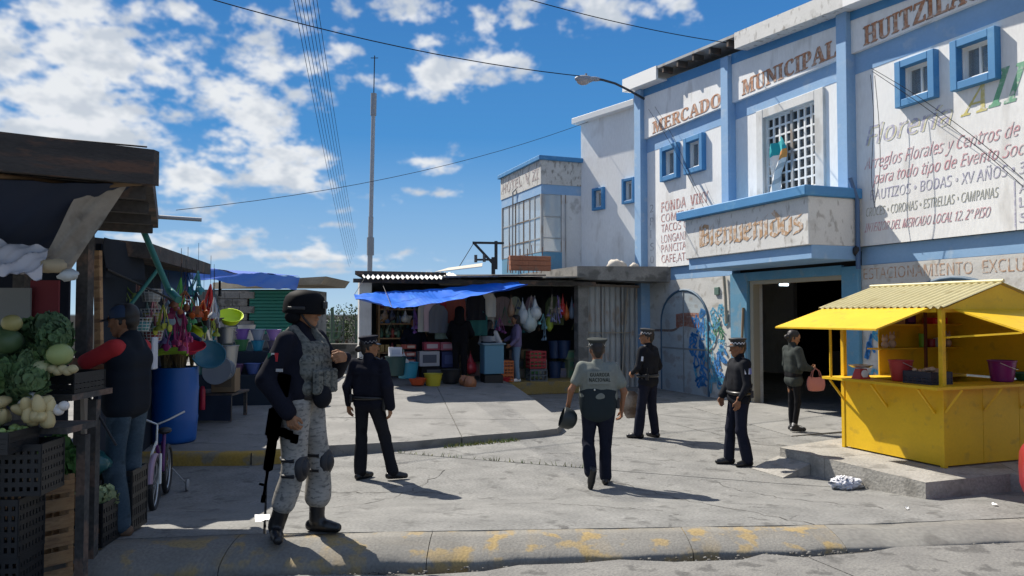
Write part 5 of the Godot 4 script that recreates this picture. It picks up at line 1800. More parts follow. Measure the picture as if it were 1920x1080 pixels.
func soldier_kit(s: Node3D, k: float, camo: Material):
	var xf := Transform3D(Basis.from_scale(Vector3.ONE * k), Vector3.ZERO)
	var m := MB.new()
	m.x = xf
	# plate carrier: front and back panels and straps
	sdf(m, [[V(-0.10, 1.31, 0.085), V(0.10, 1.31, 0.085), 0.062, 0.062], [V(-0.11, 1.16, 0.10), V(0.11, 1.16, 0.10), 0.066, 0.066], [V(-0.11, 1.05, 0.095), V(0.11, 1.05, 0.095), 0.06, 0.06], [V(-0.11, 1.23, 0.095), V(0.11, 1.23, 0.095), 0.066, 0.066], [V(-0.1, 1.22, -0.105), V(0.1, 1.22, -0.105), 0.057, 0.057], [V(-0.1, 1.34, -0.105), V(0.1, 1.34, -0.105), 0.055, 0.055], [V(-0.1, 1.1, -0.10), V(0.1, 1.1, -0.10), 0.06, 0.06],
		[V(-0.105, 1.36, 0.08), V(-0.105, 1.452, -0.01), 0.04, 0.036], [V(-0.105, 1.452, -0.01), V(-0.105, 1.38, -0.11), 0.036, 0.042], [V(0.105, 1.36, 0.08), V(0.105, 1.452, -0.01), 0.04, 0.036], [V(0.105, 1.452, -0.01), V(0.105, 1.38, -0.11), 0.036, 0.042]], 0.012, 0.02, 0.006, -INF, 2.0)
	part("plate_carrier", m, camo, s)
	for q in 3:
		m = MB.new()
		m.x = xf
		m.box(V(-0.095 + q * 0.095, 1.09, 0.185), V(0.082, 0.17, 0.05), 0.012)
		part("pouch", m, camo, s)
	m = MB.new()
	m.x = xf
	m.tube([V(-0.13, 1.0, 0.0), V(-0.12, 1.0, 0.1), V(0, 0.995, 0.145), V(0.12, 1.0, 0.1), V(0.14, 1.0, 0.0), V(0.12, 1.0, -0.1), V(0, 1.0, -0.135), V(-0.12, 1.0, -0.1), V(-0.13, 1.0, 0.0)], 0.028, 8, true, 1.4)
	part("belt", m, M.black, s)
	m = MB.new()
	m.x = xf
	m.ball(V(-0.03, 0.985, 0.18), V(0.075, 0.085, 0.065), 12, 9)
	part("pouch", m, pm(0.012, 0.013, 0.017, 0.7), s)
	m = MB.new()
	m.x = xf
	m.ball(V(-0.06, 1.03, -0.17), V(0.10, 0.12, 0.055), 12, 9)
	part("pouch", m, pm(0.012, 0.013, 0.017, 0.7), s)
	for q in [V(-0.12, 0.50, 0.075), V(0.115, 0.50, 0.125)]:
		m = MB.new()
		m.x = xf
		m.ball(q + V(0, 0.0, 0.0), V(0.078, 0.10, 0.045), 12, 9)
		m.ball(q + V(0, 0.0, 0.02), V(0.05, 0.065, 0.042), 10, 8)
		for y in [-0.05, 0.055]:
			m.tube([q + V(-0.075, y, -0.01), q + V(-0.085, y, -0.09), q + V(0, y, -0.165), q + V(0.085, y, -0.09), q + V(0.075, y, -0.01)], 0.014, 6)
		part("knee_pad", m, pm(0.010, 0.011, 0.016, 0.55), s)
	# flag patch and name tape on the upper arm
	patch(s, V(-0.288, 1.27, -0.045) * k + V(-0.006, 0, 0), V(-1, 0.15, 0.0), Vector2(0.085, 0.062), [Color(0.012, 0.12, 0.06), Color(0.55, 0.55, 0.52), Color(0.42, 0.02, 0.03)])
	m = MB.new()
	m.x = xf
	m.box(V(-0.298, 1.183, 0.01), V(0.006, 0.02, 0.055))
	part("name_tape", m, pm(0.4, 0.4, 0.4, 0.8), s)
	# rifle slung muzzle down behind the right arm
	var r := thing("rifle", "black assault rifle hanging muzzle down along the soldier's side", "rifle", s.position, s.rotation.y)
	m = MB.new()
	var a := V(-0.27, 1.16, 0.02) * k
	var b := V(-0.25, 0.27, -0.13) * k
	var d := (b - a).normalized()
	var side := V(1, 0, 0)
	var fw := side.cross(d).normalized()
	var bas := Basis(d.cross(fw).normalized(), fw, d)
	m.x = Transform3D(Basis(side, fw, d).orthonormalized(), a)
	m.box(V(0, -0.01, 0.10), V(0.035, 0.12, 0.20), 0.01)
	m.box(V(0, 0.0, 0.22), V(0.03, 0.05, 0.08), 0.006)
	part("stock", m, M.black, r)
	m = MB.new()
	m.x = Transform3D(Basis(side, fw, d).orthonormalized(), a)
	m.box(V(0, 0.0, 0.37), V(0.045, 0.085, 0.24), 0.008)
	m.box(V(0, 0.055, 0.37), V(0.02, 0.025, 0.2), 0.004)
	part("receiver", m, M.dark_metal, r)
	m = MB.new()
	m.x = Transform3D(Basis(side, fw, d).orthonormalized(), a)
	m.box(V(0, 0.0, 0.60), V(0.055, 0.065, 0.24), 0.012)
	part("handguard", m, M.black, r)
	m = MB.new()
	m.x = Transform3D(Basis(side, fw, d).orthonormalized(), a)
	m.tube([V(0, 0, 0.70), V(0, 0, 0.94)], 0.011, 8)
	m.tube([V(0, 0, 0.905), V(0, 0, 0.955)], 0.017, 8)
	m.bar(V(0, 0.01, 0.83), V(0, 0.05, 0.83), 0.012, 0.02)
	part("barrel", m, M.dark_metal, r)
	m = MB.new()
	m.x = Transform3D(Basis(side, fw, d).orthonormalized(), a)
	for q in 3:
		m.box(V(0, -0.08 - q * 0.05, 0.42 + q * q * 0.006), V(0.026, 0.055, 0.065), 0.004)
	part("magazine", m, pm(0.03, 0.03, 0.032, 0.45), r)
	m = MB.new()
	m.x = Transform3D(Basis(side, fw, d).orthonormalized(), a)
	m.bar(V(0, -0.03, 0.31), V(0, -0.12, 0.28), 0.03, 0.035)
	part("grip", m, M.black, r)

func guard_kit(g: Node3D, k: float):
	var xf := Transform3D(Basis.from_scale(Vector3.ONE * k), Vector3.ZERO)
	var m := MB.new()
	m.x = xf
	# lettering on the back
	var txt := MB.new()
	txt.x = xf * Transform3D(Basis(Vector3.UP, PI), V(0, 0, -0.162))
	letters(txt, "GUARDIA", -0.115, 0.115, 1.285, 0.042, -0.004)
	letters(txt, "NACIONAL", -0.125, 0.125, 1.225, 0.042, -0.004)
	var f := MB.new()
	f.x = xf
	# the lettering lies on a stitched panel that follows the back
	var rows := []
	for r in 3:
		var row := []
		for q in 9:
			var u := lerpf(-0.145, 0.145, q / 8.0)
			row.append(V(u, 1.345 - r * 0.075, -0.1575 + maxf(0.0, absf(u) - 0.11) * 0.5))
		rows.append(row)
	f.sheet(rows, 0.0)
	part("back_panel", f, pm(0.185, 0.20, 0.178, 0.85), g)
	part("lettering", txt, pm(0.03, 0.035, 0.03, 0.8), g)
	m = MB.new()
	m.x = xf
	sdf(m, [[V(-0.078, 1.08, 0), V(0.078, 1.08, 0), 0.15, 0.15], [V(-0.078, 1.0, 0), V(0.078, 1.0, 0), 0.152, 0.152], [V(-0.075, 0.92, 0), V(0.075, 0.92, 0), 0.146, 0.146], [V(-0.07, 0.85, 0), V(0.07, 0.85, 0), 0.13, 0.13]], 0.016, 0.03, 0.016, -INF, 1.5)
	part("tied_jacket", m, pm(0.022, 0.03, 0.034, 0.85), g)
	m = MB.new()
	m.x = xf
	m.box(V(-0.235, 0.96, -0.03), V(0.05, 0.13, 0.07), 0.012)
	part("radio", m, M.black, g)
	m = MB.new()
	m.x = xf
	m.ball(V(0.06, 1.13, -0.148), V(0.012, 0.012, 0.006), 6, 4)
	part("badge", m, pm(0.6, 0.6, 0.55, 0.3, 0.6), g)
	var h := thing("carried_helmet", "dark green helmet carried by its strap in the guardsman's hand", "helmet", V(0.96, 0.0, -8.72), g.rotation.y)
	m = MB.new()
	m.x = xf * Transform3D(Basis(V(0, 0, 1), 1.9), V(0.37, 0.78, 0.02))
	m.lathe([Vector2(0.115, -0.06), Vector2(0.125, -0.05), Vector2(0.128, -0.01), Vector2(0.118, 0.06), Vector2(0.085, 0.105), Vector2(0.04, 0.125), Vector2(0.0, 0.128)], 20)
	part("shell", m, pm(0.015, 0.022, 0.022, 0.5), h)
	m = MB.new()
	m.x = xf
	m.tube([V(0.36, 0.88, 0.07), V(0.33, 0.86, 0.09), V(0.30, 0.80, 0.06)], 0.008, 6)
	part("strap", m, M.black, h)
# ---------------------------------------------------------------- shops in the middle
const SU := Vector3(0.9487, 0, -0.3162)
const SV := Vector3(0.3162, 0, 0.9487)
const SA := Vector3(-3.35, 0, -17.6)

# a direction through a picture point, met with the depth d in front of the camera
func W(px: float, py: float, d: float) -> Vector3:
	var r := Basis(Vector3.RIGHT, atan(50.0 / 1450.0)) * Vector3((px - 960.0) / 1450.0, (540.0 - py) / 1450.0, -1.0)
	return Vector3(0, 1.9, 0) + r * (d / -r.z)

# the same met with the shop front (off: metres in front of it)
func front(px: float, py: float, off := 0.0) -> Vector3:
	var r := Basis(Vector3.RIGHT, atan(50.0 / 1450.0)) * Vector3((px - 960.0) / 1450.0, (540.0 - py) / 1450.0, -1.0)
	var c := Vector3(0, 1.9, 0)
	return c + r * ((SA + SV * off - c).dot(SV) / r.dot(SV))

const TURN_S := 0.3217   # the shop front's turn

func bucket(label: String, at: Vector3, r0: float, r1: float, h: float, mt: Material, called := "bucket", cat := "bucket", handle := true, group := "") -> Node3D:
	var n := thing(called, label, cat, at, R(0, 3), group)
	var m := MB.new()
	m.lathe([Vector2(0, 0.004), Vector2(r0 * 0.96, 0.0), Vector2(r0, 0.012), Vector2(lerpf(r0, r1, 0.7), h * 0.7), Vector2(r1, h), Vector2(r1 * 1.05, h + 0.004), Vector2(r1 * 1.04, h - 0.012), Vector2(r1 * 0.97, h - 0.01), Vector2(r0 * 0.95, 0.014), Vector2(0, 0.014)], 22)
	part("bowl" if h < r1 else "body", m, mt, n)
	if handle:
		m = MB.new()
		var pts := []
		for k in 9:
			var g := PI * k / 8.0
			pts.append(V(cos(g) * r1 * 1.04, h - 0.02 - sin(g) * r1 * 0.55, sin(g) * r1 * 0.35 + r1 * 0.75 * sin(g)))
		m.tube(pts, 0.005, 5)
		part("handle", m, M.steel, n)
	return n

func crate(label: String, at: Vector3, turn: float, sz: Vector3, mt: Material, group := "", rows := 4, cols := 7) -> Node3D:
	var n := thing("plastic_crate", label, "crate", at, turn, group)
	var m := MB.new()
	m.span(V(-sz.x / 2, 0, -sz.z / 2), V(sz.x / 2, 0.015, sz.z / 2))
	part("bottom", m, mt, n)
	for s in 4:
		m = MB.new()
		var w := sz.x if s % 2 == 0 else sz.z
		var dd := sz.z if s % 2 == 0 else sz.x
		m.x = Transform3D(Basis(Vector3.UP, PI / 2 * s), Vector3.ZERO)
		var z := dd / 2 - 0.008
		for k in rows + 1:
			var y := 0.012 + (sz.y - 0.024) * k / rows
			m.box(V(0, y, z), V(w - 0.002, 0.03 if k < rows else 0.04, 0.012))
		for k in cols + 1:
			m.box(V(-w / 2 + 0.01 + (w - 0.02) * k / cols, sz.y / 2, z), V(0.022, sz.y - 0.002, 0.009))
		part("side", m, mt, n)
	return n

func carton(label: String, at: Vector3, turn: float, sz: Vector3, c: Color, c2: Color, group := "") -> Node3D:
	var n := thing("carton", label, "box", at, turn, group)
	var m := MB.new()
	m.box(V(0, sz.y / 2, 0), sz, 0.004)
	part("body", m, pm(c.r, c.g, c.b, 0.8), n)
	m = MB.new()
	m.box(V(0, sz.y / 2, sz.z / 2 + 0.002), V(sz.x * 0.7, sz.y * 0.55, 0.003))
	part("label_print", m, pm(c2.r, c2.g, c2.b, 0.7), n)
	return n

func garment(label: String, at: Vector3, turn: float, w: float, h: float, c: Color, group: String, sleeves := true):
	var n := thing("hanging_garment", label, "garment", at, turn, group)
	var m := MB.new()
	var rows := []
	var ph := R(0, 6)
	for r in 9:
		var t := r / 8.0
		var row := []
		for k in 9:
			var u := k / 8.0 - 0.5
			var ww := w * (0.55 + 0.45 * smoothstep(0.0, 0.25, t))
			row.append(V(u * ww, -t * h - 0.05 * w * absf(u) * float(r == 0), 0.02 * sin(u * 16.0 + ph + t * 2.0) * (0.3 + t)))
		rows.append(row)
	m.sheet(rows, 0.012)
	part("cloth", m, pm(c.r, c.g, c.b, 0.9), n)
	m = MB.new()
	m.tube([V(-w * 0.3, -0.03, 0), V(0, 0.03, 0), V(w * 0.3, -0.03, 0)], 0.006, 5)
	m.tube([V(0, 0.03, 0), V(0, 0.09, 0)], 0.004, 5)
	part("hanger", m, M.dark_metal, n)

func hung_bag(label: String, at: Vector3, w: float, h: float, c: Color, called := "hanging_bag", cat := "bag", group := ""):
	var n := thing(called, label, cat, at, R(0, 3), group)
	var m := MB.new()
	var prof := []
	for k in 7:
		var t := k / 6.0
		prof.append(Vector2(lerpf(w * 0.3, 0.012, t), -h * 0.55 + t * h * 0.5))
	m.lathe(prof, 12, Vector3.ZERO, 0.2)
	m.ball(V(0, -h * 0.68, 0), V(w * 0.46, h * 0.32, w * 0.4), 16, 11, 0.13, rng.randi() % 50)
	part("bag", m, pm(c.r, c.g, c.b, 0.35), n)
	m = MB.new()
	m.tube([V(0, -h * 0.1, 0), V(0.004, 0.05, 0)], 0.008, 5)
	part("loop", m, pm(c.r * 0.7, c.g * 0.7, c.b * 0.7, 0.6), n)

func corrugated(m: MB, a: Vector3, along: Vector3, up: Vector3, wave: float, amp: float):
	# sheet spanned by two edges; ridges run along "up"
	var nn := along.cross(up).normalized()
	var steps := int(along.length() / wave * 6.0)
	var rows := []
	for r in 2:
		var row := []
		for k in steps + 1:
			row.append(a + along * (k / float(steps)) + up * (1.0 - r) + nn * amp * sin(TAU * k / 6.0))
		rows.append(row)
	m.sheet(rows, 0.004)

func build_shops():
	var b := thing("shop_row", "low row of open shops with a flat concrete roof beneath the glazed bay", "building", SA, 0.0)
	b.transform = Transform3D(Basis(SU, Vector3.UP, SV), SA)
	# local: u to the right, z towards the street
	var m := MB.new()
	m.hexa([V(-0.1, 0, 0.1), V(3.3, 0, 0.1), V(3.3, 0, -3.6), V(0.55, 0, -3.6), V(-0.1, 0.2, 0.1), V(3.3, 0.2, 0.1), V(3.3, 0.2, -3.6), V(0.55, 0.2, -3.6)])
	part("floor", m, M.cement, b)
	m = MB.new()
	m.span(V(3.3, 0.0, -3.6), V(5.5, 0.30, 0.42), 0.015)
	part("step", m, surf("step", Color(0.24, 0.17, 0.05), Color(0.30, 0.22, 0.08), Color(0.16, 0.15, 0.13), 0.55, 1.2, 0.2, 0.9, 0.2, 256, 54), b)
	m = MB.new()
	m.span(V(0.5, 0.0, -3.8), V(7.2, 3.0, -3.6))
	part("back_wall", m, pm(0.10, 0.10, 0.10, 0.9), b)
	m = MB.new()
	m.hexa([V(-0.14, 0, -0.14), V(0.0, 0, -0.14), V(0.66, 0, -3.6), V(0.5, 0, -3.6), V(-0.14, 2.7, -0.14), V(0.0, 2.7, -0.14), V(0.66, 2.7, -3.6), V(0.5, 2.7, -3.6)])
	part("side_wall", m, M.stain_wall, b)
	for u in [0.0, 2.9, 5.35]:
		m = MB.new()
		m.span(V(u - 0.14, 0.0, -0.14), V(u + 0.14, 2.72, 0.14), 0.015)
		part("column", m, M.stain_wall if u < 1.0 else M.cement, b)
	m = MB.new()
	m.hexa([V(5.05, 2.76, 0.45), V(8.0, 2.72, 0.55), V(8.4, 2.72, -3.8), V(5.05, 2.74, -3.8), V(5.05, 3.08, 0.45), V(8.0, 3.12, 0.55), V(8.4, 3.12, -3.8), V(5.05, 3.1, -3.8)])
	part("roof_slab", m, M.cement, b)
	for q in [[1.7, 2.95, 2.74, 0.75, 0], [2.85, 4.2, 2.79, 0.6, 1], [4.1, 5.2, 2.76, 0.8, 0]]:
		m = MB.new()
		m.hexa([V(q[0], q[2], q[3]), V(q[1], q[2] + 0.03, q[3] - 0.05), V(q[1], q[2] + 0.25, -3.8), V(q[0], q[2] + 0.22, -3.8), V(q[0], q[2] + 0.035, q[3]), V(q[1], q[2] + 0.065, q[3] - 0.05), V(q[1], q[2] + 0.285, -3.8), V(q[0], q[2] + 0.255, -3.8)])
		part("roof_sheet", m, M.roof_dark if q[4] else M.cement, b)
	m = MB.new()
	m.bar(V(1.75, 2.66, -0.1), V(5.2, 2.68, -0.1), 0.12, 0.14)
	part("roof_slab", m, M.cement, b)
	m = MB.new()
	m.hexa([V(-0.25, 2.80, 0.2), V(1.85, 2.80, 0.2), V(1.85, 2.90, -3.9), V(0.45, 2.90, -3.9), V(-0.25, 2.885, 0.2), V(1.85, 2.885, 0.2), V(1.85, 2.985, -3.9), V(0.45, 2.985, -3.9)])
	part("roof_deck", m, M.roof_dark, b)
	m = MB.new()
	corrugated(m, V(-0.1, 2.70, 0.62), V(2.2, 0.02, 0.0), V(0, 0.18, -0.8), 0.11, 0.022)
	part("awning_sheet", m, M.zinc, b)
	m = MB.new()
	m.bar(V(-0.3, 2.66, 0.3), V(5.6, 2.66, 0.3), 0.07, 0.09)
	part("beam", m, M.roof_dark, b)
	m = MB.new()
	m.hexa([V(1.5, 2.86, 0.5), V(2.5, 2.98, 0.95), V(2.7, 3.1, 0.3), V(1.9, 2.98, 0.2), V(1.5, 2.875, 0.5), V(2.5, 2.995, 0.95), V(2.7, 3.115, 0.3), V(1.9, 2.995, 0.2)])
	part("loose_sheet", m, pm(0.5, 0.47, 0.4, 0.8), b)
	# corrugated screen closing the corner towards the market
	var sc := thing("corrugated_screen", "upright grey corrugated sheets closing the corner between the shops and the market hall", "fence")
	for k in 3:
		m = MB.new()
		var p0 := Vector3(1.72, 0.0, -19.3).lerp(Vector3(3.42, 0, -20.6), k / 3.0)
		var p1 := Vector3(1.72, 0.0, -19.3).lerp(Vector3(3.42, 0, -20.6), (k + 1) / 3.0)
		corrugated(m, p0 + V(0, 0, 0.01 * k), p1 - p0, V(0, 2.68, 0), 0.19, 0.026)
		part("sheet", m, M.zinc, sc)
	for q in [[0.62, 0.0, 0.74, 2.6], [0.05, 1.45, 0.78, 1.43]]:
		m = MB.new()
		var e := Vector3(1.70, 0, -6.0)
		var a0 := Vector3(1.72, q[1], -19.3).lerp(Vector3(3.42, q[1], -20.6), q[0]) + V(0.04, 0, 0.09)
		var a1 := Vector3(1.72, q[3], -19.3).lerp(Vector3(3.42, q[3], -20.6), q[2]) + V(0.04, 0, 0.09)
		m.bar(a0, a1, 0.045, 0.03)
		part("batten", m, pm(0.34, 0.29, 0.23, 0.8), sc)
	m = MB.new()
	m.bar(Vector3(1.72, 2.64, -19.22), Vector3(3.42, 2.64, -20.5), 0.06, 0.06)
	part("rail", m, pm(0.25, 0.2, 0.16, 0.8), sc)
	# blue tarpaulin pulled out over the goods
	m = MB.new()
	var ctl := [[front(972, 529, 0.5), front(900, 533, 0.6), front(830, 541, 0.7), front(765, 545, 0.7), front(705, 548, 0.8), front(664, 553, 1.3)],
		[front(985, 533, 0.9), front(905, 545, 1.2), front(840, 553, 1.4), front(770, 562, 1.5), front(712, 560, 1.6), front(668, 554, 1.9)],
		[front(990, 532, 1.1), front(910, 551, 1.8), front(840, 565, 2.1), front(762, 577, 2.2), front(735, 577, 2.2), front(700, 566, 2.2)]]
	var g := []
	for r in 9:
		var row := []
		for k in 26:
			var f := k / 25.0 * 5.0
			var i := mini(int(f), 4)
			var t := f - i
			var q := r / 8.0 * 2.0
			var j := mini(int(q), 1)
			var s := q - j
			var p: Vector3 = (ctl[j][i].lerp(ctl[j][i + 1], t)).lerp(ctl[j + 1][i].lerp(ctl[j + 1][i + 1], t), s)
			row.append(p + V(0, 0.035 * sin(k * 0.9 + r * 0.5) * sin(r / 8.0 * PI) - 0.05 * sin(q / 2.0 * PI) + 0.012 * sin(k * 2.3 - r), 0))
		g.append(row)
	m.sheet(g, 0.004)
	var tarp_m := surf("tarp_blue", Color(0.006, 0.13, 0.68), Color(0.012, 0.18, 0.80), Color(0.05, 0.26, 0.8), 0.66, 0.9, 0.06, 0.42, 0.0, 128, 57)
	tarp_m.backlight_enabled = true
	tarp_m.backlight = Color(0.10, 0.22, 0.5)
	var tp := thing("blue_tarpaulin", "bright blue tarpaulin stretched as a sagging awning in front of the shop row", "awning")
	part("sheet", m, tarp_m, tp)
	for q in [[664, 553, 1.3, 690, 512], [735, 577, 2.2, 712, 520]]:
		m = MB.new()
		m.tube([front(q[0], q[1], q[2]), front(q[3], q[4], 0.1)], 0.006, 5)
		part("cord", m, M.black, tp)
	shop_goods()

func shop_goods():
	rng.seed = 41
	var tS := TURN_S
	# shelves behind the left column
	var sh := thing("shop_shelf", "tall dark wooden shelf rack filled with small goods behind the left column", "shelf", front(752, 700, -0.5), tS)
	for k in 5:
		var m := MB.new()
		m.box(V(0, 0.15 + k * 0.34, 0), V(1.1, 0.03, 0.34))
		part("shelf_board", m, M.wood, sh)
	for s in [-0.55, 0.55]:
		var m := MB.new()
		m.box(V(s, 0.85, 0), V(0.04, 1.7, 0.34))
		part("upright", m, M.wood, sh)
	var kinds := []
	for c in [[0.5, 0.45, 0.35], [0.3, 0.07, 0.06], [0.08, 0.16, 0.3], [0.55, 0.55, 0.52], [0.35, 0.25, 0.1], [0.1, 0.22, 0.15], [0.45, 0.3, 0.1]]:
		var m := MB.new()
		m.col = Color(c[0], c[1], c[2])
		if kinds.size() % 2 == 0:
			m.box(V(0, 0.09, 0), V(0.10, 0.18, 0.10), 0.006)
		else:
			m.lathe([Vector2(0, 0), Vector2(0.045, 0.0), Vector2(0.046, 0.14), Vector2(0.02, 0.18), Vector2(0.018, 0.22), Vector2(0, 0.22)], 10)
		kinds.append(m.mesh(pm(1, 1, 1, 0.5)))
	for k in 5:
		for e in 8:
			var o := MeshInstance3D.new()
			o.name = numbered("shelf_product")
			o.mesh = kinds[rng.randi() % kinds.size()]
			add_child(o)
			o.position = sh.position + Basis(Vector3.UP, tS) * V(-0.47 + e * 0.133 + R(-0.01, 0.01), 0.166 + k * 0.34, R(-0.05, 0.06))
			o.rotation.y = tS + R(-0.2, 0.2)
			meta(o, "small packet or bottle on the wooden shelf rack behind the left column", "product", "products on the shop shelf rack")
	# rail of clothes
	var cl := [["cream", 0.52, 0.5, 0.43], ["pale pink", 0.55, 0.42, 0.46], ["grey", 0.14, 0.15, 0.17], ["grey green", 0.16, 0.22, 0.19], ["bright red", 0.42, 0.025, 0.04], ["brown red", 0.24, 0.06, 0.04], ["pale grey", 0.36, 0.38, 0.39], ["dark teal", 0.02, 0.11, 0.10], ["black", 0.02, 0.02, 0.025], ["off white", 0.45, 0.44, 0.40]]
	var px := [800, 812, 822, 832, 842, 855, 880, 895, 893, 912]
	var py := [572, 570, 580, 590, 562, 560, 560, 590, 556, 555]
	for k in cl.size():
		garment("%s garment hanging from the awning of the shop row" % cl[k][0], front(px[k], py[k] - 8, 0.25 + 0.05 * (k % 3)), tS + R(-0.2, 0.2), R(0.38, 0.5), R(0.55, 0.75), Color(cl[k][1], cl[k][2], cl[k][3]), "garments hanging in the shop row")
	for q in [[735, 585, "black backpack", 0.02, 0.02, 0.03], [760, 588, "grey string bag", 0.3, 0.3, 0.28], [722, 583, "brown pouch", 0.16, 0.1, 0.06]]:
		hung_bag("%s hanging above the shop shelf rack" % q[2], front(q[0], q[1] - 6, 0.2), 0.2, 0.28, Color(q[3], q[4], q[5]))
	for q in [[980, 572, 0.34, 0.6, "pale clear plastic bag of wares", 0.42, 0.47, 0.5], [1003, 568, 0.36, 0.55, "white plastic bag of wares", 0.5, 0.54, 0.55], [992, 585, 0.42, 0.62, "swollen greenish white plastic bag", 0.38, 0.45, 0.45], [958, 566, 0.22, 0.5, "brown paper bundle", 0.22, 0.14, 0.09]]:
		hung_bag("%s hanging in the right hand shop" % q[4], front(q[0], q[1] - 10, 0.1), q[2], q[3], Color(q[5], q[6], q[7]))
	for q in [[1055, 560, "red", 0.45, 0.03, 0.03], [1062, 575, "orange", 0.5, 0.14, 0.03], [1080, 556, "pink", 0.45, 0.12, 0.18], [1030, 585, "lime green", 0.3, 0.4, 0.05], [1072, 566, "grey blue", 0.15, 0.2, 0.28]]:
		hung_bag("%s toy bundle hanging in the dark right hand shop" % q[2], front(q[0], q[1] - 6, -0.3), 0.2, R(0.4, 0.6), Color(q[3], q[4], q[5]), "toy_bundle", "toy")
	# the dense second rank of wares
	for k in 46:
		var qx := R(712, 1086)
		var hue := Color.from_hsv(R(0, 1), R(0.2, 0.85), R(0.08, 0.5))
		ware_bunch("small bunch of household wares hung in the shade of the shop row", front(qx, R(548, 600) if qx > 900 else R(562, 600), R(-1.2, 0.1)), R(0.3, 0.6), hue, 4, "wares hung in the shop row")
	for k in 8:
		var hue := Color.from_hsv(R(0, 1), R(0.1, 0.7), R(0.1, 0.45))
		garment("folded length of cloth hung deep in the shop row", front(800 + k * 34 + R(-8, 8), 556, -0.9), tS + R(-0.4, 0.4), R(0.3, 0.5), R(0.6, 1.0), hue, "cloths deep in the shop row")
	for k in 34:
		var qx := R(715, 900) if k % 2 else R(950, 1086)
		var z := R(-1.9, -0.5)
		var p := front(qx, 700, z)
		p.y = 0.3 if qx > 940 else 0.2
		var hue := Color.from_hsv(R(0, 1), R(0.1, 0.75), R(0.06, 0.42))
		var n2 := int(R(1, 4))
		for e in n2:
			carton("closed carton in the stacks deep inside the shop row", p + V(0, e * 0.231, 0), tS + R(-0.15, 0.15), V(R(0.25, 0.4), 0.23, 0.28), hue.lerp(Color(0.3, 0.22, 0.14), 0.4), hue, "cartons deep in the shop row")
	# stacked cartons
	carton("red and white patterned carton on the upper row of the carton stack", front(808, 656, 0.2), tS, V(0.36, 0.18, 0.3), Color(0.35, 0.05, 0.08), Color(0.5, 0.4, 0.42))
	carton("pink striped carton at the right end of the carton stack", front(838, 656, 0.2), tS, V(0.36, 0.18, 0.3), Color(0.42, 0.12, 0.16), Color(0.5, 0.35, 0.38))
	carton("pale grey carton with a dark picture below the red carton", front(803, 686, 0.25), tS, V(0.46, 0.34, 0.3), Color(0.4, 0.4, 0.42), Color(0.08, 0.09, 0.12))
	carton("navy carton with a dark blue picture beside the pale carton", front(842, 688, 0.25), tS, V(0.40, 0.36, 0.3), Color(0.03, 0.04, 0.12), Color(0.06, 0.08, 0.2))
	carton("black carton at the bottom of the carton stack", front(820, 712, 0.2), tS, V(0.8, 0.32, 0.32), Color(0.02, 0.02, 0.022), Color(0.1, 0.1, 0.1))
	for k in 4:
		carton("dark red tray in the leaning stack below the seated seller", front(766, 696 - k * 14, 0.3), tS + 0.1 * k, V(0.26, 0.10, 0.24), Color(0.30, 0.07, 0.05), Color(0.5, 0.4, 0.35), "red trays in a stack")
	carton("white carton on the dark tub behind the walking officer", front(741, 668, 1.4), tS, V(0.26, 0.19, 0.2), Color(0.6, 0.62, 0.66), Color(0.4, 0.45, 0.55))
	bucket("dark green tub under the white carton", front(742, 704, 1.4), 0.17, 0.22, 0.4, pm(0.012, 0.05, 0.05, 0.5), "tub", "tub", false)
	bucket("teal blue tub with a white bag beside the cartons", front(764, 709, 1.2), 0.19, 0.24, 0.34, pm(0.02, 0.22, 0.33, 0.45), "tub", "tub", false)
	hung_bag("white plastic bag stuffed into the teal blue tub", front(757, 660, 1.2), 0.26, 0.34, Color(0.6, 0.6, 0.58), "plastic_bag")
	bucket("orange red basin on the raised walk in front of the shops", front(783, 722, 1.3), 0.13, 0.20, 0.15, pm(0.62, 0.10, 0.03, 0.4), "basin", "basin", false)
	bucket("yellow green basket tub on the raised walk beside the orange basin", front(812, 724, 1.3), 0.15, 0.2, 0.27, pm(0.50, 0.42, 0.03, 0.5), "basket", "basket", false)
	bucket("black tub on the raised walk beside the yellow basket", front(845, 718, 1.0), 0.18, 0.22, 0.3, M.black, "tub", "tub", false)
	for q in [[881, 731, 0.15, 1.5, "large polished clay pot"], [870, 724, 0.12, 1.3, "small brown clay pot"]]:
		var m := MB.new()
		var r: float = q[2]
		m.lathe([Vector2(0, 0), Vector2(r * 0.5, 0), Vector2(r * 0.9, r * 0.45), Vector2(r, r * 0.95), Vector2(r * 0.86, r * 1.5), Vector2(r * 0.62, r * 1.75), Vector2(r * 0.66, r * 1.95), Vector2(r * 0.6, r * 1.95), Vector2(r * 0.5, r * 1.7), Vector2(0, r * 0.4)], 22)
		single("clay_pot", m, pm(0.34, 0.13, 0.055, 0.25), "%s at the edge of the raised walk in front of the shops" % q[4], "pot", "", front(q[0], q[1], q[3]))
	# light blue counter
	var cb := thing("shop_counter", "light blue painted counter on a black base in front of the shops", "counter", front(922, 738, 0.75), tS)
	var m := MB.new()
	m.box(V(0, 0.22, 0), V(0.44, 0.44, 0.36), 0.01)
	part("base", m, M.black, cb)
	m = MB.new()
	m.box(V(0, 0.79, 0), V(0.46, 0.66, 0.4), 0.01)
	part("front_panel", m, pm(0.10, 0.24, 0.33, 0.6), cb)
	m = MB.new()
	m.box(V(0, 1.14, 0), V(0.54, 0.03, 0.46), 0.006)
	part("worktop", m, pm(0.2, 0.3, 0.36, 0.5), cb)
	# red net bag and crates on the step
	hung_bag("red net sack of produce standing beside the black tub", front(882, 662, 0.5), 0.36, 0.5, Color(0.36, 0.03, 0.04), "net_sack", "sack")
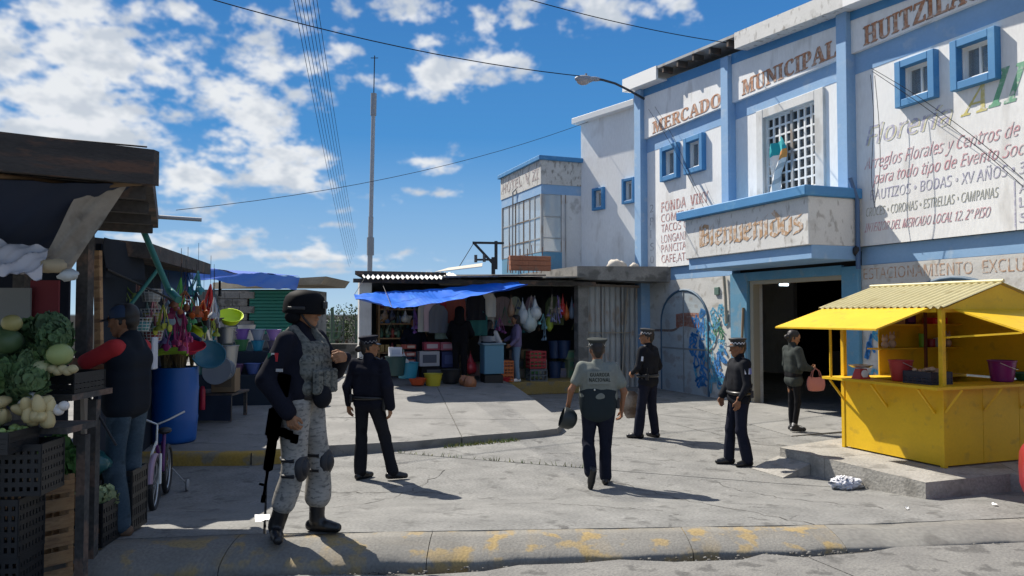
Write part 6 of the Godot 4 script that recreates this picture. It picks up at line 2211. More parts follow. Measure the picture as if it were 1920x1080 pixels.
	for k in 3:
		crate("orange plastic crate in the stack on the yellow step", front(948, 715 - k * 13, 0.2), tS, V(0.32, 0.16, 0.28), pm(0.5, 0.13, 0.03, 0.5), "orange crates on the step", 2, 4)
	for k in 2:
		crate("red plastic crate in the stack on the yellow step", front(1005, 690 - k * 16, 0.0), tS, V(0.42, 0.2, 0.3), pm(0.34, 0.02, 0.03, 0.5), "red crates on the step", 2, 4)
	crate("wide grey crate under the red crates on the yellow step", front(1006, 714, 0.0), tS, V(0.44, 0.28, 0.34), pm(0.1, 0.12, 0.14, 0.6), "", 2, 4)
	bucket("red basin on the yellow step below the orange crates", front(944, 716, 0.33), 0.13, 0.17, 0.12, pm(0.4, 0.02, 0.03, 0.4), "basin", "basin", false)
	for k in 5:
		bucket("dark blue bin stacked at the back of the right hand shop", front(1040 + (k % 3) * 18, 712 - (k / 3) * 40, -0.6 - 0.2 * (k % 2)), 0.14, 0.17, 0.45, pm(0.015, 0.04, 0.11, 0.5), "bin", "bin", false, "dark blue bins in the shop")
	# sellers in the shade
	var hair := pm(0.01, 0.008, 0.008, 0.6)
	var dk := pm(0.012, 0.014, 0.024, 0.85)
	for q in [["seller in dark blue top standing behind the carton stack", 776, 700, -0.3, 1.62, 0.2, dk, 1.0, pm(0.05, 0.09, 0.14, 0.85)], ["hooded shopper in black seen from behind in front of the cartons", 862, 716, 0.7, 1.62, 3.0, pm(0.008, 0.008, 0.01, 0.9), 1.0, pm(0.01, 0.01, 0.012, 0.9)],
		["shopper in white sleeves and black waistcoat behind the light blue counter", 917, 716, 0.2, 1.56, 2.6, pm(0.42, 0.42, 0.44, 0.85), 1.0, dk], ["shopper in lilac jumper and pale jeans on the yellow step", 968, 712, 0.15, 1.58, -1.4, pm(0.16, 0.13, 0.24, 0.9), 1.0, pm(0.16, 0.24, 0.33, 0.9)]]:
		var at := front(q[1], q[2], q[3])
		at.y = 0.3 if q[1] > 940 else island_y(at.x, at.z)
		if q[3] < 0.3 and q[1] < 940: at.y = 0.2
		var p := person({"label": q[0], "at": at, "turn": q[5], "h": q[4], "cell": 0.022, "pose": {"elbR": V(-0.28, 1.14, 0.06), "wriR": V(-0.2, 1.05, 0.26), "handR": V(0.3, 0, 1), "elbL": V(0.28, 1.12, 0.02), "wriL": V(0.24, 0.95, 0.18), "handL": V(-0.1, -0.5, 0.8), "pitch": 0.15}, "jacket": q[6], "trousers": q[8], "shoes": M.black if q[1] != 968 else M.white, "hair_mat": hair, "long_hair": q[1] != 776, "collar": 0.02, "hem": 0.9})
		if q[1] == 917:
			m = MB.new()
			sdf(m, [[V(-0.09, 1.24, 0), V(0.09, 1.24, 0), 0.125, 0.125], [V(-0.09, 1.0, 0), V(0.09, 1.0, 0), 0.13, 0.13]], 0.02, 0.05)
			part("waistcoat", m, pm(0.01, 0.01, 0.014, 0.8), p)
		if q[1] == 862:
			m = MB.new()
			sdf(m, [[V(0, 1.60, -0.03), V(0, 1.55, -0.05), 0.112, 0.105], [V(0, 1.5, -0.05), V(0, 1.38, -0.05), 0.1, 0.13]], 0.02, 0.05)
			part("hood", m, pm(0.008, 0.008, 0.01, 0.9), p)
# ---------------------------------------------------------------- greengrocer and hardware stalls on the left
func grid_sheet(m: MB, c00: Vector3, c01: Vector3, c10: Vector3, c11: Vector3, nu: int, nv: int, amp: float, sag := 0.0, th := 0.004, fu := 5.0, fv := 3.0, dir := V(0, 1, 0)):
	var g := []
	for r in nv + 1:
		var row := []
		var t := r / float(nv)
		for k in nu + 1:
			var u := k / float(nu)
			var p := c00.lerp(c01, u).lerp(c10.lerp(c11, u), t)
			var w := sin(u * fu + t * 2.0) * sin(t * fv + u * 3.0 + 0.7) + 0.4 * sin(u * fu * 2.7 + t * fv * 1.9)
			row.append(p + dir * (amp * w - sag * 4.0 * u * (1.0 - u) * t))
		g.append(row)
	m.sheet(g, th)

func leaf_head_mesh(r: float, c: Color, n := 42, sd := 1) -> ArrayMesh:
	var m := MB.new()
	rng.seed = sd
	for k in n:
		var y := R(-0.6, 1.0)
		var a := R(0, TAU)
		var q := sqrt(maxf(0.0, 1.0 - y * y))
		var d := V(cos(a) * q, y, sin(a) * q)
		var t := d.cross(V(0, 1, 0.2)).normalized()
		var b := t.cross(d)
		var s := r * R(0.35, 0.6)
		var f := R(0.6, 1.25)
		m.col = Color(c.r * f, c.g * f, c.b * f)
		var o := d * r * R(0.7, 1.0)
		var g := []
		for i in 4:
			var row := []
			for j in 4:
				var u := (j / 3.0 - 0.5) * 2.0
				var w := i / 3.0
				row.append(o + t * u * s * sin(0.5 + w * 2.1) * 0.7 + b * (w - 0.3) * s * 1.3 + d * (0.25 * s * u * u + 0.3 * s * w + R(-0.08, 0.08) * s))
			g.append(row)
		m.sheet(g)
	return m.mesh(pm(1, 1, 1, 0.7))

func put(called: String, ms: Mesh, at: Vector3, rot: Vector3, label: String, cat: String, group := "", sc := 1.0):
	var o := MeshInstance3D.new()
	o.name = numbered(called)
	o.mesh = ms
	add_child(o)
	o.position = at
	o.rotation = rot
	o.scale = Vector3.ONE * sc
	meta(o, label, cat, group)

func build_greengrocer():
	rng.seed = 12
	var s := thing("vegetable_stall", "dark roofed greengrocer's stall hung with navy tarpaulin and grey cloth beside the kerb", "stall")
	var B := W(285, 288, 4.6)
	var C := W(297, 408, 7.6)
	C.y = B.y + 0.03
	var lv := Vector3(-0.808, 0, 0.589) * 3.2
	var th := V(0, -0.14, 0)
	var m := MB.new()
	var cl := V(-3.4, 0, -0.35)  # unseen back edge pushed further rearward so the roof's shadow covers the kerb
	m.hexa([B + th, C + th, C + th + cl, B + th + lv, B, C, C + cl, B + lv])
	part("roof", m, M.roof_dark, s)
	m = MB.new()
	var ed := (C - B).normalized()
	m.hexa([B + V(0.02, -0.19, 0.02), B + V(0.02, -0.19, 0.02) - lv.normalized() * 0.03 + ed * 0.05, B + lv + V(0.02, -0.19, 0.02) + ed * 0.05, B + lv + V(0.02, -0.19, 0.05), B + V(0.02, 0.02, 0.02), B + V(0.02, 0.02, 0.02) - lv.normalized() * 0.03 + ed * 0.05, B + lv + V(0.02, 0.02, 0.02) + ed * 0.05, B + lv + V(0.02, 0.02, 0.05)])
	part("fascia", m, surf("old_board", Color(0.03, 0.027, 0.026), Color(0.065, 0.056, 0.05), Color(0.11, 0.06, 0.04), 0.58, 1.1, 0.25, 0.95, 0.4, 256, 67, Vector3(1, 3, 1)), s)
	for k in 4:
		m = MB.new()
		var p0 := B.lerp(C, 0.12 + k * 0.25) + V(-0.05, -0.19, 0)
		m.bar(p0, p0 + lv, 0.06, 0.08)
		part("rafter", m, M.roof_dark, s)
	# posts
	for q in [[158, 6.0, 0.09], [40, 6.6, 0.1], [-60, 4.6, 0.1]]:
		m = MB.new()
		var p := W(q[0], 600, q[1])
		m.span(V(p.x - q[2] / 2, 0.1, p.z - q[2] / 2), V(p.x + q[2] / 2, 2.66, p.z + q[2] / 2))
		part("post", m, M.roof_dark, s)
	m = MB.new()
	var bl := W(-150, 600, 6.9)
	var br := W(128, 600, 6.9)
	m.span(V(bl.x, 0.1, bl.z - 0.03), V(br.x, 2.6, br.z))
	part("back_board", m, pm(0.02, 0.024, 0.035, 0.8), s)
	# navy tarpaulin under the eaves, tied grey cloth, crumpled plastic
	m = MB.new()
	grid_sheet(m, W(-40, 338, 4.25), W(248, 346, 4.75), W(-40, 470, 4.75), W(96, 470, 5.0), 18, 10, 0.02, 0.03, 0.005, 9.0, 4.0, V(0.4, 0.2, 1))
	part("tarpaulin", m, pm(0.02, 0.03, 0.06, 0.55), s)
	m = MB.new()
	grid_sheet(m, W(150, 352, 4.66), W(238, 348, 4.74), W(72, 505, 4.85), W(128, 512, 4.95), 8, 14, 0.02, 0.0, 0.008, 8.0, 5.0, V(0.5, 0, 1))
	part("grey_cloth", m, surf("grey_cloth", Color(0.30, 0.275, 0.24), Color(0.40, 0.37, 0.33), Color(0.19, 0.165, 0.14), 0.6, 0.5, 0.12, 0.92, 0.0, 128, 69), s)
	m = MB.new()
	grid_sheet(m, W(-40, 448, 4.6), W(92, 462, 4.75), W(-40, 512, 4.45), W(76, 520, 4.6), 26, 12, 0.022, 0.0, 0.004, 9.0, 11.0, V(0.2, 1, 0.6))
	part("plastic_sheet", m, pm(0.50, 0.48, 0.50, 0.4), s)
	m = MB.new()
	m.ball(W(98, 498, 4.7), V(0.085, 0.045, 0.06), 14, 9, 0.16, 5)
	part("cloth_bundle", m, pm(0.42, 0.34, 0.22, 0.9), s)
	m = MB.new()
	m.ball(W(128, 516, 4.72), V(0.06, 0.035, 0.04), 14, 9, 0.22, 9)
	part("knot", m, pm(0.5, 0.53, 0.53, 0.7), s)
	m = MB.new()
	m.tube([W(372 - 380, 330, 4.3), W(150, 350, 4.7), W(265, 342, 4.7)], 0.02, 6)
	part("pole", m, pm(0.2, 0.13, 0.07, 0.8), s)
	for q in [[-30, 60, 540, 640, 5.7, 0.22, 0.22, 0.20], [58, 113, 526, 632, 5.75, 0.17, 0.02, 0.025]]:
		m = MB.new()
		var a := W(q[0], q[3], q[4])
		var b := W(q[1], q[2], q[4])
		m.span(a, b + V(0, 0, 0.02))
		part("side_board", m, pm(q[5], q[6], q[7], 0.8), s)
	m = MB.new()
	m.bar(W(163, 840, 5.75), W(160, 695, 5.75), 0.10, 0.03)
	part("plank", m, pm(0.34, 0.29, 0.24, 0.85), s)
	m = MB.new()
	m.tube([W(140, 700, 5.55), W(218, 835, 5.5)], 0.009, 6)
	part("prop_rod", m, M.black, s)
	m = MB.new()
	m.tube([B + lv * 0.28 + V(0, 0.01, 0), B + lv * 0.05 + V(0, 0.085, -0.3)], 0.006, 5)
	part("rod", m, M.black, s)
	# tiers for the boxes
	m = MB.new()
	var t1 := W(138, 740, 5.15)
	m.span(V(t1.x - 1.3, t1.y - 0.04, t1.z - 0.5), V(t1.x, t1.y, t1.z + 0.02))
	part("upper_shelf", m, M.roof_dark, s)
	m = MB.new()
	var t2 := W(134, 800, 4.95)
	m.span(V(t2.x - 1.2, t2.y - 0.04, t2.z - 0.3), V(t2.x, t2.y, t2.z + 0.05))
	part("middle_shelf", m, M.roof_dark, s)
	for q in [[t1.x - 0.05, -5.5, 1.3], [t2.x - 0.06, -5.2, 1.1], [t1.x - 1.0, -5.5, 1.3]]:
		m = MB.new()
		m.span(V(q[0] - 0.03, 0.1, q[1] - 0.03), V(q[0] + 0.03, q[2], q[1] + 0.03))
		part("leg", m, M.roof_dark, s)
	# boxes and produce
	var blk := pm(0.010, 0.011, 0.013, 0.5)
	crate("black crate under the leafy greens on the upper shelf", V(t1.x - 0.24, t1.y + 0.001, t1.z - 0.22), 0.0, V(0.46, 0.13, 0.4), blk, "crates on the greengrocer's shelves", 3, 8)
	crate("black crate under the yellow melon on the upper shelf", V(t1.x - 0.72, t1.y + 0.001, t1.z - 0.22), 0.0, V(0.46, 0.13, 0.4), blk, "crates on the greengrocer's shelves", 3, 8)
	crate("black crate of green tomatillos at the front of the middle shelf", V(t2.x - 0.42, t2.y - 0.11, t2.z + 0.22), 0.0, V(0.52, 0.12, 0.3), blk, "", 3, 8)
	var lt := W(42, 920, 4.85)
	crate("black crate stacked below the tomatillos", V(lt.x, lt.y, lt.z), 0.1, V(0.36, 0.3, 0.3), blk, "", 5, 8)
	crate("black crate at the foot of the stack beside the wooden crate", V(lt.x - 0.12, 0.09, lt.z), 0.1, V(0.36, 0.34, 0.3), blk, "", 5, 8)
	crate("black crate in the middle of the stack beside the wooden crate", V(lt.x - 0.12, 0.435, lt.z), 0.05, V(0.36, 0.34, 0.3), blk, "", 5, 8)
	var gp := W(155, 1008, 5.72)
	gp.y = gy(gp.x, gp.z)
	crate("black crate of pale cabbages standing on the kerb at the vendor's feet", gp, 0.05, V(0.43, 0.3, 0.32), blk, "", 4, 8)
	crate("black crate of herbs standing behind the cabbages at the vendor's feet", gp + V(0.02, 0.0, -0.36), 0.1, V(0.43, 0.46, 0.32), blk, "", 5, 8)
	# wooden crate on end with open slats
	var wp := W(50, 1068, 5.25)
	var wc := thing("wooden_crate", "slatted reddish wooden crate standing on end beside the black crates", "crate", V(wp.x, 0.09, wp.z), deg_to_rad(52))
	for k in 6:
		for sd in [-0.15, 0.15]:
			m = MB.new()
			m.box(V(0, 0.055 + k * 0.118, sd), V(0.46, 0.085, 0.012), 0.002)
			part("slat", m, M.wood, wc)
	for x in [-0.22, 0.22]:
		for sd in [-0.12, 0.12]:
			m = MB.new()
			m.box(V(x, 0.36, sd), V(0.035, 0.72, 0.03), 0.002)
			part("corner_post", m, M.wood, wc)
	for k in 6:
		m = MB.new()
		m.box(V(0.245, 0.055 + k * 0.118, 0), V(0.012, 0.09, 0.29), 0.002)
		part("slat", m, M.wood, wc)
	# heads of leafy greens
	var heads := [leaf_head_mesh(0.105, Color(0.10, 0.18, 0.06), 90, 3), leaf_head_mesh(0.10, Color(0.14, 0.22, 0.09), 90, 4), leaf_head_mesh(0.11, Color(0.09, 0.16, 0.07), 90, 5)]
	rng.seed = 33
	for k in 26:
		var p := W(R(-30, 118), R(618, 702), R(4.98, 5.3))
		if k > 20: p = W(R(0, 60), R(690, 735), R(4.85, 4.95))
		put("leafy_green", heads[k % 3], p, V(R(-0.5, 0.5), R(0, 6), R(-0.5, 0.5)), "dark leafy green heaped on the upper shelf of the vegetable stall", "vegetable", "leafy greens on the stall", R(0.75, 1.05))
	for q in [[22, 606, 0.06, "round pale yellow melon on top of the leafy greens", "melon", 0.40, 0.35, 0.13], [112, 664, 0.078, "large pale green cabbage at the end of the upper shelf", "cabbage", 0.30, 0.36, 0.13], [78, 690, 0.055, "small pale cabbage below the leafy greens", "cabbage", 0.42, 0.42, 0.22], [14, 640, 0.09, "big dark green cabbage under the yellow melon", "cabbage", 0.07, 0.12, 0.05]]:
		m = MB.new()
		m.col = Color(q[5], q[6], q[7])
		m.ball(Vector3.ZERO, V(q[2], q[2] * 0.9, q[2]), 18, 12, 0.03, int(q[0]))
		single(q[4], m, pm(1, 1, 1, 0.5), q[3], "vegetable", "", W(q[0], q[1], 4.93))
	for k in 5:
		m = MB.new()
		m.col = Color(0.45, 0.38, 0.2)
		m.ball(Vector3.ZERO, V(0.034, 0.028, 0.03), 10, 7, 0.06, k)
		single("turnip", m, pm(1, 1, 1, 0.6), "pale turnip beside the large cabbage on the upper shelf", "vegetable", "turnips on the upper shelf", W(100 + k * 9, 692 + (k % 2) * 4, 4.92))
	# squash and eggs on the middle shelf
	for k in 22:
		m = MB.new()
		var q := R(0.8, 1.1)
		m.col = Color(0.62 * q, 0.50 * q, 0.25 * q)
		m.x = Transform3D(Basis(V(0, 1, 0), R(0, 6)) * Basis(V(0, 0, 1), R(-1.6, 1.6)), Vector3.ZERO)
		m.lathe([Vector2(0, -0.055), Vector2(0.028, -0.048), Vector2(0.04, -0.02), Vector2(0.036, 0.015), Vector2(0.024, 0.045), Vector2(0.012, 0.06), Vector2(0, 0.064)], 12)
		single("chayote", m, pm(1, 1, 1, 0.5), "pale yellow pear shaped squash heaped on the middle shelf", "vegetable", "pale squashes on the middle shelf", W(R(-25, 95), R(752, 790), R(4.78, 4.9)))
	for k in 8:
		m = MB.new()
		m.col = Color(0.66, 0.62, 0.58)
		m.ball(Vector3.ZERO, V(0.033, 0.031, 0.033), 12, 8)
		single("white_onion", m, pm(1, 1, 1, 0.35), "round white onion beside the squashes on the middle shelf", "vegetable", "white onions on the middle shelf", W([60, 76, 92, 120, 44, 101, 70, 110][k], [744, 752, 757, 761, 757, 766, 764, 770][k], 4.86))
	for k in 46:
		m = MB.new()
		var q := R(0.7, 1.2)
		m.col = Color(0.24 * q, 0.33 * q, 0.10 * q)
		m.ball(Vector3.ZERO, V(0.021, 0.02, 0.021), 8, 6)
		single("tomatillo", m, pm(1, 1, 1, 0.4), "small green tomatillo in the front crate of the middle shelf", "vegetable", "tomatillos in the front crate", V(t2.x - 0.42 + R(-0.22, 0.24), t2.y + R(-0.02, 0.035), t2.z + 0.22 + R(-0.12, 0.12)))
	var pale := leaf_head_mesh(0.09, Color(0.34, 0.40, 0.2), 40, 7)
	for k in 6:
		put("cabbage", pale, gp + V(-0.13 + (k % 3) * 0.13, 0.30 + 0.03 * (k / 3), -0.07 + 0.14 * (k / 3)), V(R(-0.4, 0.4), R(0, 6), 0), "pale green cabbage in the crate at the vendor's feet", "vegetable", "cabbages in the kerb crate", R(0.75, 0.95))
	var herb := leaf_head_mesh(0.11, Color(0.07, 0.18, 0.04), 60, 8)
	for k in 7:
		put("herb_bunch", herb, W(R(95, 150), R(845, 915), R(5.5, 5.65)), V(R(-0.5, 0.5), R(0, 6), 0), "dark green herb bunch piled beside the vendor's knees", "vegetable", "herb bunches by the vendor", R(0.7, 1.0))
	m = MB.new()
	m.ball(Vector3.ZERO, V(0.13, 0.09, 0.11), 16, 10, 0.14, 4)
	single("plastic_bag", m, pm(0.02, 0.10, 0.11, 0.3), "dark teal plastic bag lying on the crate of herbs", "bag", "", W(172, 868, 5.75))

func build_hardware():
	rng.seed = 21
	var s := thing("hardware_stall", "hardware stall with dark sheet roof, green poles and wares hung behind the vendor", "stall")
	var m := MB.new()
	var a := W(283, 456, 8.0)
	var b := W(395, 476, 11.6)
	b.y = a.y + 0.02
	var lv := V(-2.6, 0.25, 0.5)
	var th := V(0, -0.16, 0)
	m.hexa([a + th, b + th, b + th + lv, a + th + lv, a, b, b + lv, a + lv])
	part("roof", m, M.roof_dark, s)
	m = MB.new()
	var p0 := W(186, 640, 7.6)
	var p1 := W(345, 640, 13.5)
	m.hexa([V(p0.x, 0.1, p0.z), V(p1.x, 0.1, p1.z), V(p1.x - 0.05, 0.1, p1.z), V(p0.x - 0.05, 0.1, p0.z), V(p0.x, 2.6, p0.z), V(p1.x, 2.6, p1.z), V(p1.x - 0.05, 2.6, p1.z), V(p0.x - 0.05, 2.6, p0.z)])
	part("back_wall", m, pm(0.025, 0.032, 0.045, 0.85), s)
	var gm := pm(0.02, 0.16, 0.13, 0.5)
	for q in [[250, 388, 7.2, 318, 548, 7.3, 0.028], [318, 545, 7.3, 335, 562, 7.1, 0.035], [215, 610, 7.8, 300, 500, 8.2, 0.02], [200, 505, 7.6, 330, 565, 8.6, 0.014]]:
		m = MB.new()
		m.tube([W(q[0], q[1], q[2]), W(q[3], q[4], q[5])], q[6], 8)
		part("pole", m, gm if q[6] > 0.016 else M.black, s)
	m = MB.new()
	m.tube([W(240, 403, 7.4), W(378, 412, 7.6)], 0.02, 8)
	part("drain_pipe", m, pm(0.34, 0.34, 0.34, 0.6), s)
	m = MB.new()
	m.bar(W(183, 470, 6.4), W(186, 660, 6.4), 0.05, 0.05)
	part("post", m, M.wood, s)
	m = MB.new()
	grid_sheet(m, W(196, 445, 7.6), W(262, 462, 8.2), W(196, 520, 7.6), W(275, 525, 8.2), 10, 6, 0.03, 0.02, 0.004, 7.0, 4.0, V(0, 0, 1))
	part("curtain", m, pm(0.03, 0.035, 0.045, 0.8), s)
	m = MB.new()
	grid_sheet(m, W(262, 505, 10.4), W(350, 505, 12.0), W(262, 560, 10.4), W(350, 560, 12.0), 10, 6, 0.04, 0.02, 0.004, 7.0, 4.0, V(0, 0, 1))
	part("blue_curtain", m, pm(0.015, 0.07, 0.2, 0.6), s)
	# blue tarp roof running on behind
	var tp := thing("tarp_roof", "dark blue tarpaulin roof over the stalls beside the green shutter", "awning")
	m = MB.new()
	grid_sheet(m, W(345, 503, 11.5), W(562, 519, 20.0), W(345, 520, 11.0), W(556, 544, 19.4), 26, 8, 0.03, 0.02, 0.005, 14.0, 4.0, V(0, 1, 0.3))
	var tm := pm(0.01, 0.08, 0.44, 0.45)
	part("valance", m, tm, tp)
	m = MB.new()
	grid_sheet(m, W(345, 503, 11.5), W(562, 519, 20.0), W(345, 503, 11.5) + V(-3.0, 0.25, -0.8), W(562, 519, 20.0) + V(-3.2, 0.3, -0.8), 20, 8, 0.03, 0.06, 0.005, 12.0, 4.0)
	part("sheet", m, tm, tp)
	m = MB.new()
	m.tube([W(350, 504, 11.5), W(412, 512, 13.6), W(412, 555, 13.5)], 0.03, 7)
	part("frame_tube", m, M.black, tp)
	# block wall and green shutter closing the row
	var sh := thing("closed_shop", "closed shop with green roller shutter and bare block wall beyond the stalls", "building")
	var q0 := W(398, 548, 21.5)
	var q1 := W(562, 548, 21.5)
	var tx := (q1 - q0).normalized()
	var tz := tx.cross(Vector3.UP)
	var wide := (q1 - q0).length()
	sh.transform = Transform3D(Basis(tx, Vector3.UP, tz), V(q0.x, 0.1, q0.z))
	m = MB.new()
	m.box(V(0.45, 0.2, 0.0), V(0.4, 0.19, 0.15), 0.008)
	var bms := m.mesh(M.cement)
	for r in 12:
		for k in 3:
			again("block", bms, sh, Transform3D(Basis(), V(-0.28 + k * 0.41 + 0.2 * (r % 2) - 0.2, -0.08 + r * 0.202, 0)))
	m = MB.new()
	m.span(V(-0.4, 0.0, -0.09), V(1.2, 2.5, -0.07))
	part("mortar", m, pm(0.12, 0.118, 0.11, 0.95), sh)
	var gsh := pm(0.012, 0.17, 0.125, 0.5)
	m = MB.new()
	m.box(V(wide * 0.5 + 0.52, 0, 0.03), V(wide - 1.05, 0.085, 0.025), 0.012)
	var gms := m.mesh(gsh)
	for k in 26:
		again("shutter_slat", gms, sh, Transform3D(Basis(), V(0, 0.1 + k * 0.093, 0)))
	m = MB.new()
	m.span(V(1.1, 0, -0.05), V(wide + 0.1, 2.5, 0.0))
	part("shutter_back", m, pm(0.006, 0.06, 0.05, 0.7), sh)
	m = MB.new()
	m.span(V(wide + 0.02, 0, -2.5), V(wide + 0.15, 2.5, 0.05))
	part("side_wall", m, M.cement, sh)
	m = MB.new()
	m.hexa([V(wide - 0.8, 2.55, 0.9), V(wide + 0.75, 2.62, 0.7), V(wide + 0.7, 2.62, -2.6), V(-1.0, 2.6, -2.6), V(wide - 0.8, 2.72, 0.9), V(wide + 0.9, 2.83, 0.7), V(wide + 0.85, 2.83, -2.6), V(-1.0, 2.8, -2.6)])
	part("roof", m, surf("old_ply", Color(0.22, 0.19, 0.14), Color(0.3, 0.26, 0.2), Color(0.14, 0.1, 0.07), 0.6, 1.0, 0.15, 0.95, 0.0, 128, 68), sh)
	m = MB.new()
	m.bar(W(425, 508, 20.5), W(435, 489, 20.5), 0.05, 0.12)
	m.bar(W(405, 503, 20.5), W(478, 507, 20.5), 0.3, 0.06)
	part("roof_rubble", m, M.wood, sh)
	# blue barrel full of brooms
	var bp := V(-4.66, island_y(-4.66, -10.7), -10.72)
	var br := thing("blue_barrel", "blue plastic barrel holding upturned brooms at the edge of the raised walk", "barrel", bp)
	m = MB.new()
	m.lathe([Vector2(0, 0), Vector2(0.26, 0.0), Vector2(0.285, 0.03), Vector2(0.29, 0.08), Vector2(0.305, 0.3), Vector2(0.312, 0.34), Vector2(0.305, 0.38), Vector2(0.312, 0.7), Vector2(0.318, 0.74), Vector2(0.312, 0.78), Vector2(0.305, 1.0), Vector2(0.31, 1.03), Vector2(0.295, 1.03), Vector2(0.285, 0.9), Vector2(0.27, 0.05), Vector2(0, 0.04)], 30)
	part("drum", m, pm(0.006, 0.10, 0.38, 0.4), br)
	for k in 11:
		var bn := thing("broom", "straw broom standing head up in the blue barrel", "broom", bp + V(R(-0.2, 0.2), 0.05, R(-0.2, 0.2)), R(0, 3), "brooms in the blue barrel")
		m = MB.new()
		var top := V(R(-0.05, 0.05), 0.92, R(-0.05, 0.05))
		m.tube([Vector3.ZERO, top], 0.011, 6)
		part("stick", m, M.wood, bn)
		m = MB.new()
		for e in 26:
			m.col = Color(0.36, 0.27, 0.13) * R(0.5, 1.1)
			m.col.a = 1.0
			m.tube([top + V(R(-0.02, 0.02), -0.02, R(-0.01, 0.01)), top + V(R(-0.12, 0.12), R(0.24, 0.34), R(-0.05, 0.05))], 0.005, 4, false)
		var bt := part("bristles", m, pm(1, 1, 1, 0.9), bn)
		bt.set_meta("kind", "stuff")
	# wares around the barrel
	var table := thing("display_table", "dark low trestle table carrying pots behind the blue barrel", "table", W(400, 745, 12.6) + V(-0.1, 0, 0), 0.0)
	table.position.y = island_y(table.position.x, table.position.z)
	m = MB.new()
	m.box(V(-0.1, 0.42, 0), V(1.3, 0.04, 0.8), 0.008)
	part("tabletop", m, M.roof_dark, table)
	m = MB.new()
	grid_sheet(m, V(-0.74, 0.41, 0.41), V(0.54, 0.41, 0.41), V(-0.74, 0.02, 0.42), V(0.54, 0.02, 0.42), 16, 5, 0.02, 0.0, 0.003, 16.0, 2.0, V(0, 0, 1))
	part("table_cloth", m, pm(0.025, 0.035, 0.06, 0.85), table)
	for x in [-0.7, 0.5]:
		for z in [-0.35, 0.35]:
			m = MB.new()
			m.box(V(x, 0.2, z), V(0.05, 0.4, 0.05))
			part("leg", m, M.roof_dark, table)
	var gal := pm(0.34, 0.36, 0.37, 0.35, 0.7)
	bucket("galvanised bucket on top of the bucket stack beside the neon basin", W(423, 645, 12.4), 0.12, 0.16, 0.27, gal)
	bucket("galvanised tub at the foot of the bucket stack", W(424, 690, 12.4), 0.15, 0.19, 0.36, gal, "tub", "tub", false)
	bucket("white painted bucket with red rim on the dark cabinet", W(462, 641, 18.4), 0.15, 0.2, 0.4, pm(0.55, 0.53, 0.5, 0.5))
	bucket("black basin leaning among the hardware wares", W(385, 612, 11.0), 0.14, 0.24, 0.12, M.black, "basin", "basin", false)
	var nb := bucket("neon yellow basin tilted on the bucket stack", W(431, 603, 12.2), 0.13, 0.19, 0.12, pm(0.55, 0.72, 0.01, 0.4), "basin", "basin", false)
	nb.rotation = V(0.5, 0, -0.25)
	var nc := bucket("neon lime tub below the black basin", W(364, 632, 10.8), 0.08, 0.1, 0.14, pm(0.42, 0.55, 0.01, 0.4), "tub", "tub", false)
	nc.rotation.z = -0.5
	var jg := bucket("polished steel jug among the hardware wares", W(394, 645, 11.2), 0.05, 0.07, 0.24, M.steel, "jug", "jug", false)
	jg.rotation.z = 0.5
	var rb := bucket("red plastic bowl laid over the brooms", W(355, 660, 10.4), 0.10, 0.2, 0.10, pm(0.55, 0.015, 0.04, 0.35), "bowl", "bowl", false)
	rb.rotation = V(0.35, 0, -0.15)
	var tb := bucket("teal plastic bowl leaning beside the red bowl", W(390, 672, 10.9), 0.12, 0.22, 0.11, pm(0.03, 0.14, 0.2, 0.4), "bowl", "bowl", false)
	tb.rotation = V(0.9, 0, -0.4)
	for k in 6:
		m = MB.new()
		m.x = Transform3D(Basis(Vector3.RIGHT, 1.25), Vector3.ZERO)
		var r := 0.23 - k * 0.012
		m.lathe([Vector2(0, 0.01), Vector2(r * 0.6, 0.008), Vector2(r * 0.9, 0.02), Vector2(r, 0.035), Vector2(r * 0.97, 0.037), Vector2(r * 0.6, 0.014), Vector2(0, 0.014)], 24)
		single("enamel_plate", m, pm(0.16, 0.20, 0.26, 0.35) if k % 2 else pm(0.42, 0.44, 0.46, 0.3, 0.4), "round enamel plate in the row leaning on the trestle table", "plate", "plates leaning on the trestle table", W(408 + k * 3, 695, 11.9 + k * 0.05))
	m = MB.new()
	m.lathe([Vector2(0, 0), Vector2(0.045, 0), Vector2(0.045, 0.3), Vector2(0.02, 0.36), Vector2(0, 0.36)], 12)
	single("red_flask", m, pm(0.4, 0.01, 0.04, 0.4), "tall red flask standing beside the blue barrel", "flask", "", W(379, 768, 11.9))
	var st := thing("goods_stand", "long dark stand carrying plastic tubs behind the trestle table", "stand", V(-5.0, 0.0, -14.2), 0.12)
	st.position.y = island_y(-5.0, -14.2) - 0.02
	for e in 2:
		m = MB.new()
		m.span(V(-0.75, 0.0, -0.5 + e * 0.42), V(0.95, 0.95 - e * 0.4, -0.1 + e * 0.42), 0.01)
		part("step_board", m, pm(0.03, 0.04, 0.055, 0.8), st)
	for k in 18:
		var hue := Color.from_hsv(R(0, 1), R(0.3, 0.95), R(0.1, 0.55))
		var col := k % 6
		var lv2 := k / 6
		var off := V(-0.6 + col * 0.29, (0.95 if lv2 < 2 else 0.55) + (0.2 if lv2 == 1 else 0.0), -0.3 if lv2 < 2 else 0.12)
		bucket("plastic tub in the pile of tubs on the dark stand", st.transform * off, R(0.07, 0.09), R(0.12, 0.145), R(0.17, 0.22), pm(hue.r, hue.g, hue.b, 0.4), "tub", "tub", false, "tubs on the dark stand")
	carton("brown carton on the trestle table under the galvanised tub", W(424, 690, 12.4) - V(0, 0.37, 0), 0.1, V(0.36, 0.365, 0.34), Color(0.2, 0.14, 0.08), Color(0.12, 0.09, 0.06))
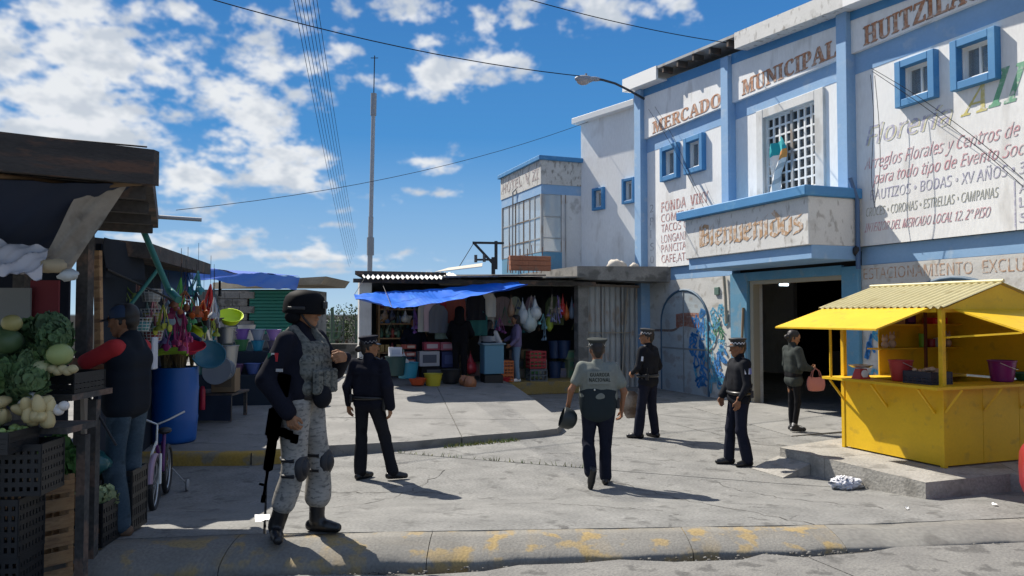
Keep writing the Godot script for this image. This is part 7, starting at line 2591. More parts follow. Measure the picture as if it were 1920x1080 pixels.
	for k in 16:
		var hue := Color.from_hsv(R(0, 1), R(0.3, 0.9), R(0.1, 0.55))
		ware_bunch("small bunch of plastic wares hung beside the blue barrel", W(R(205, 410), R(520, 590), R(8.6, 11.5)), R(0.25, 0.45), hue, 5, "plastic wares hung by the barrel")
	# cabinet and machines by the shutter
	var cab := thing("dark_cabinet", "dark teal metal cabinet standing beside the green shutter", "cabinet", W(464, 722, 18.0), 0.1)
	m = MB.new()
	m.box(V(0, 0.5, 0), V(0.56, 1.0, 0.5), 0.012)
	part("body", m, pm(0.012, 0.05, 0.065, 0.45), cab)
	for y in [0.24, 0.74]:
		m = MB.new()
		m.box(V(0, y, 0.255), V(0.5, 0.44, 0.012), 0.005)
		part("door", m, pm(0.016, 0.06, 0.075, 0.4), cab)
	var wm := thing("washing_machine", "grey washing machine with a round door beside the dark cabinet", "washing machine", W(503, 722, 19.0), 0.15)
	m = MB.new()
	m.box(V(0, 0.62, 0), V(0.52, 1.24, 0.5), 0.02)
	part("body", m, pm(0.12, 0.13, 0.14, 0.5), wm)
	m = MB.new()
	m.x = Transform3D(Basis(Vector3.RIGHT, PI / 2), V(0, 0.75, 0.25))
	m.lathe([Vector2(0, 0.03), Vector2(0.13, 0.03), Vector2(0.17, 0.02), Vector2(0.18, 0.0)], 22)
	part("door", m, pm(0.03, 0.035, 0.045, 0.25), wm)
	# hung wares
	for q in [[283, 545, 9.0], [284, 582, 9.0], [286, 618, 9.0], [262, 600, 8.6]]:
		var wb := thing("wire_basket", "white wire basket hanging in the row above the hardware stall's wares", "basket", W(q[0], q[1] + 20, q[2]), 0.0, "hanging wire baskets")
		m = MB.new()
		for r in 5:
			var pts := []
			for k in 13:
				var t := TAU * k / 12.0
				pts.append(V(cos(t) * (0.09 + r * 0.008), r * 0.035, sin(t) * (0.09 + r * 0.008)))
			m.tube(pts, 0.004, 4, false)
		for k in 14:
			var t := TAU * k / 14.0
			m.tube([V(cos(t) * 0.09, 0, sin(t) * 0.09), V(cos(t) * 0.122, 0.14, sin(t) * 0.122)], 0.0035, 4, false)
		part("wire_mesh", m, pm(0.6, 0.6, 0.58, 0.5), wb)
		m = MB.new()
		m.lathe([Vector2(0, 0.004), Vector2(0.088, 0.0), Vector2(0.1, 0.09), Vector2(0.0, 0.1)], 14)
		part("contents", m, pm([0.4, 0.45, 0.35, 0.1][wares % 4], [0.38, 0.4, 0.1, 0.3][wares % 4], [0.34, 0.1, 0.08, 0.3][wares % 4], 0.7), wb)
		wares += 1
	for q in [[352, 525, 0.3, "blue", 0.02, 0.1, 0.3], [368, 560, 0.35, "dark grey", 0.03, 0.035, 0.05], [395, 545, 0.4, "bright red", 0.5, 0.02, 0.02], [382, 575, 0.2, "orange", 0.6, 0.12, 0.02], [345, 600, 0.45, "pink", 0.5, 0.06, 0.2], [328, 605, 0.4, "magenta", 0.35, 0.03, 0.16], [315, 575, 0.35, "pale blue", 0.25, 0.35, 0.42], [340, 560, 0.3, "red and purple", 0.22, 0.02, 0.08], [372, 520, 0.3, "teal", 0.02, 0.2, 0.22], [306, 615, 0.3, "lilac", 0.25, 0.2, 0.4], [402, 570, 0.35, "silver grey", 0.35, 0.36, 0.38], [300, 555, 0.3, "cream", 0.5, 0.45, 0.35], [243, 560, 0.3, "olive", 0.15, 0.14, 0.05], [226, 520, 0.35, "black", 0.02, 0.02, 0.02], [210, 590, 0.3, "brown", 0.15, 0.09, 0.05], [240, 520, 0.3, "dusty rose", 0.3, 0.15, 0.14]]:
		ware_bunch("%s bundle of kitchenware hanging under the hardware stall's roof" % q[3], W(q[0], q[1] - 12, 9.6 + R(-0.5, 0.6)), q[2], Color(q[4], q[5], q[6]))
	m = MB.new()
	m.box(V(0, 0.1, 0), V(0.03, 0.34, 0.12), 0.01)
	single("paper_towel_pack", m, pm(0.5, 0.52, 0.58, 0.6), "tall white packet hanging behind the vendor's back", "packet", "", W(289, 680, 8.2))
	for q in [[320, 660, 0.5, 0.05, "lime green", 0.25, 0.4, 0.03], [300, 640, 0.6, 0.05, "dark blue", 0.02, 0.03, 0.14], [345, 633, 0.5, 0.05, "navy", 0.02, 0.03, 0.1], [312, 628, 0.4, 0.04, "green", 0.03, 0.2, 0.1]]:
		m = MB.new()
		m.tube([V(-0.22, -0.04, 0), V(-0.1, 0.01, 0.02), V(0.1, 0.02, -0.02), V(0.22, -0.03, 0)], [0.03, q[3], q[3], 0.025], 9)
		single("rolled_mat", m, pm(q[5], q[6], q[7], 0.8), "%s rolled mat lying across the wares by the blue barrel" % q[4], "mat", "", W(q[0], q[1], 10.1))
	bike()

var wares := 0

# brushes, ladles and strainers tied in a bunch
func ware_bunch(label: String, at: Vector3, h: float, c: Color, count := 7, group := ""):
	var n := thing("hanging_ware", label, "kitchenware", at, R(0, 6), group)
	for k in count:
		var m := MB.new()
		var f := R(0.6, 1.3)
		m.col = Color(minf(c.r * f, 0.8), minf(c.g * f, 0.8), minf(c.b * f, 0.8))
		var e := V(R(-0.13, 0.13), -h * R(0.6, 1.0), R(-0.1, 0.1))
		m.tube([Vector3.ZERO, e * 0.5 + V(R(-0.02, 0.02), 0, 0), e], R(0.005, 0.011), 5)
		if k % 3 == 0:
			m.ball(e, V(R(0.03, 0.05), R(0.03, 0.06), 0.014), 9, 6)
		elif k % 3 == 1:
			m.box(e, V(R(0.03, 0.08), R(0.05, 0.12), 0.016), 0.004)
		else:
			m.lathe([Vector2(0.012, 0.04), Vector2(0.05, 0.0), Vector2(0.055, -0.03)], 10, e)
		part("utensil", m, pm(1, 1, 1, 0.55), n)
	var s := MB.new()
	s.tube([Vector3.ZERO, V(0, 0.35, 0)], 0.003, 4)
	part("string", s, M.black, n)

func bike():
	var at := W(302, 915, 7.95)
	at.y = gy(at.x, at.z)
	var b := thing("child_bicycle", "purple child's bicycle with training wheel parked behind the vendor", "bicycle", at, deg_to_rad(-74))
	# local: x forward (front wheel at +x), rear wheel at -x
	for q in [0.42, -0.38]:
		var w := Node3D.new()
		w.name = "wheel"
		b.add_child(w, true)
		var r := 0.235
		var m := MB.new()
		var pts := []
		for k in 25:
			var t := TAU * k / 24.0
			pts.append(V(q + cos(t) * r, r + 0.025 + sin(t) * r, 0))
		m.tube(pts, 0.026, 8, false)
		part("tyre", m, M.black, w)
		m = MB.new()
		pts = []
		for k in 25:
			var t := TAU * k / 24.0
			pts.append(V(q + cos(t) * (r - 0.03), r + 0.025 + sin(t) * (r - 0.03), 0))
		m.tube(pts, 0.01, 6, false)
		for k in 12:
			var t := TAU * k / 12.0
			m.tube([V(q, r + 0.025, 0.015 * (1 if k % 2 else -1)), V(q + cos(t) * (r - 0.03), r + 0.025 + sin(t) * (r - 0.03), 0)], 0.002, 4, false)
		part("rim", m, M.steel, w)
	var pur := pm(0.10, 0.012, 0.13, 0.35)
	var m := MB.new()
	m.tube([V(0.33, 0.62, 0), V(0.0, 0.36, 0), V(-0.08, 0.30, 0)], 0.02, 8)
	m.tube([V(-0.16, 0.66, 0), V(-0.08, 0.29, 0)], 0.017, 8)
	m.tube([V(-0.08, 0.29, 0.03), V(-0.38, 0.26, 0.05)], 0.011, 6)
	m.tube([V(-0.14, 0.58, 0.02), V(-0.38, 0.26, 0.05)], 0.01, 6)
	part("frame", m, pur, b)
	m = MB.new()
	m.tube([V(0.32, 0.66, 0), V(0.345, 0.54, 0.04), V(0.42, 0.26, 0.05)], 0.013, 6)
	m.tube([V(0.345, 0.54, -0.04), V(0.42, 0.26, -0.05)], 0.013, 6)
	part("fork", m, M.white, b)
	m = MB.new()
	m.tube([V(0.32, 0.62, 0), V(0.30, 0.82, 0), V(0.28, 0.86, 0.1), V(0.22, 0.93, 0.24)], 0.011, 7)
	m.tube([V(0.30, 0.82, 0), V(0.28, 0.86, -0.1), V(0.22, 0.93, -0.24)], 0.011, 7)
	part("handlebar", m, M.steel, b)
	m = MB.new()
	m.ball(V(-0.18, 0.69, 0), V(0.12, 0.035, 0.07), 12, 7)
	part("saddle", m, M.black, b)
	m = MB.new()
	var pts := []
	for k in 9:
		var t := lerpf(0.2, 2.6, k / 8.0)
		pts.append(V(0.42 + cos(t) * 0.285, 0.26 + sin(t) * 0.285, 0))
	m.tube(pts, 0.03, 7, true, 0.35)
	part("mudguard", m, pm(0.36, 0.25, 0.34, 0.4), b)
	for z in [-0.2, 0.2]:
		m = MB.new()
		m.x = Transform3D(Basis(Vector3.RIGHT, PI / 2), V(-0.42, 0.065, z))
		m.lathe([Vector2(0, -0.015), Vector2(0.06, -0.015), Vector2(0.064, 0), Vector2(0.06, 0.015), Vector2(0, 0.015)], 14)
		m.x = Transform3D()
		m.tube([V(-0.38, 0.26, signf(z) * 0.05), V(-0.42, 0.065, z)], 0.008, 5)
		part("training_wheel", m, pm(0.3, 0.3, 0.3, 0.6), b)
# ---------------------------------------------------------------- yellow stall on its plinth
func build_plinth():
	var n := Node3D.new()
	n.name = "stall_plinth"
	add_child(n)
	n.set_meta("kind", "structure")
	var rough := surf("plinth", Color(0.27, 0.26, 0.235), Color(0.35, 0.335, 0.305), Color(0.2, 0.19, 0.17), 0.62, 1.3, 0.22, 0.93, 0.8, 256, 63)
	var top := PackedVector2Array([Vector2(4.09, -7.71), Vector2(5.2, -8.13), Vector2(5.35, -7.95), Vector2(7.9, -8.9), Vector2(7.1, -11.6), Vector2(5.2, -11.0), Vector2(3.35, -9.75), Vector2(3.55, -9.2)])
	var parts := cut([top], Vector2(3.7, -9.05), Vector2(5.4, -9.7))
	parts = cut(parts, Vector2(5.28, -8.0), Vector2(5.9, -10.6))
	for p in parts:
		for o in Geometry2D.offset_polygon(p, -0.004):
			slab(o, func(_x, _z): return 0.24, 0.0, n, rough, "plinth_block", 0.3)
	# broken ramp between the square and the plinth
	var m := MB.new()
	m.hexa([V(3.34, 0.0, -9.78), V(3.53, 0.0, -9.23), V(3.15, 0.0, -9.05), V(2.95, 0.0, -9.6), V(3.34, 0.13, -9.78), V(3.53, 0.13, -9.23), V(3.15, 0.01, -9.05), V(2.95, 0.01, -9.6)])
	part("ramp", m, rough, n)
	# apron in front of the market door
	m = MB.new()
	var d := MB.new()
	d.x = Transform3D(Basis(TS, Vector3.UP, NS), ORG)
	d.hexa([V(4.4, -0.1, 1.5), V(8.2, -0.1, 2.2), V(8.2, -0.1, -0.1), V(4.4, -0.1, -0.1), V(4.4, 0.012, 1.5), V(8.2, 0.012, 2.2), V(8.2, 0.05, -0.1), V(4.4, 0.04, -0.1)])
	part("door_apron", d, M.walk, n)

func build_stall():
	var c0 := Vector3(4.67, 0.24, -8.42)
	var s := thing("market_stall", "bright yellow metal market stall with corrugated roof and raised flaps on the concrete plinth", "stall", c0)
	# local: x along the end wall away from the door side, y up, z towards the street
	var bx := -NS
	s.transform = Transform3D(Basis(bx, Vector3.UP, TS), c0)
	var L := 1.42     # depth of the body (towards -z)
	var Wd := 1.75
	var ch := 0.86
	var y: Material = M.yellow
	var m := MB.new()
	m.span(V(0, 0.02, -L), V(0.03, ch, 0))
	part("side_panel", m, y, s)
	for k in 3:
		m = MB.new()
		m.span(V(0.03 + k * 0.573, 0.02, -0.03), V(0.03 + (k + 1) * 0.573 - 0.006, ch, 0.0))
		part("front_panel", m, y, s)
	m = MB.new()
	m.span(V(0.03, 0.02, -L), V(Wd, ch, -L + 0.03))
	m.span(V(Wd, 0.02, -L), V(Wd + 0.03, ch, 0))
	part("rear_panel", m, y, s)
	for k in 4:
		m = MB.new()
		var sx := 0.0 if k % 2 == 0 else Wd
		var sz := -0.0 if k < 2 else -L
		m.span(V(sx - 0.01, 0.0, sz - 0.04), V(sx + 0.045, 1.74, sz + 0.015), 0.004)
		part("post", m, y, s)
	m = MB.new()
	m.span(V(-0.27, ch, -L - 0.08), V(0.05, ch + 0.03, 0.16))
	m.span(V(0.05, ch, -0.28), V(Wd + 0.1, ch + 0.03, 0.16))
	m.span(V(0.05, ch, -L), V(Wd, ch + 0.028, -L + 0.3))
	part("counter", m, y, s)
	for q in [[-0.24, -0.1], [-0.24, -0.75], [-0.24, -1.4]]:
		m = MB.new()
		m.bar(V(q[0], ch - 0.01, q[1]), V(0.0, ch - 0.28, q[1]), 0.022, 0.022)
		part("bracket", m, y, s)
	for q in [0.02, 0.62, 1.2]:
		m = MB.new()
		m.bar(V(q + 0.1, ch - 0.01, 0.14), V(q, ch - 0.26, 0.01), 0.022, 0.022)
		part("bracket", m, y, s)
	m = MB.new()
	m.tube([V(-0.24, ch + 0.03, -1.38), V(-0.24, 1.62, -1.38)], 0.016, 8)
	part("flap_prop", m, y, s)
	# gable roof of corrugated sheet, ridge along z
	var eh := 1.74
	var rh := 2.02
	for q in [[-0.06, 0.85, 1], [Wd + 0.06, 0.85, -1]]:
		m = MB.new()
		var a := V(q[0], eh, 0.08)
		var e := V(q[1], rh, 0.08)
		var back := V(0, 0, -1.86)
		if q[2] > 0:
			corrugated(m, V(q[0], eh, -1.78), -back, e - a, 0.095, 0.016)
		else:
			corrugated(m, V(q[0], eh, 0.08), back, e - a, 0.095, 0.016)
		part("roof_sheet", m, surf("stall_roof", Color(0.48, 0.42, 0.22), Color(0.56, 0.50, 0.28), Color(0.34, 0.27, 0.12), 0.66, 1.2, 0.05, 0.5, 0.0, 128, 65), s)
	m = MB.new()
	m.tube([V(0.85, rh + 0.02, 0.09), V(0.85, rh + 0.02, -1.8)], 0.02, 8)
	part("ridge_cap", m, pm(0.62, 0.55, 0.3, 0.5), s)
	for z in [0.05, -1.75]:
		m = MB.new()
		m.prism(PackedVector2Array([Vector2(-0.04, eh - 0.02), Vector2(Wd + 0.04, eh - 0.02), Vector2(0.85, rh - 0.02)]), z - 0.02, z)
		part("gable", m, y, s)
	m = MB.new()
	m.bar(V(0, eh - 0.03, -0.02), V(Wd, eh - 0.03, -0.02), 0.05, 0.05)
	m.bar(V(0, eh - 0.03, -L), V(Wd, eh - 0.03, -L), 0.05, 0.05)
	m.bar(V(0.01, eh - 0.03, -0.05), V(0.01, eh - 0.03, -L), 0.05, 0.05)
	m.bar(V(Wd, eh - 0.03, -0.05), V(Wd, eh - 0.03, -L), 0.05, 0.05)
	part("ring_beam", m, y, s)
	# raised flaps
	for q in [[V(-0.03, eh - 0.02, -0.12), V(-0.03, eh - 0.02, -1.72), V(-0.80, eh - 0.25, -1.72), V(-0.80, eh - 0.25, -0.12)], [V(1.68, eh - 0.03, 0.03), V(0.14, eh - 0.03, 0.03), V(0.14, eh - 0.27, 0.85), V(1.68, eh - 0.27, 0.85)]]:
		m = MB.new()
		var up := V(0, 0.02, 0)
		m.hexa([q[0], q[3], q[2], q[1], q[0] + up, q[3] + up, q[2] + up, q[1] + up] if q[0].x > 1.0 else [q[0], q[1], q[2], q[3], q[0] + up, q[1] + up, q[2] + up, q[3] + up])
		part("flap", m, y, s)
	for q in [[V(1.7, ch + 0.4, 0.0), V(1.68, eh - 0.26, 0.8)], [V(0.05, ch + 0.55, 0.0), V(0.15, eh - 0.26, 0.8)]]:
		m = MB.new()
		m.bar(q[0], q[1], 0.02, 0.02)
		part("flap_stay", m, y, s)
	# back boards and shelves
	m = MB.new()
	m.span(V(0.55, ch + 0.03, -L + 0.02), V(Wd, eh - 0.05, -L + 0.035))
	part("back_board", m, y, s)
	m = MB.new()
	m.span(V(Wd - 0.02, ch + 0.03, -L + 0.04), V(Wd - 0.005, eh - 0.05, -0.05))
	part("end_board", m, y, s)
	for h in [1.22, 1.52]:
		m = MB.new()
		m.span(V(0.35, h, -L + 0.04), V(Wd - 0.02, h + 0.02, -L + 0.26))
		part("shelf", m, y, s)
	m = MB.new()
	m.span(V(1.05, ch + 0.03, -L + 0.27), V(1.08, eh - 0.05, -L + 0.30))
	part("shelf_post", m, pm(0.10, 0.03, 0.02, 0.7), s)
	# wares; positions on the counter and the shelves
	var X := s.transform
	rng.seed = 8
	var tk := atan2(TS.x, TS.z)
	var ct := ch + 0.031
	var sc := thing("kitchen_scale", "red kitchen scale with a steel pan on the yellow stall counter", "scale", X * V(-0.12, ct, -1.02), tk)
	m = MB.new()
	m.hexa([V(-0.08, 0, 0.07), V(0.08, 0, 0.07), V(0.08, 0, -0.07), V(-0.08, 0, -0.07), V(-0.05, 0.12, 0.04), V(0.05, 0.12, 0.04), V(0.05, 0.12, -0.04), V(-0.05, 0.12, -0.04)])
	part("body", m, pm(0.45, 0.03, 0.02, 0.4), sc)
	m = MB.new()
	m.lathe([Vector2(0.0, 0.13), Vector2(0.1, 0.135), Vector2(0.14, 0.16), Vector2(0.145, 0.165), Vector2(0.1, 0.142), Vector2(0, 0.137)], 18)
	part("pan", m, M.steel, sc)
	m = MB.new()
	m.x = Transform3D(Basis(Vector3.RIGHT, PI / 2), V(0, 0.06, 0.055))
	m.lathe([Vector2(0, 0.01), Vector2(0.05, 0.01), Vector2(0.05, 0.0)], 14)
	part("dial", m, M.white, sc)
	var bk := bucket("red bucket on the counter behind the crate of the yellow stall", X * V(0.06, ct, -0.60), 0.10, 0.13, 0.24, pm(0.36, 0.02, 0.02, 0.4))
	var cr := crate("black plastic crate of pale produce on the yellow stall counter", X * V(0.08, ct, -0.26), tk, V(0.32, 0.13, 0.38), pm(0.015, 0.016, 0.03, 0.5), "", 3, 6)
	for k in 34:
		var o := MB.new()
		var q := R(0.6, 1.0)
		o.col = Color(0.50 * q, 0.34 * q, 0.22 * q)
		var r := R(0.026, 0.036)
		o.ball(Vector3.ZERO, V(r, r * 0.85, r), 8, 6, 0.06, k)
		single("onion", o, pm(1, 1, 1, 0.5), "pale brown onion in the black crate on the yellow stall counter", "onion", "onions in the stall crate", X * V(0.08 + R(-0.12, 0.12), ct + 0.06 + R(0, 0.07) + 0.05 * float(k > 20), -0.26 + R(-0.15, 0.15)))
	bucket("purple bucket with a wire handle on the yellow stall counter", X * V(1.10, ct, -0.14), 0.115, 0.145, 0.24, pm(0.17, 0.01, 0.12, 0.35))
	bucket("dark green basin on the far end of the yellow stall counter", X * V(1.5, ct, -0.1), 0.13, 0.18, 0.09, pm(0.02, 0.12, 0.06, 0.5), "basin", "basin", false)
	bucket("lime green jug on the middle shelf of the yellow stall", X * V(1.16, 1.241, -L + 0.16), 0.045, 0.05, 0.17, pm(0.16, 0.45, 0.03, 0.4), "jug", "jug", false)
	bucket("dark red mug on the middle shelf of the yellow stall", X * V(1.30, 1.241, -L + 0.16), 0.05, 0.05, 0.1, pm(0.25, 0.01, 0.02, 0.4), "mug", "mug", false)
	var tin := carton("white blue tin on the middle shelf of the yellow stall", X * V(1.44, 1.241, -L + 0.17), tk, V(0.11, 0.12, 0.1), Color(0.6, 0.62, 0.66), Color(0.05, 0.1, 0.2))
	carton("slatted wooden box on the upper shelf of the yellow stall", X * V(0.62, 1.541, -L + 0.16), tk, V(0.3, 0.14, 0.18), Color(0.30, 0.17, 0.08), Color(0.18, 0.09, 0.04))
	carton("dark purple box on the upper shelf of the yellow stall", X * V(0.88, 1.541, -L + 0.16), tk, V(0.16, 0.12, 0.16), Color(0.05, 0.015, 0.06), Color(0.1, 0.02, 0.1))
	carton("bright red box on the upper shelf of the yellow stall", X * V(1.38, 1.541, -L + 0.16), tk, V(0.26, 0.08, 0.16), Color(0.5, 0.015, 0.03), Color(0.6, 0.1, 0.1))
	for q in [[0.52, 0.16], [0.64, 0.20], [1.6, 0.2]]:
		m = MB.new()
		m.col = Color(0.5, 0.38, 0.28)
		m.ball(V(0, q[1] * 0.25, 0), V(0.05, q[1] * 0.28, 0.045), 10, 7)
		m.ball(V(0, q[1] * 0.68, 0), V(0.04, 0.042, 0.04), 10, 7)
		m.ball(V(-0.03, q[1] * 0.92, 0), V(0.014, 0.024, 0.01), 6, 5)
		m.ball(V(0.03, q[1] * 0.92, 0), V(0.014, 0.024, 0.01), 6, 5)
		single("china_figurine", m, pm(1, 1, 1, 0.4), "small pale china figurine on the middle shelf of the yellow stall", "figurine", "figurines on the stall shelf", X * V(q[0], 1.241, -L + 0.16), tk)

func build_car():
	# red hatchback parked at the kerb, only its nose in view
	var c := thing("parked_car", "red hatchback with rounded nose parked beside the yellow stall's plinth", "car", V(6.50, 0.09, -6.46), deg_to_rad(-8))
	var red := StandardMaterial3D.new()
	red.albedo_color = lin(0.28, 0.009, 0.016)
	red.roughness = 0.3
	red.clearcoat_enabled = true
	red.clearcoat = 0.6
	var m := MB.new()
	# stations along x from the nose: x, half width, sill height, belt height
	var st := [[-1.88, 0.46, 0.22, 0.50], [-1.84, 0.62, 0.16, 0.62], [-1.7, 0.74, 0.14, 0.72], [-1.4, 0.80, 0.18, 0.76], [-0.9, 0.83, 0.18, 0.86], [-0.4, 0.84, 0.18, 0.92], [0.6, 0.84, 0.18, 0.94], [1.3, 0.83, 0.18, 0.96], [1.75, 0.76, 0.24, 0.94], [1.86, 0.6, 0.4, 0.85]]
	var g := []
	for s in st:
		var row := []
		var w: float = s[1]
		var lo: float = s[2]
		var hi: float = s[3]
		for q in [[-0.86, lo], [-0.98, lo + 0.08], [-1.0, lerpf(lo, hi, 0.5)], [-0.97, lerpf(lo, hi, 0.8)], [-0.88, hi - 0.03], [-0.6, hi + 0.02], [0.0, hi + 0.04], [0.6, hi + 0.02], [0.88, hi - 0.03], [0.97, lerpf(lo, hi, 0.8)], [1.0, lerpf(lo, hi, 0.5)], [0.98, lo + 0.08], [0.86, lo]]:
			row.append(V(s[0], q[1], q[0] * w))
		g.append(row)
	m.sheet(g)
	for e in [0, st.size() - 1]:
		var mid := V(st[e][0] - 0.03 * (1 if e == 0 else -1), (st[e][2] + st[e][3]) / 2, 0)
		for k in 13:
			var pa: Vector3 = g[e][k]
			var pb: Vector3 = g[e][(k + 1) % 13]
			if e == 0:
				m.tri(mid, pa, pb)
			else:
				m.tri(mid, pb, pa)
	var body := part("body", m, red, c)
	m = MB.new()
	var g2 := []
	for s in [[-0.62, 0.76, 0.93, 0.0], [-0.05, 0.62, 1.38, 0.0], [0.3, 0.60, 1.45, 0], [1.0, 0.60, 1.44, 0], [1.45, 0.6, 1.30, 0], [1.78, 0.66, 0.98, 0]]:
		var row := []
		for q in [[-1.0, 0.9], [-0.98, lerpf(0.9, s[2], 0.6)], [-0.85, s[2] - 0.03], [0, s[2] + 0.03], [0.85, s[2] - 0.03], [0.98, lerpf(0.9, s[2], 0.6)], [1.0, 0.9]]:
			row.append(V(s[0], q[1], q[0] * lerpf(0.8, s[1], clampf((q[1] - 0.9) / 0.5, 0, 1))))
		g2.append(row)
	m.sheet(g2)
	part("cabin", m, red, c)
	for sd in [-1.0, 1.0]:
		m = MB.new()
		var q := [V(-0.4, 0.97, 0.79 * sd), V(0.35, 0.98, 0.79 * sd), V(0.35, 1.36, 0.655 * sd), V(0.0, 1.33, 0.665 * sd)]
		m.prism(PackedVector2Array([Vector2(-0.38, 0.97), Vector2(0.36, 0.97), Vector2(0.36, 1.36), Vector2(-0.0, 1.33)]), 0, 0.004)
		var mm := MB.new()
		mm.quad(q[0] + V(0, 0, 0.02 * sd), q[1] + V(0, 0, 0.02 * sd), q[2] + V(0, 0, 0.02 * sd), q[3] + V(0, 0, 0.02 * sd))
		mm.quad(V(0.42, 0.98, 0.81 * sd), V(1.3, 0.98, 0.80 * sd), V(1.15, 1.34, 0.67 * sd), V(0.42, 1.37, 0.675 * sd))
		part("side_window", mm, pm(0.02, 0.024, 0.03, 0.1), c)
		m = MB.new()
		m.ball(V(-1.62, 0.62, 0.60 * sd), V(0.14, 0.06, 0.12), 12, 8)
		part("headlight", m, pm(0.35, 0.35, 0.36, 0.12), c)
		for x in [-1.15, 1.2]:
			var w := Node3D.new()
			w.name = "wheel"
			c.add_child(w, true)
			m = MB.new()
			m.x = Transform3D(Basis(Vector3.RIGHT, PI / 2 * sd), V(x, 0.29, 0.74 * sd))
			m.lathe([Vector2(0.18, -0.1), Vector2(0.27, -0.1), Vector2(0.29, -0.07), Vector2(0.29, 0.07), Vector2(0.27, 0.1), Vector2(0.18, 0.1)], 24)
			part("tyre", m, M.black, w)
			m = MB.new()
			m.x = Transform3D(Basis(Vector3.RIGHT, PI / 2 * sd), V(x, 0.29, 0.74 * sd))
			m.lathe([Vector2(0.0, 0.06), Vector2(0.1, 0.07), Vector2(0.185, 0.085), Vector2(0.185, -0.08), Vector2(0, -0.08)], 20)
			part("rim", m, M.steel, w)
	m = MB.new()
	m.quad(V(-0.66, 0.98, -0.7), V(-0.66, 0.98, 0.7), V(-0.1, 1.37, 0.58), V(-0.1, 1.37, -0.58))
	part("windscreen", m, pm(0.02, 0.025, 0.03, 0.08), c)
	for q in [[V(-1.5, 0.80, -0.62), V(-0.62, 0.95, -0.72)], [V(-1.5, 0.80, 0.62), V(-0.62, 0.95, 0.72)], [V(-1.78, 0.52, -0.66), V(-1.78, 0.52, 0.66)]]:
		m = MB.new()
		m.bar(q[0], q[1], 0.008, 0.012)
		part("panel_gap", m, M.black, c)
	m = MB.new()
	m.box(V(-1.83, 0.36, 0), V(0.06, 0.12, 0.8), 0.02)
	part("grille", m, M.black, c)
# ---------------------------------------------------------------- lamp, mast, wires, plants, litter
func cable(m: MB, a: Vector3, b: Vector3, sag: float, r: float, n := 14):
	var pts := []
	for k in n + 1:
		var t := k / float(n)
		pts.append(a.lerp(b, t) - V(0, sag * 4.0 * t * (1.0 - t), 0))
	m.tube(pts, r, 5, false)

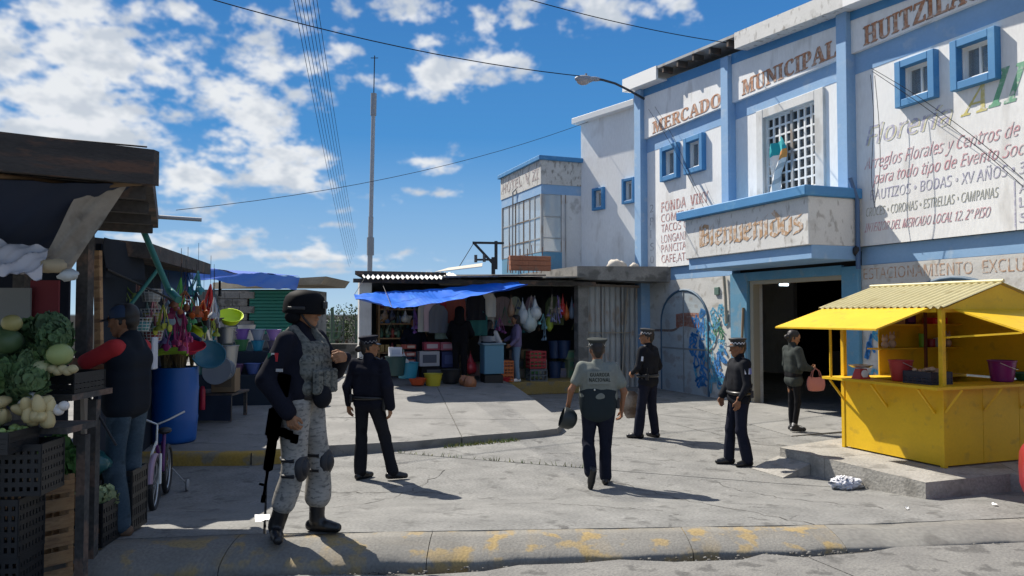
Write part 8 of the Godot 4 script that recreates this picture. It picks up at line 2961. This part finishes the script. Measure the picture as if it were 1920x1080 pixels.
func build_misc():
	rng.seed = 55
	var l := thing("street_lamp", "street lamp on a bent arm fixed to the corner pillar of the market hall", "street lamp")
	var m := MB.new()
	var a0 := V(3.52, 7.62, -20.35)
	m.tube([a0, V(3.05, 7.83, -20.2), V(2.7, 7.95, -20.05), V(2.35, 8.0, -19.9), V(2.2, 8.0, -19.85)], 0.032, 8)
	part("arm", m, pm(0.03, 0.035, 0.045, 0.5), l)
	m = MB.new()
	m.x = Transform3D(Basis(Vector3.UP, 0.2), V(1.92, 7.99, -19.82))
	m.ball(V(-0.05, 0, 0), V(0.26, 0.10, 0.13), 16, 10)
	m.ball(V(0.22, 0.02, 0), V(0.2, 0.06, 0.07), 12, 8)
	m.tube([V(0, 0.09, 0), V(0, 0.15, 0)], 0.03, 8)
	part("lamp_head", m, pm(0.30, 0.30, 0.31, 0.5), l)
	m = MB.new()
	m.ball(V(1.84, 7.93, -19.80), V(0.17, 0.10, 0.11), 14, 9)
	part("lens", m, pm(0.42, 0.36, 0.33, 0.25), l)
	# mast behind the shops
	var ms := thing("radio_mast", "tall slender grey mast with an antenna rising behind the shop row", "mast")
	m = MB.new()
	m.tube([V(-4.84, 0.0, -26), V(-4.79, 3.4, -26), V(-4.76, 5.2, -26)], 0.085, 10)
	m.tube([V(-4.76, 5.2, -26), V(-4.70, 8.7, -26)], 0.07, 10)
	part("pole", m, pm(0.36, 0.37, 0.38, 0.5), ms)
	m = MB.new()
	m.tube([V(-4.70, 8.65, -26), V(-4.69, 9.4, -26)], 0.1, 10)
	part("collar", m, pm(0.28, 0.29, 0.3, 0.5), ms)
	m = MB.new()
	m.tube([V(-4.77, 3.9, -26), V(-4.77, 4.5, -26)], 0.12, 10)
	part("collar", m, pm(0.28, 0.29, 0.3, 0.5), ms)
	m = MB.new()
	m.tube([V(-4.69, 9.4, -26), V(-4.67, 10.7, -26)], 0.018, 6)
	m.bar(V(-4.80, 10.62, -26), V(-4.55, 10.62, -26), 0.02, 0.02)
	part("antenna", m, M.dark_metal, ms)
	# wires
	var blk := pm(0.015, 0.015, 0.018, 0.7)
	var w := MB.new()
	cable(w, W(300, -30, 15), V(2.0, 8.06, -19.85), 0.25, 0.012)
	single("power_cable", w, blk, "thick black cable crossing the sky from the upper left to the street lamp", "cable")
	w = MB.new()
	cable(w, W(330, 394, 16), V(2.36, 7.62, -22.6), 0.35, 0.007)
	single("power_cable", w, blk, "thin cable rising across the sky to the white wing's roof corner", "cable")
	w = MB.new()
	cable(w, W(960, -10, 14), W(1400, 85, 17), 0.1, 0.009)
	single("power_cable", w, blk, "thin cable running to the eaves above the municipal lettering", "cable")
	for k in 7:
		w = MB.new()
		var p := W(543 + k * 7.5, -40, 12)
		cable(w, p, W(655 + k * 2.5, 500 - k * 6, 46), 0.3, 0.0055)
		single("overhead_wire", w, blk, "thin wire in the fan of wires running down the sky towards the mast", "cable", "fan of overhead wires")
	# loose cables on the market front
	for q in [[[1216, 205], [1255, 265], [1290, 330], [1320, 390]], [[1228, 200], [1265, 262], [1300, 340], [1330, 388]], [[1634, 128], [1720, 180], [1830, 260], [1918, 335]], [[1636, 134], [1740, 205], [1850, 290], [1919, 350]], [[1632, 140], [1638, 220], [1634, 330], [1640, 390]], [[1640, 142], [1648, 230], [1650, 320], [1640, 380]]]:
		w = MB.new()
		var pts := []
		for p in q:
			pts.append(facade(p[0], p[1], 0.24 if q[0][0] < 1300 or q[0][0] == 1632 else 0.35))
		var sm := []
		for k in pts.size() - 1:
			for e in 5:
				sm.append((pts[k] as Vector3).cubic_interpolate(pts[k + 1], pts[maxi(k - 1, 0)], pts[mini(k + 2, pts.size() - 1)], e / 5.0))
		sm.append(pts[-1])
		w.tube(sm, 0.005, 5, false)
		single("loose_cable", w, blk, "loose black cable hanging across the market hall's white front", "cable", "loose cables on the market front")
	# steel frame with insulators above the shop roof
	var f := thing("utility_pole", "dark steel frame of posts and arms with insulators above the shop roof", "power pole")
	for q in [[930, 452, 930, 505, 0.05], [888, 455, 930, 500, 0.04], [886, 455, 945, 456, 0.035], [890, 487, 930, 487, 0.03]]:
		m = MB.new()
		m.bar(W(q[0], q[1], 24.5), W(q[2], q[3], 24.5), q[4] * 2, q[4] * 2)
		part("member", m, M.dark_metal, f)
	for q in [[892, 478], [908, 477]]:
		m = MB.new()
		m.tube([W(q[0], q[1], 24.5), W(q[0], q[1] + 14, 24.5)], [0.05, 0.05], 8)
		part("insulator", m, pm(0.1, 0.09, 0.09, 0.4), f)
	m = MB.new()
	m.tube([W(888, 456, 24.5), W(858, 505, 24.5)], 0.012, 5)
	part("stay", m, M.black, f)
	m = MB.new()
	m.span(W(925, 500, 24.5) + V(-0.06, -4.0, -0.06), W(925, 500, 24.5) + V(0.06, 0.3, 0.06))
	part("post", m, M.dark_metal, f)
	# reinforcing bars and rubble on the shop roof
	for k in 9:
		m = MB.new()
		var p := front(950 + k * 8 + R(-2, 2), 498, -1.2)
		p.y = 2.98
		m.tube([p, p + V(R(-0.05, 0.05), R(0.4, 0.9), 0)], 0.012, 5)
		single("steel_rod", m, pm(0.18, 0.1, 0.07, 0.8), "rusty reinforcing rod standing up from the shop row's roof", "rod", "rods on the shop roof")
	m = MB.new()
	m.box(Vector3.ZERO, V(0.3, 0.12, 0.16), 0.01)
	var bmesh := m.mesh(surf("brick_red", Color(0.3, 0.11, 0.06), Color(0.38, 0.16, 0.09), Color(0.25, 0.15, 0.1), 0.6, 0.4, 0.15, 0.9, 0.0, 64, 70))
	for k in 18:
		var p := front(966 + (k % 6) * 11, 498, -0.6)
		p.y = 3.07 + (k / 6) * 0.125
		put("brick", bmesh, p, V(0, 0.32 + R(-0.1, 0.1), 0), "reddish brick in the pile on the shop row's roof below the bay", "brick", "bricks on the shop roof")
	for q in [[1152, 0.22], [1163, 0.16], [1190, 0.12]]:
		m = MB.new()
		m.ball(Vector3.ZERO, V(q[1], q[1] * 0.8, q[1]), 12, 8, 0.18, int(q[0]))
		var p := front(q[0], 497, -0.3)
		p.y = 3.15
		single("filled_sack", m, pm(0.5, 0.46, 0.4, 0.9), "crumpled pale sack lying on the shop roof in front of the white wing", "sack", "sacks on the shop roof", p)
	# low walls, plants and fence where the square ends
	m = MB.new()
	m.span(W(560, 650, 24) + V(-3, -1.2, -0.1), W(700, 644, 24) + V(0, 0, 0.1), 0.02)
	single("low_wall", m, M.cement, "low grey parapet wall at the far end of the square", "wall")
	m = MB.new()
	m.span(W(612, 660, 33) + V(-2.2, -2, -0.3), W(640, 601, 33) + V(0, 0, 1.0), 0.02)
	single("far_house", m, M.cement, "small flat grey building beyond the low parapet wall", "building")
	for q in [[648, 594, 34, 0.75], [632, 615, 32, 0.55], [672, 612, 33, 0.6], [690, 618, 35, 0.6]]:
		var t := thing("shrub_tree", "bushy green tree growing beyond the low parapet wall", "tree", V(W(q[0], 700, q[2]).x, -1.2, -q[2]), 0.0, "trees beyond the parapet")
		var top := W(q[0], q[1], q[2]).y + 1.2
		m = MB.new()
		m.tube([V(0, 0, 0), V(0.05, top * 0.6, 0), V(0, top, 0)], [0.09, 0.06, 0.03], 7)
		for e in 4:
			m.tube([V(0.03, top * (0.5 + e * 0.08), 0), V(R(-0.4, 0.4), top * (0.75 + e * 0.07), R(-0.4, 0.4))], [0.035, 0.015], 5)
		part("trunk", m, pm(0.09, 0.06, 0.04, 0.9), t)
		m = MB.new()
		for e in 1100:
			var d := V(R(-1, 1), R(-1, 1), R(-1, 1))
			if d.length() > 1.0 or fold.get_noise_3d(d.x * 14.0 + q[0], d.y * 14.0, d.z * 14.0) < -0.08:
				continue
			var p: Vector3 = V(0, top - 0.1, 0) + d * V(q[3] * 1.2, q[3], q[3])
			var u := V(R(-1, 1), R(-1, 1), R(-1, 1)).normalized() * 0.06
			var v2 := u.cross(V(R(-1, 1), R(-1, 1), R(-1, 1))).normalized() * 0.035
			var g := R(0.6, 1.4)
			m.col = Color(0.06 * g, 0.10 * g, 0.03 * g)
			m.quad(p - u, p + v2, p + u, p - v2)
		var cr := part("crown", m, pm(1, 1, 1, 0.8), t)
	for q in [[622, 577, 31], [683, 590, 31]]:
		var c := thing("columnar_cactus", "tall branching green cactus beyond the low parapet wall", "cactus", V(W(q[0], 700, q[2]).x, -1.0, -q[2]), 0.0, "cacti beyond the parapet")
		var top := W(q[0], q[1], q[2]).y + 1.0
		m = MB.new()
		m.tube([V(0, 0, 0), V(0.02, top * 0.7, 0), V(0.0, top, 0)], [0.1, 0.11, 0.06], 9)
		part("stem", m, pm(0.07, 0.12, 0.07, 0.8), c)
		for e in 3:
			m = MB.new()
			var y0 := top * (0.5 + e * 0.1)
			var sx := 0.28 * (1 if e % 2 else -1)
			m.tube([V(0, y0, 0), V(sx, y0 + 0.1, 0.05), V(sx * 1.2, y0 + 0.6, 0.05)], [0.07, 0.075, 0.05], 8)
			part("arm", m, pm(0.07, 0.12, 0.07, 0.8), c)
	var fe := thing("wire_fence", "grey wire fence on posts at the edge of the square", "fence")
	for k in 4:
		m = MB.new()
		var p := W(622 + k * 22, 640, 26)
		m.tube([V(p.x, 0.0, p.z), V(p.x, 1.95, p.z)], 0.02, 6)
		part("post", m, pm(0.06, 0.08, 0.07, 0.7), fe)
	for k in 4:
		m = MB.new()
		m.tube([V(W(600, 640, 26).x, 1.05 + k * 0.28, -26), V(W(692, 640, 26).x, 1.05 + k * 0.28, -26)], 0.004, 4, false)
		part("strand", m, pm(0.08, 0.09, 0.09, 0.7), fe)
	# litter
	m = MB.new()
	m.ball(V(0, 0.06, 0), V(0.19, 0.085, 0.13), 44, 26, 0.12, 6)
	for k in m.v.size():
		var p := m.v[k]
		var c := absf(fold.get_noise_3d(p.x * 110.0, p.y * 110.0, p.z * 110.0)) + 0.6 * absf(fold.get_noise_3d(p.x * 260.0, p.y * 260.0, p.z * 260.0))
		p += (p - V(0, 0.05, 0)) * (0.18 - c * 0.9)
		p.y = maxf(p.y, 0.004)
		m.v[k] = p
		m.n[k] = (m.n[k] + V(fold.get_noise_3d(p.x * 300.0, p.y * 300.0, 5.0), fold.get_noise_3d(p.y * 300.0, p.z * 300.0, 9.0), fold.get_noise_3d(p.z * 300.0, p.x * 300.0, 2.0)) * 1.6).normalized()
	single("rubbish_bag", m, pm(0.66, 0.67, 0.72, 0.45), "crumpled white plastic bag lying against the stall's plinth", "bag", "", V(3.62, 0.0, -8.45), 0.3)
	for q in [[492, 982, 0.1], [1865, 938, 0.03], [1700, 945, 0.025]]:
		m = MB.new()
		var g := []
		for r in 4:
			var row := []
			for k in 5:
				row.append(V((k - 2) * q[2] * 0.5, 0.008 + absf(R(0, 0.02)), (r - 1.5) * q[2] * 0.4))
			g.append(row)
		m.sheet(g)
		var p := W(q[0], q[1], 6.0)
		var dd := W(q[0], q[1], 1.0) - V(0, 1.9, 0)
		p = V(0, 1.9, 0) + dd * ((0.16 - 1.9) / dd.y)
		p.y = maxf(gy(p.x, p.z), 0.09 if kerb_q(p.x, p.z) < 0 else 0.0)
		single("paper_scrap", m, M.white, "white paper scrap lying on the concrete near the kerb", "litter", "paper scraps on the ground", p, R(0, 3))

func facade(px: float, py: float, n: float) -> Vector3:
	var r := Basis(Vector3.RIGHT, atan(50.0 / 1450.0)) * Vector3((px - 960.0) / 1450.0, (540.0 - py) / 1450.0, -1.0)
	var c := Vector3(0, 1.9, 0)
	return c + r * ((ORG + NS * n - c).dot(NS) / r.dot(NS))
func _ready():
	rng.seed = 1
	for step in [build_light, build_materials, build_ground, build_market, build_wing, build_bay, build_shops, build_plinth, build_stall, build_people, build_greengrocer, build_hardware, build_car, build_misc]:
		step.call()
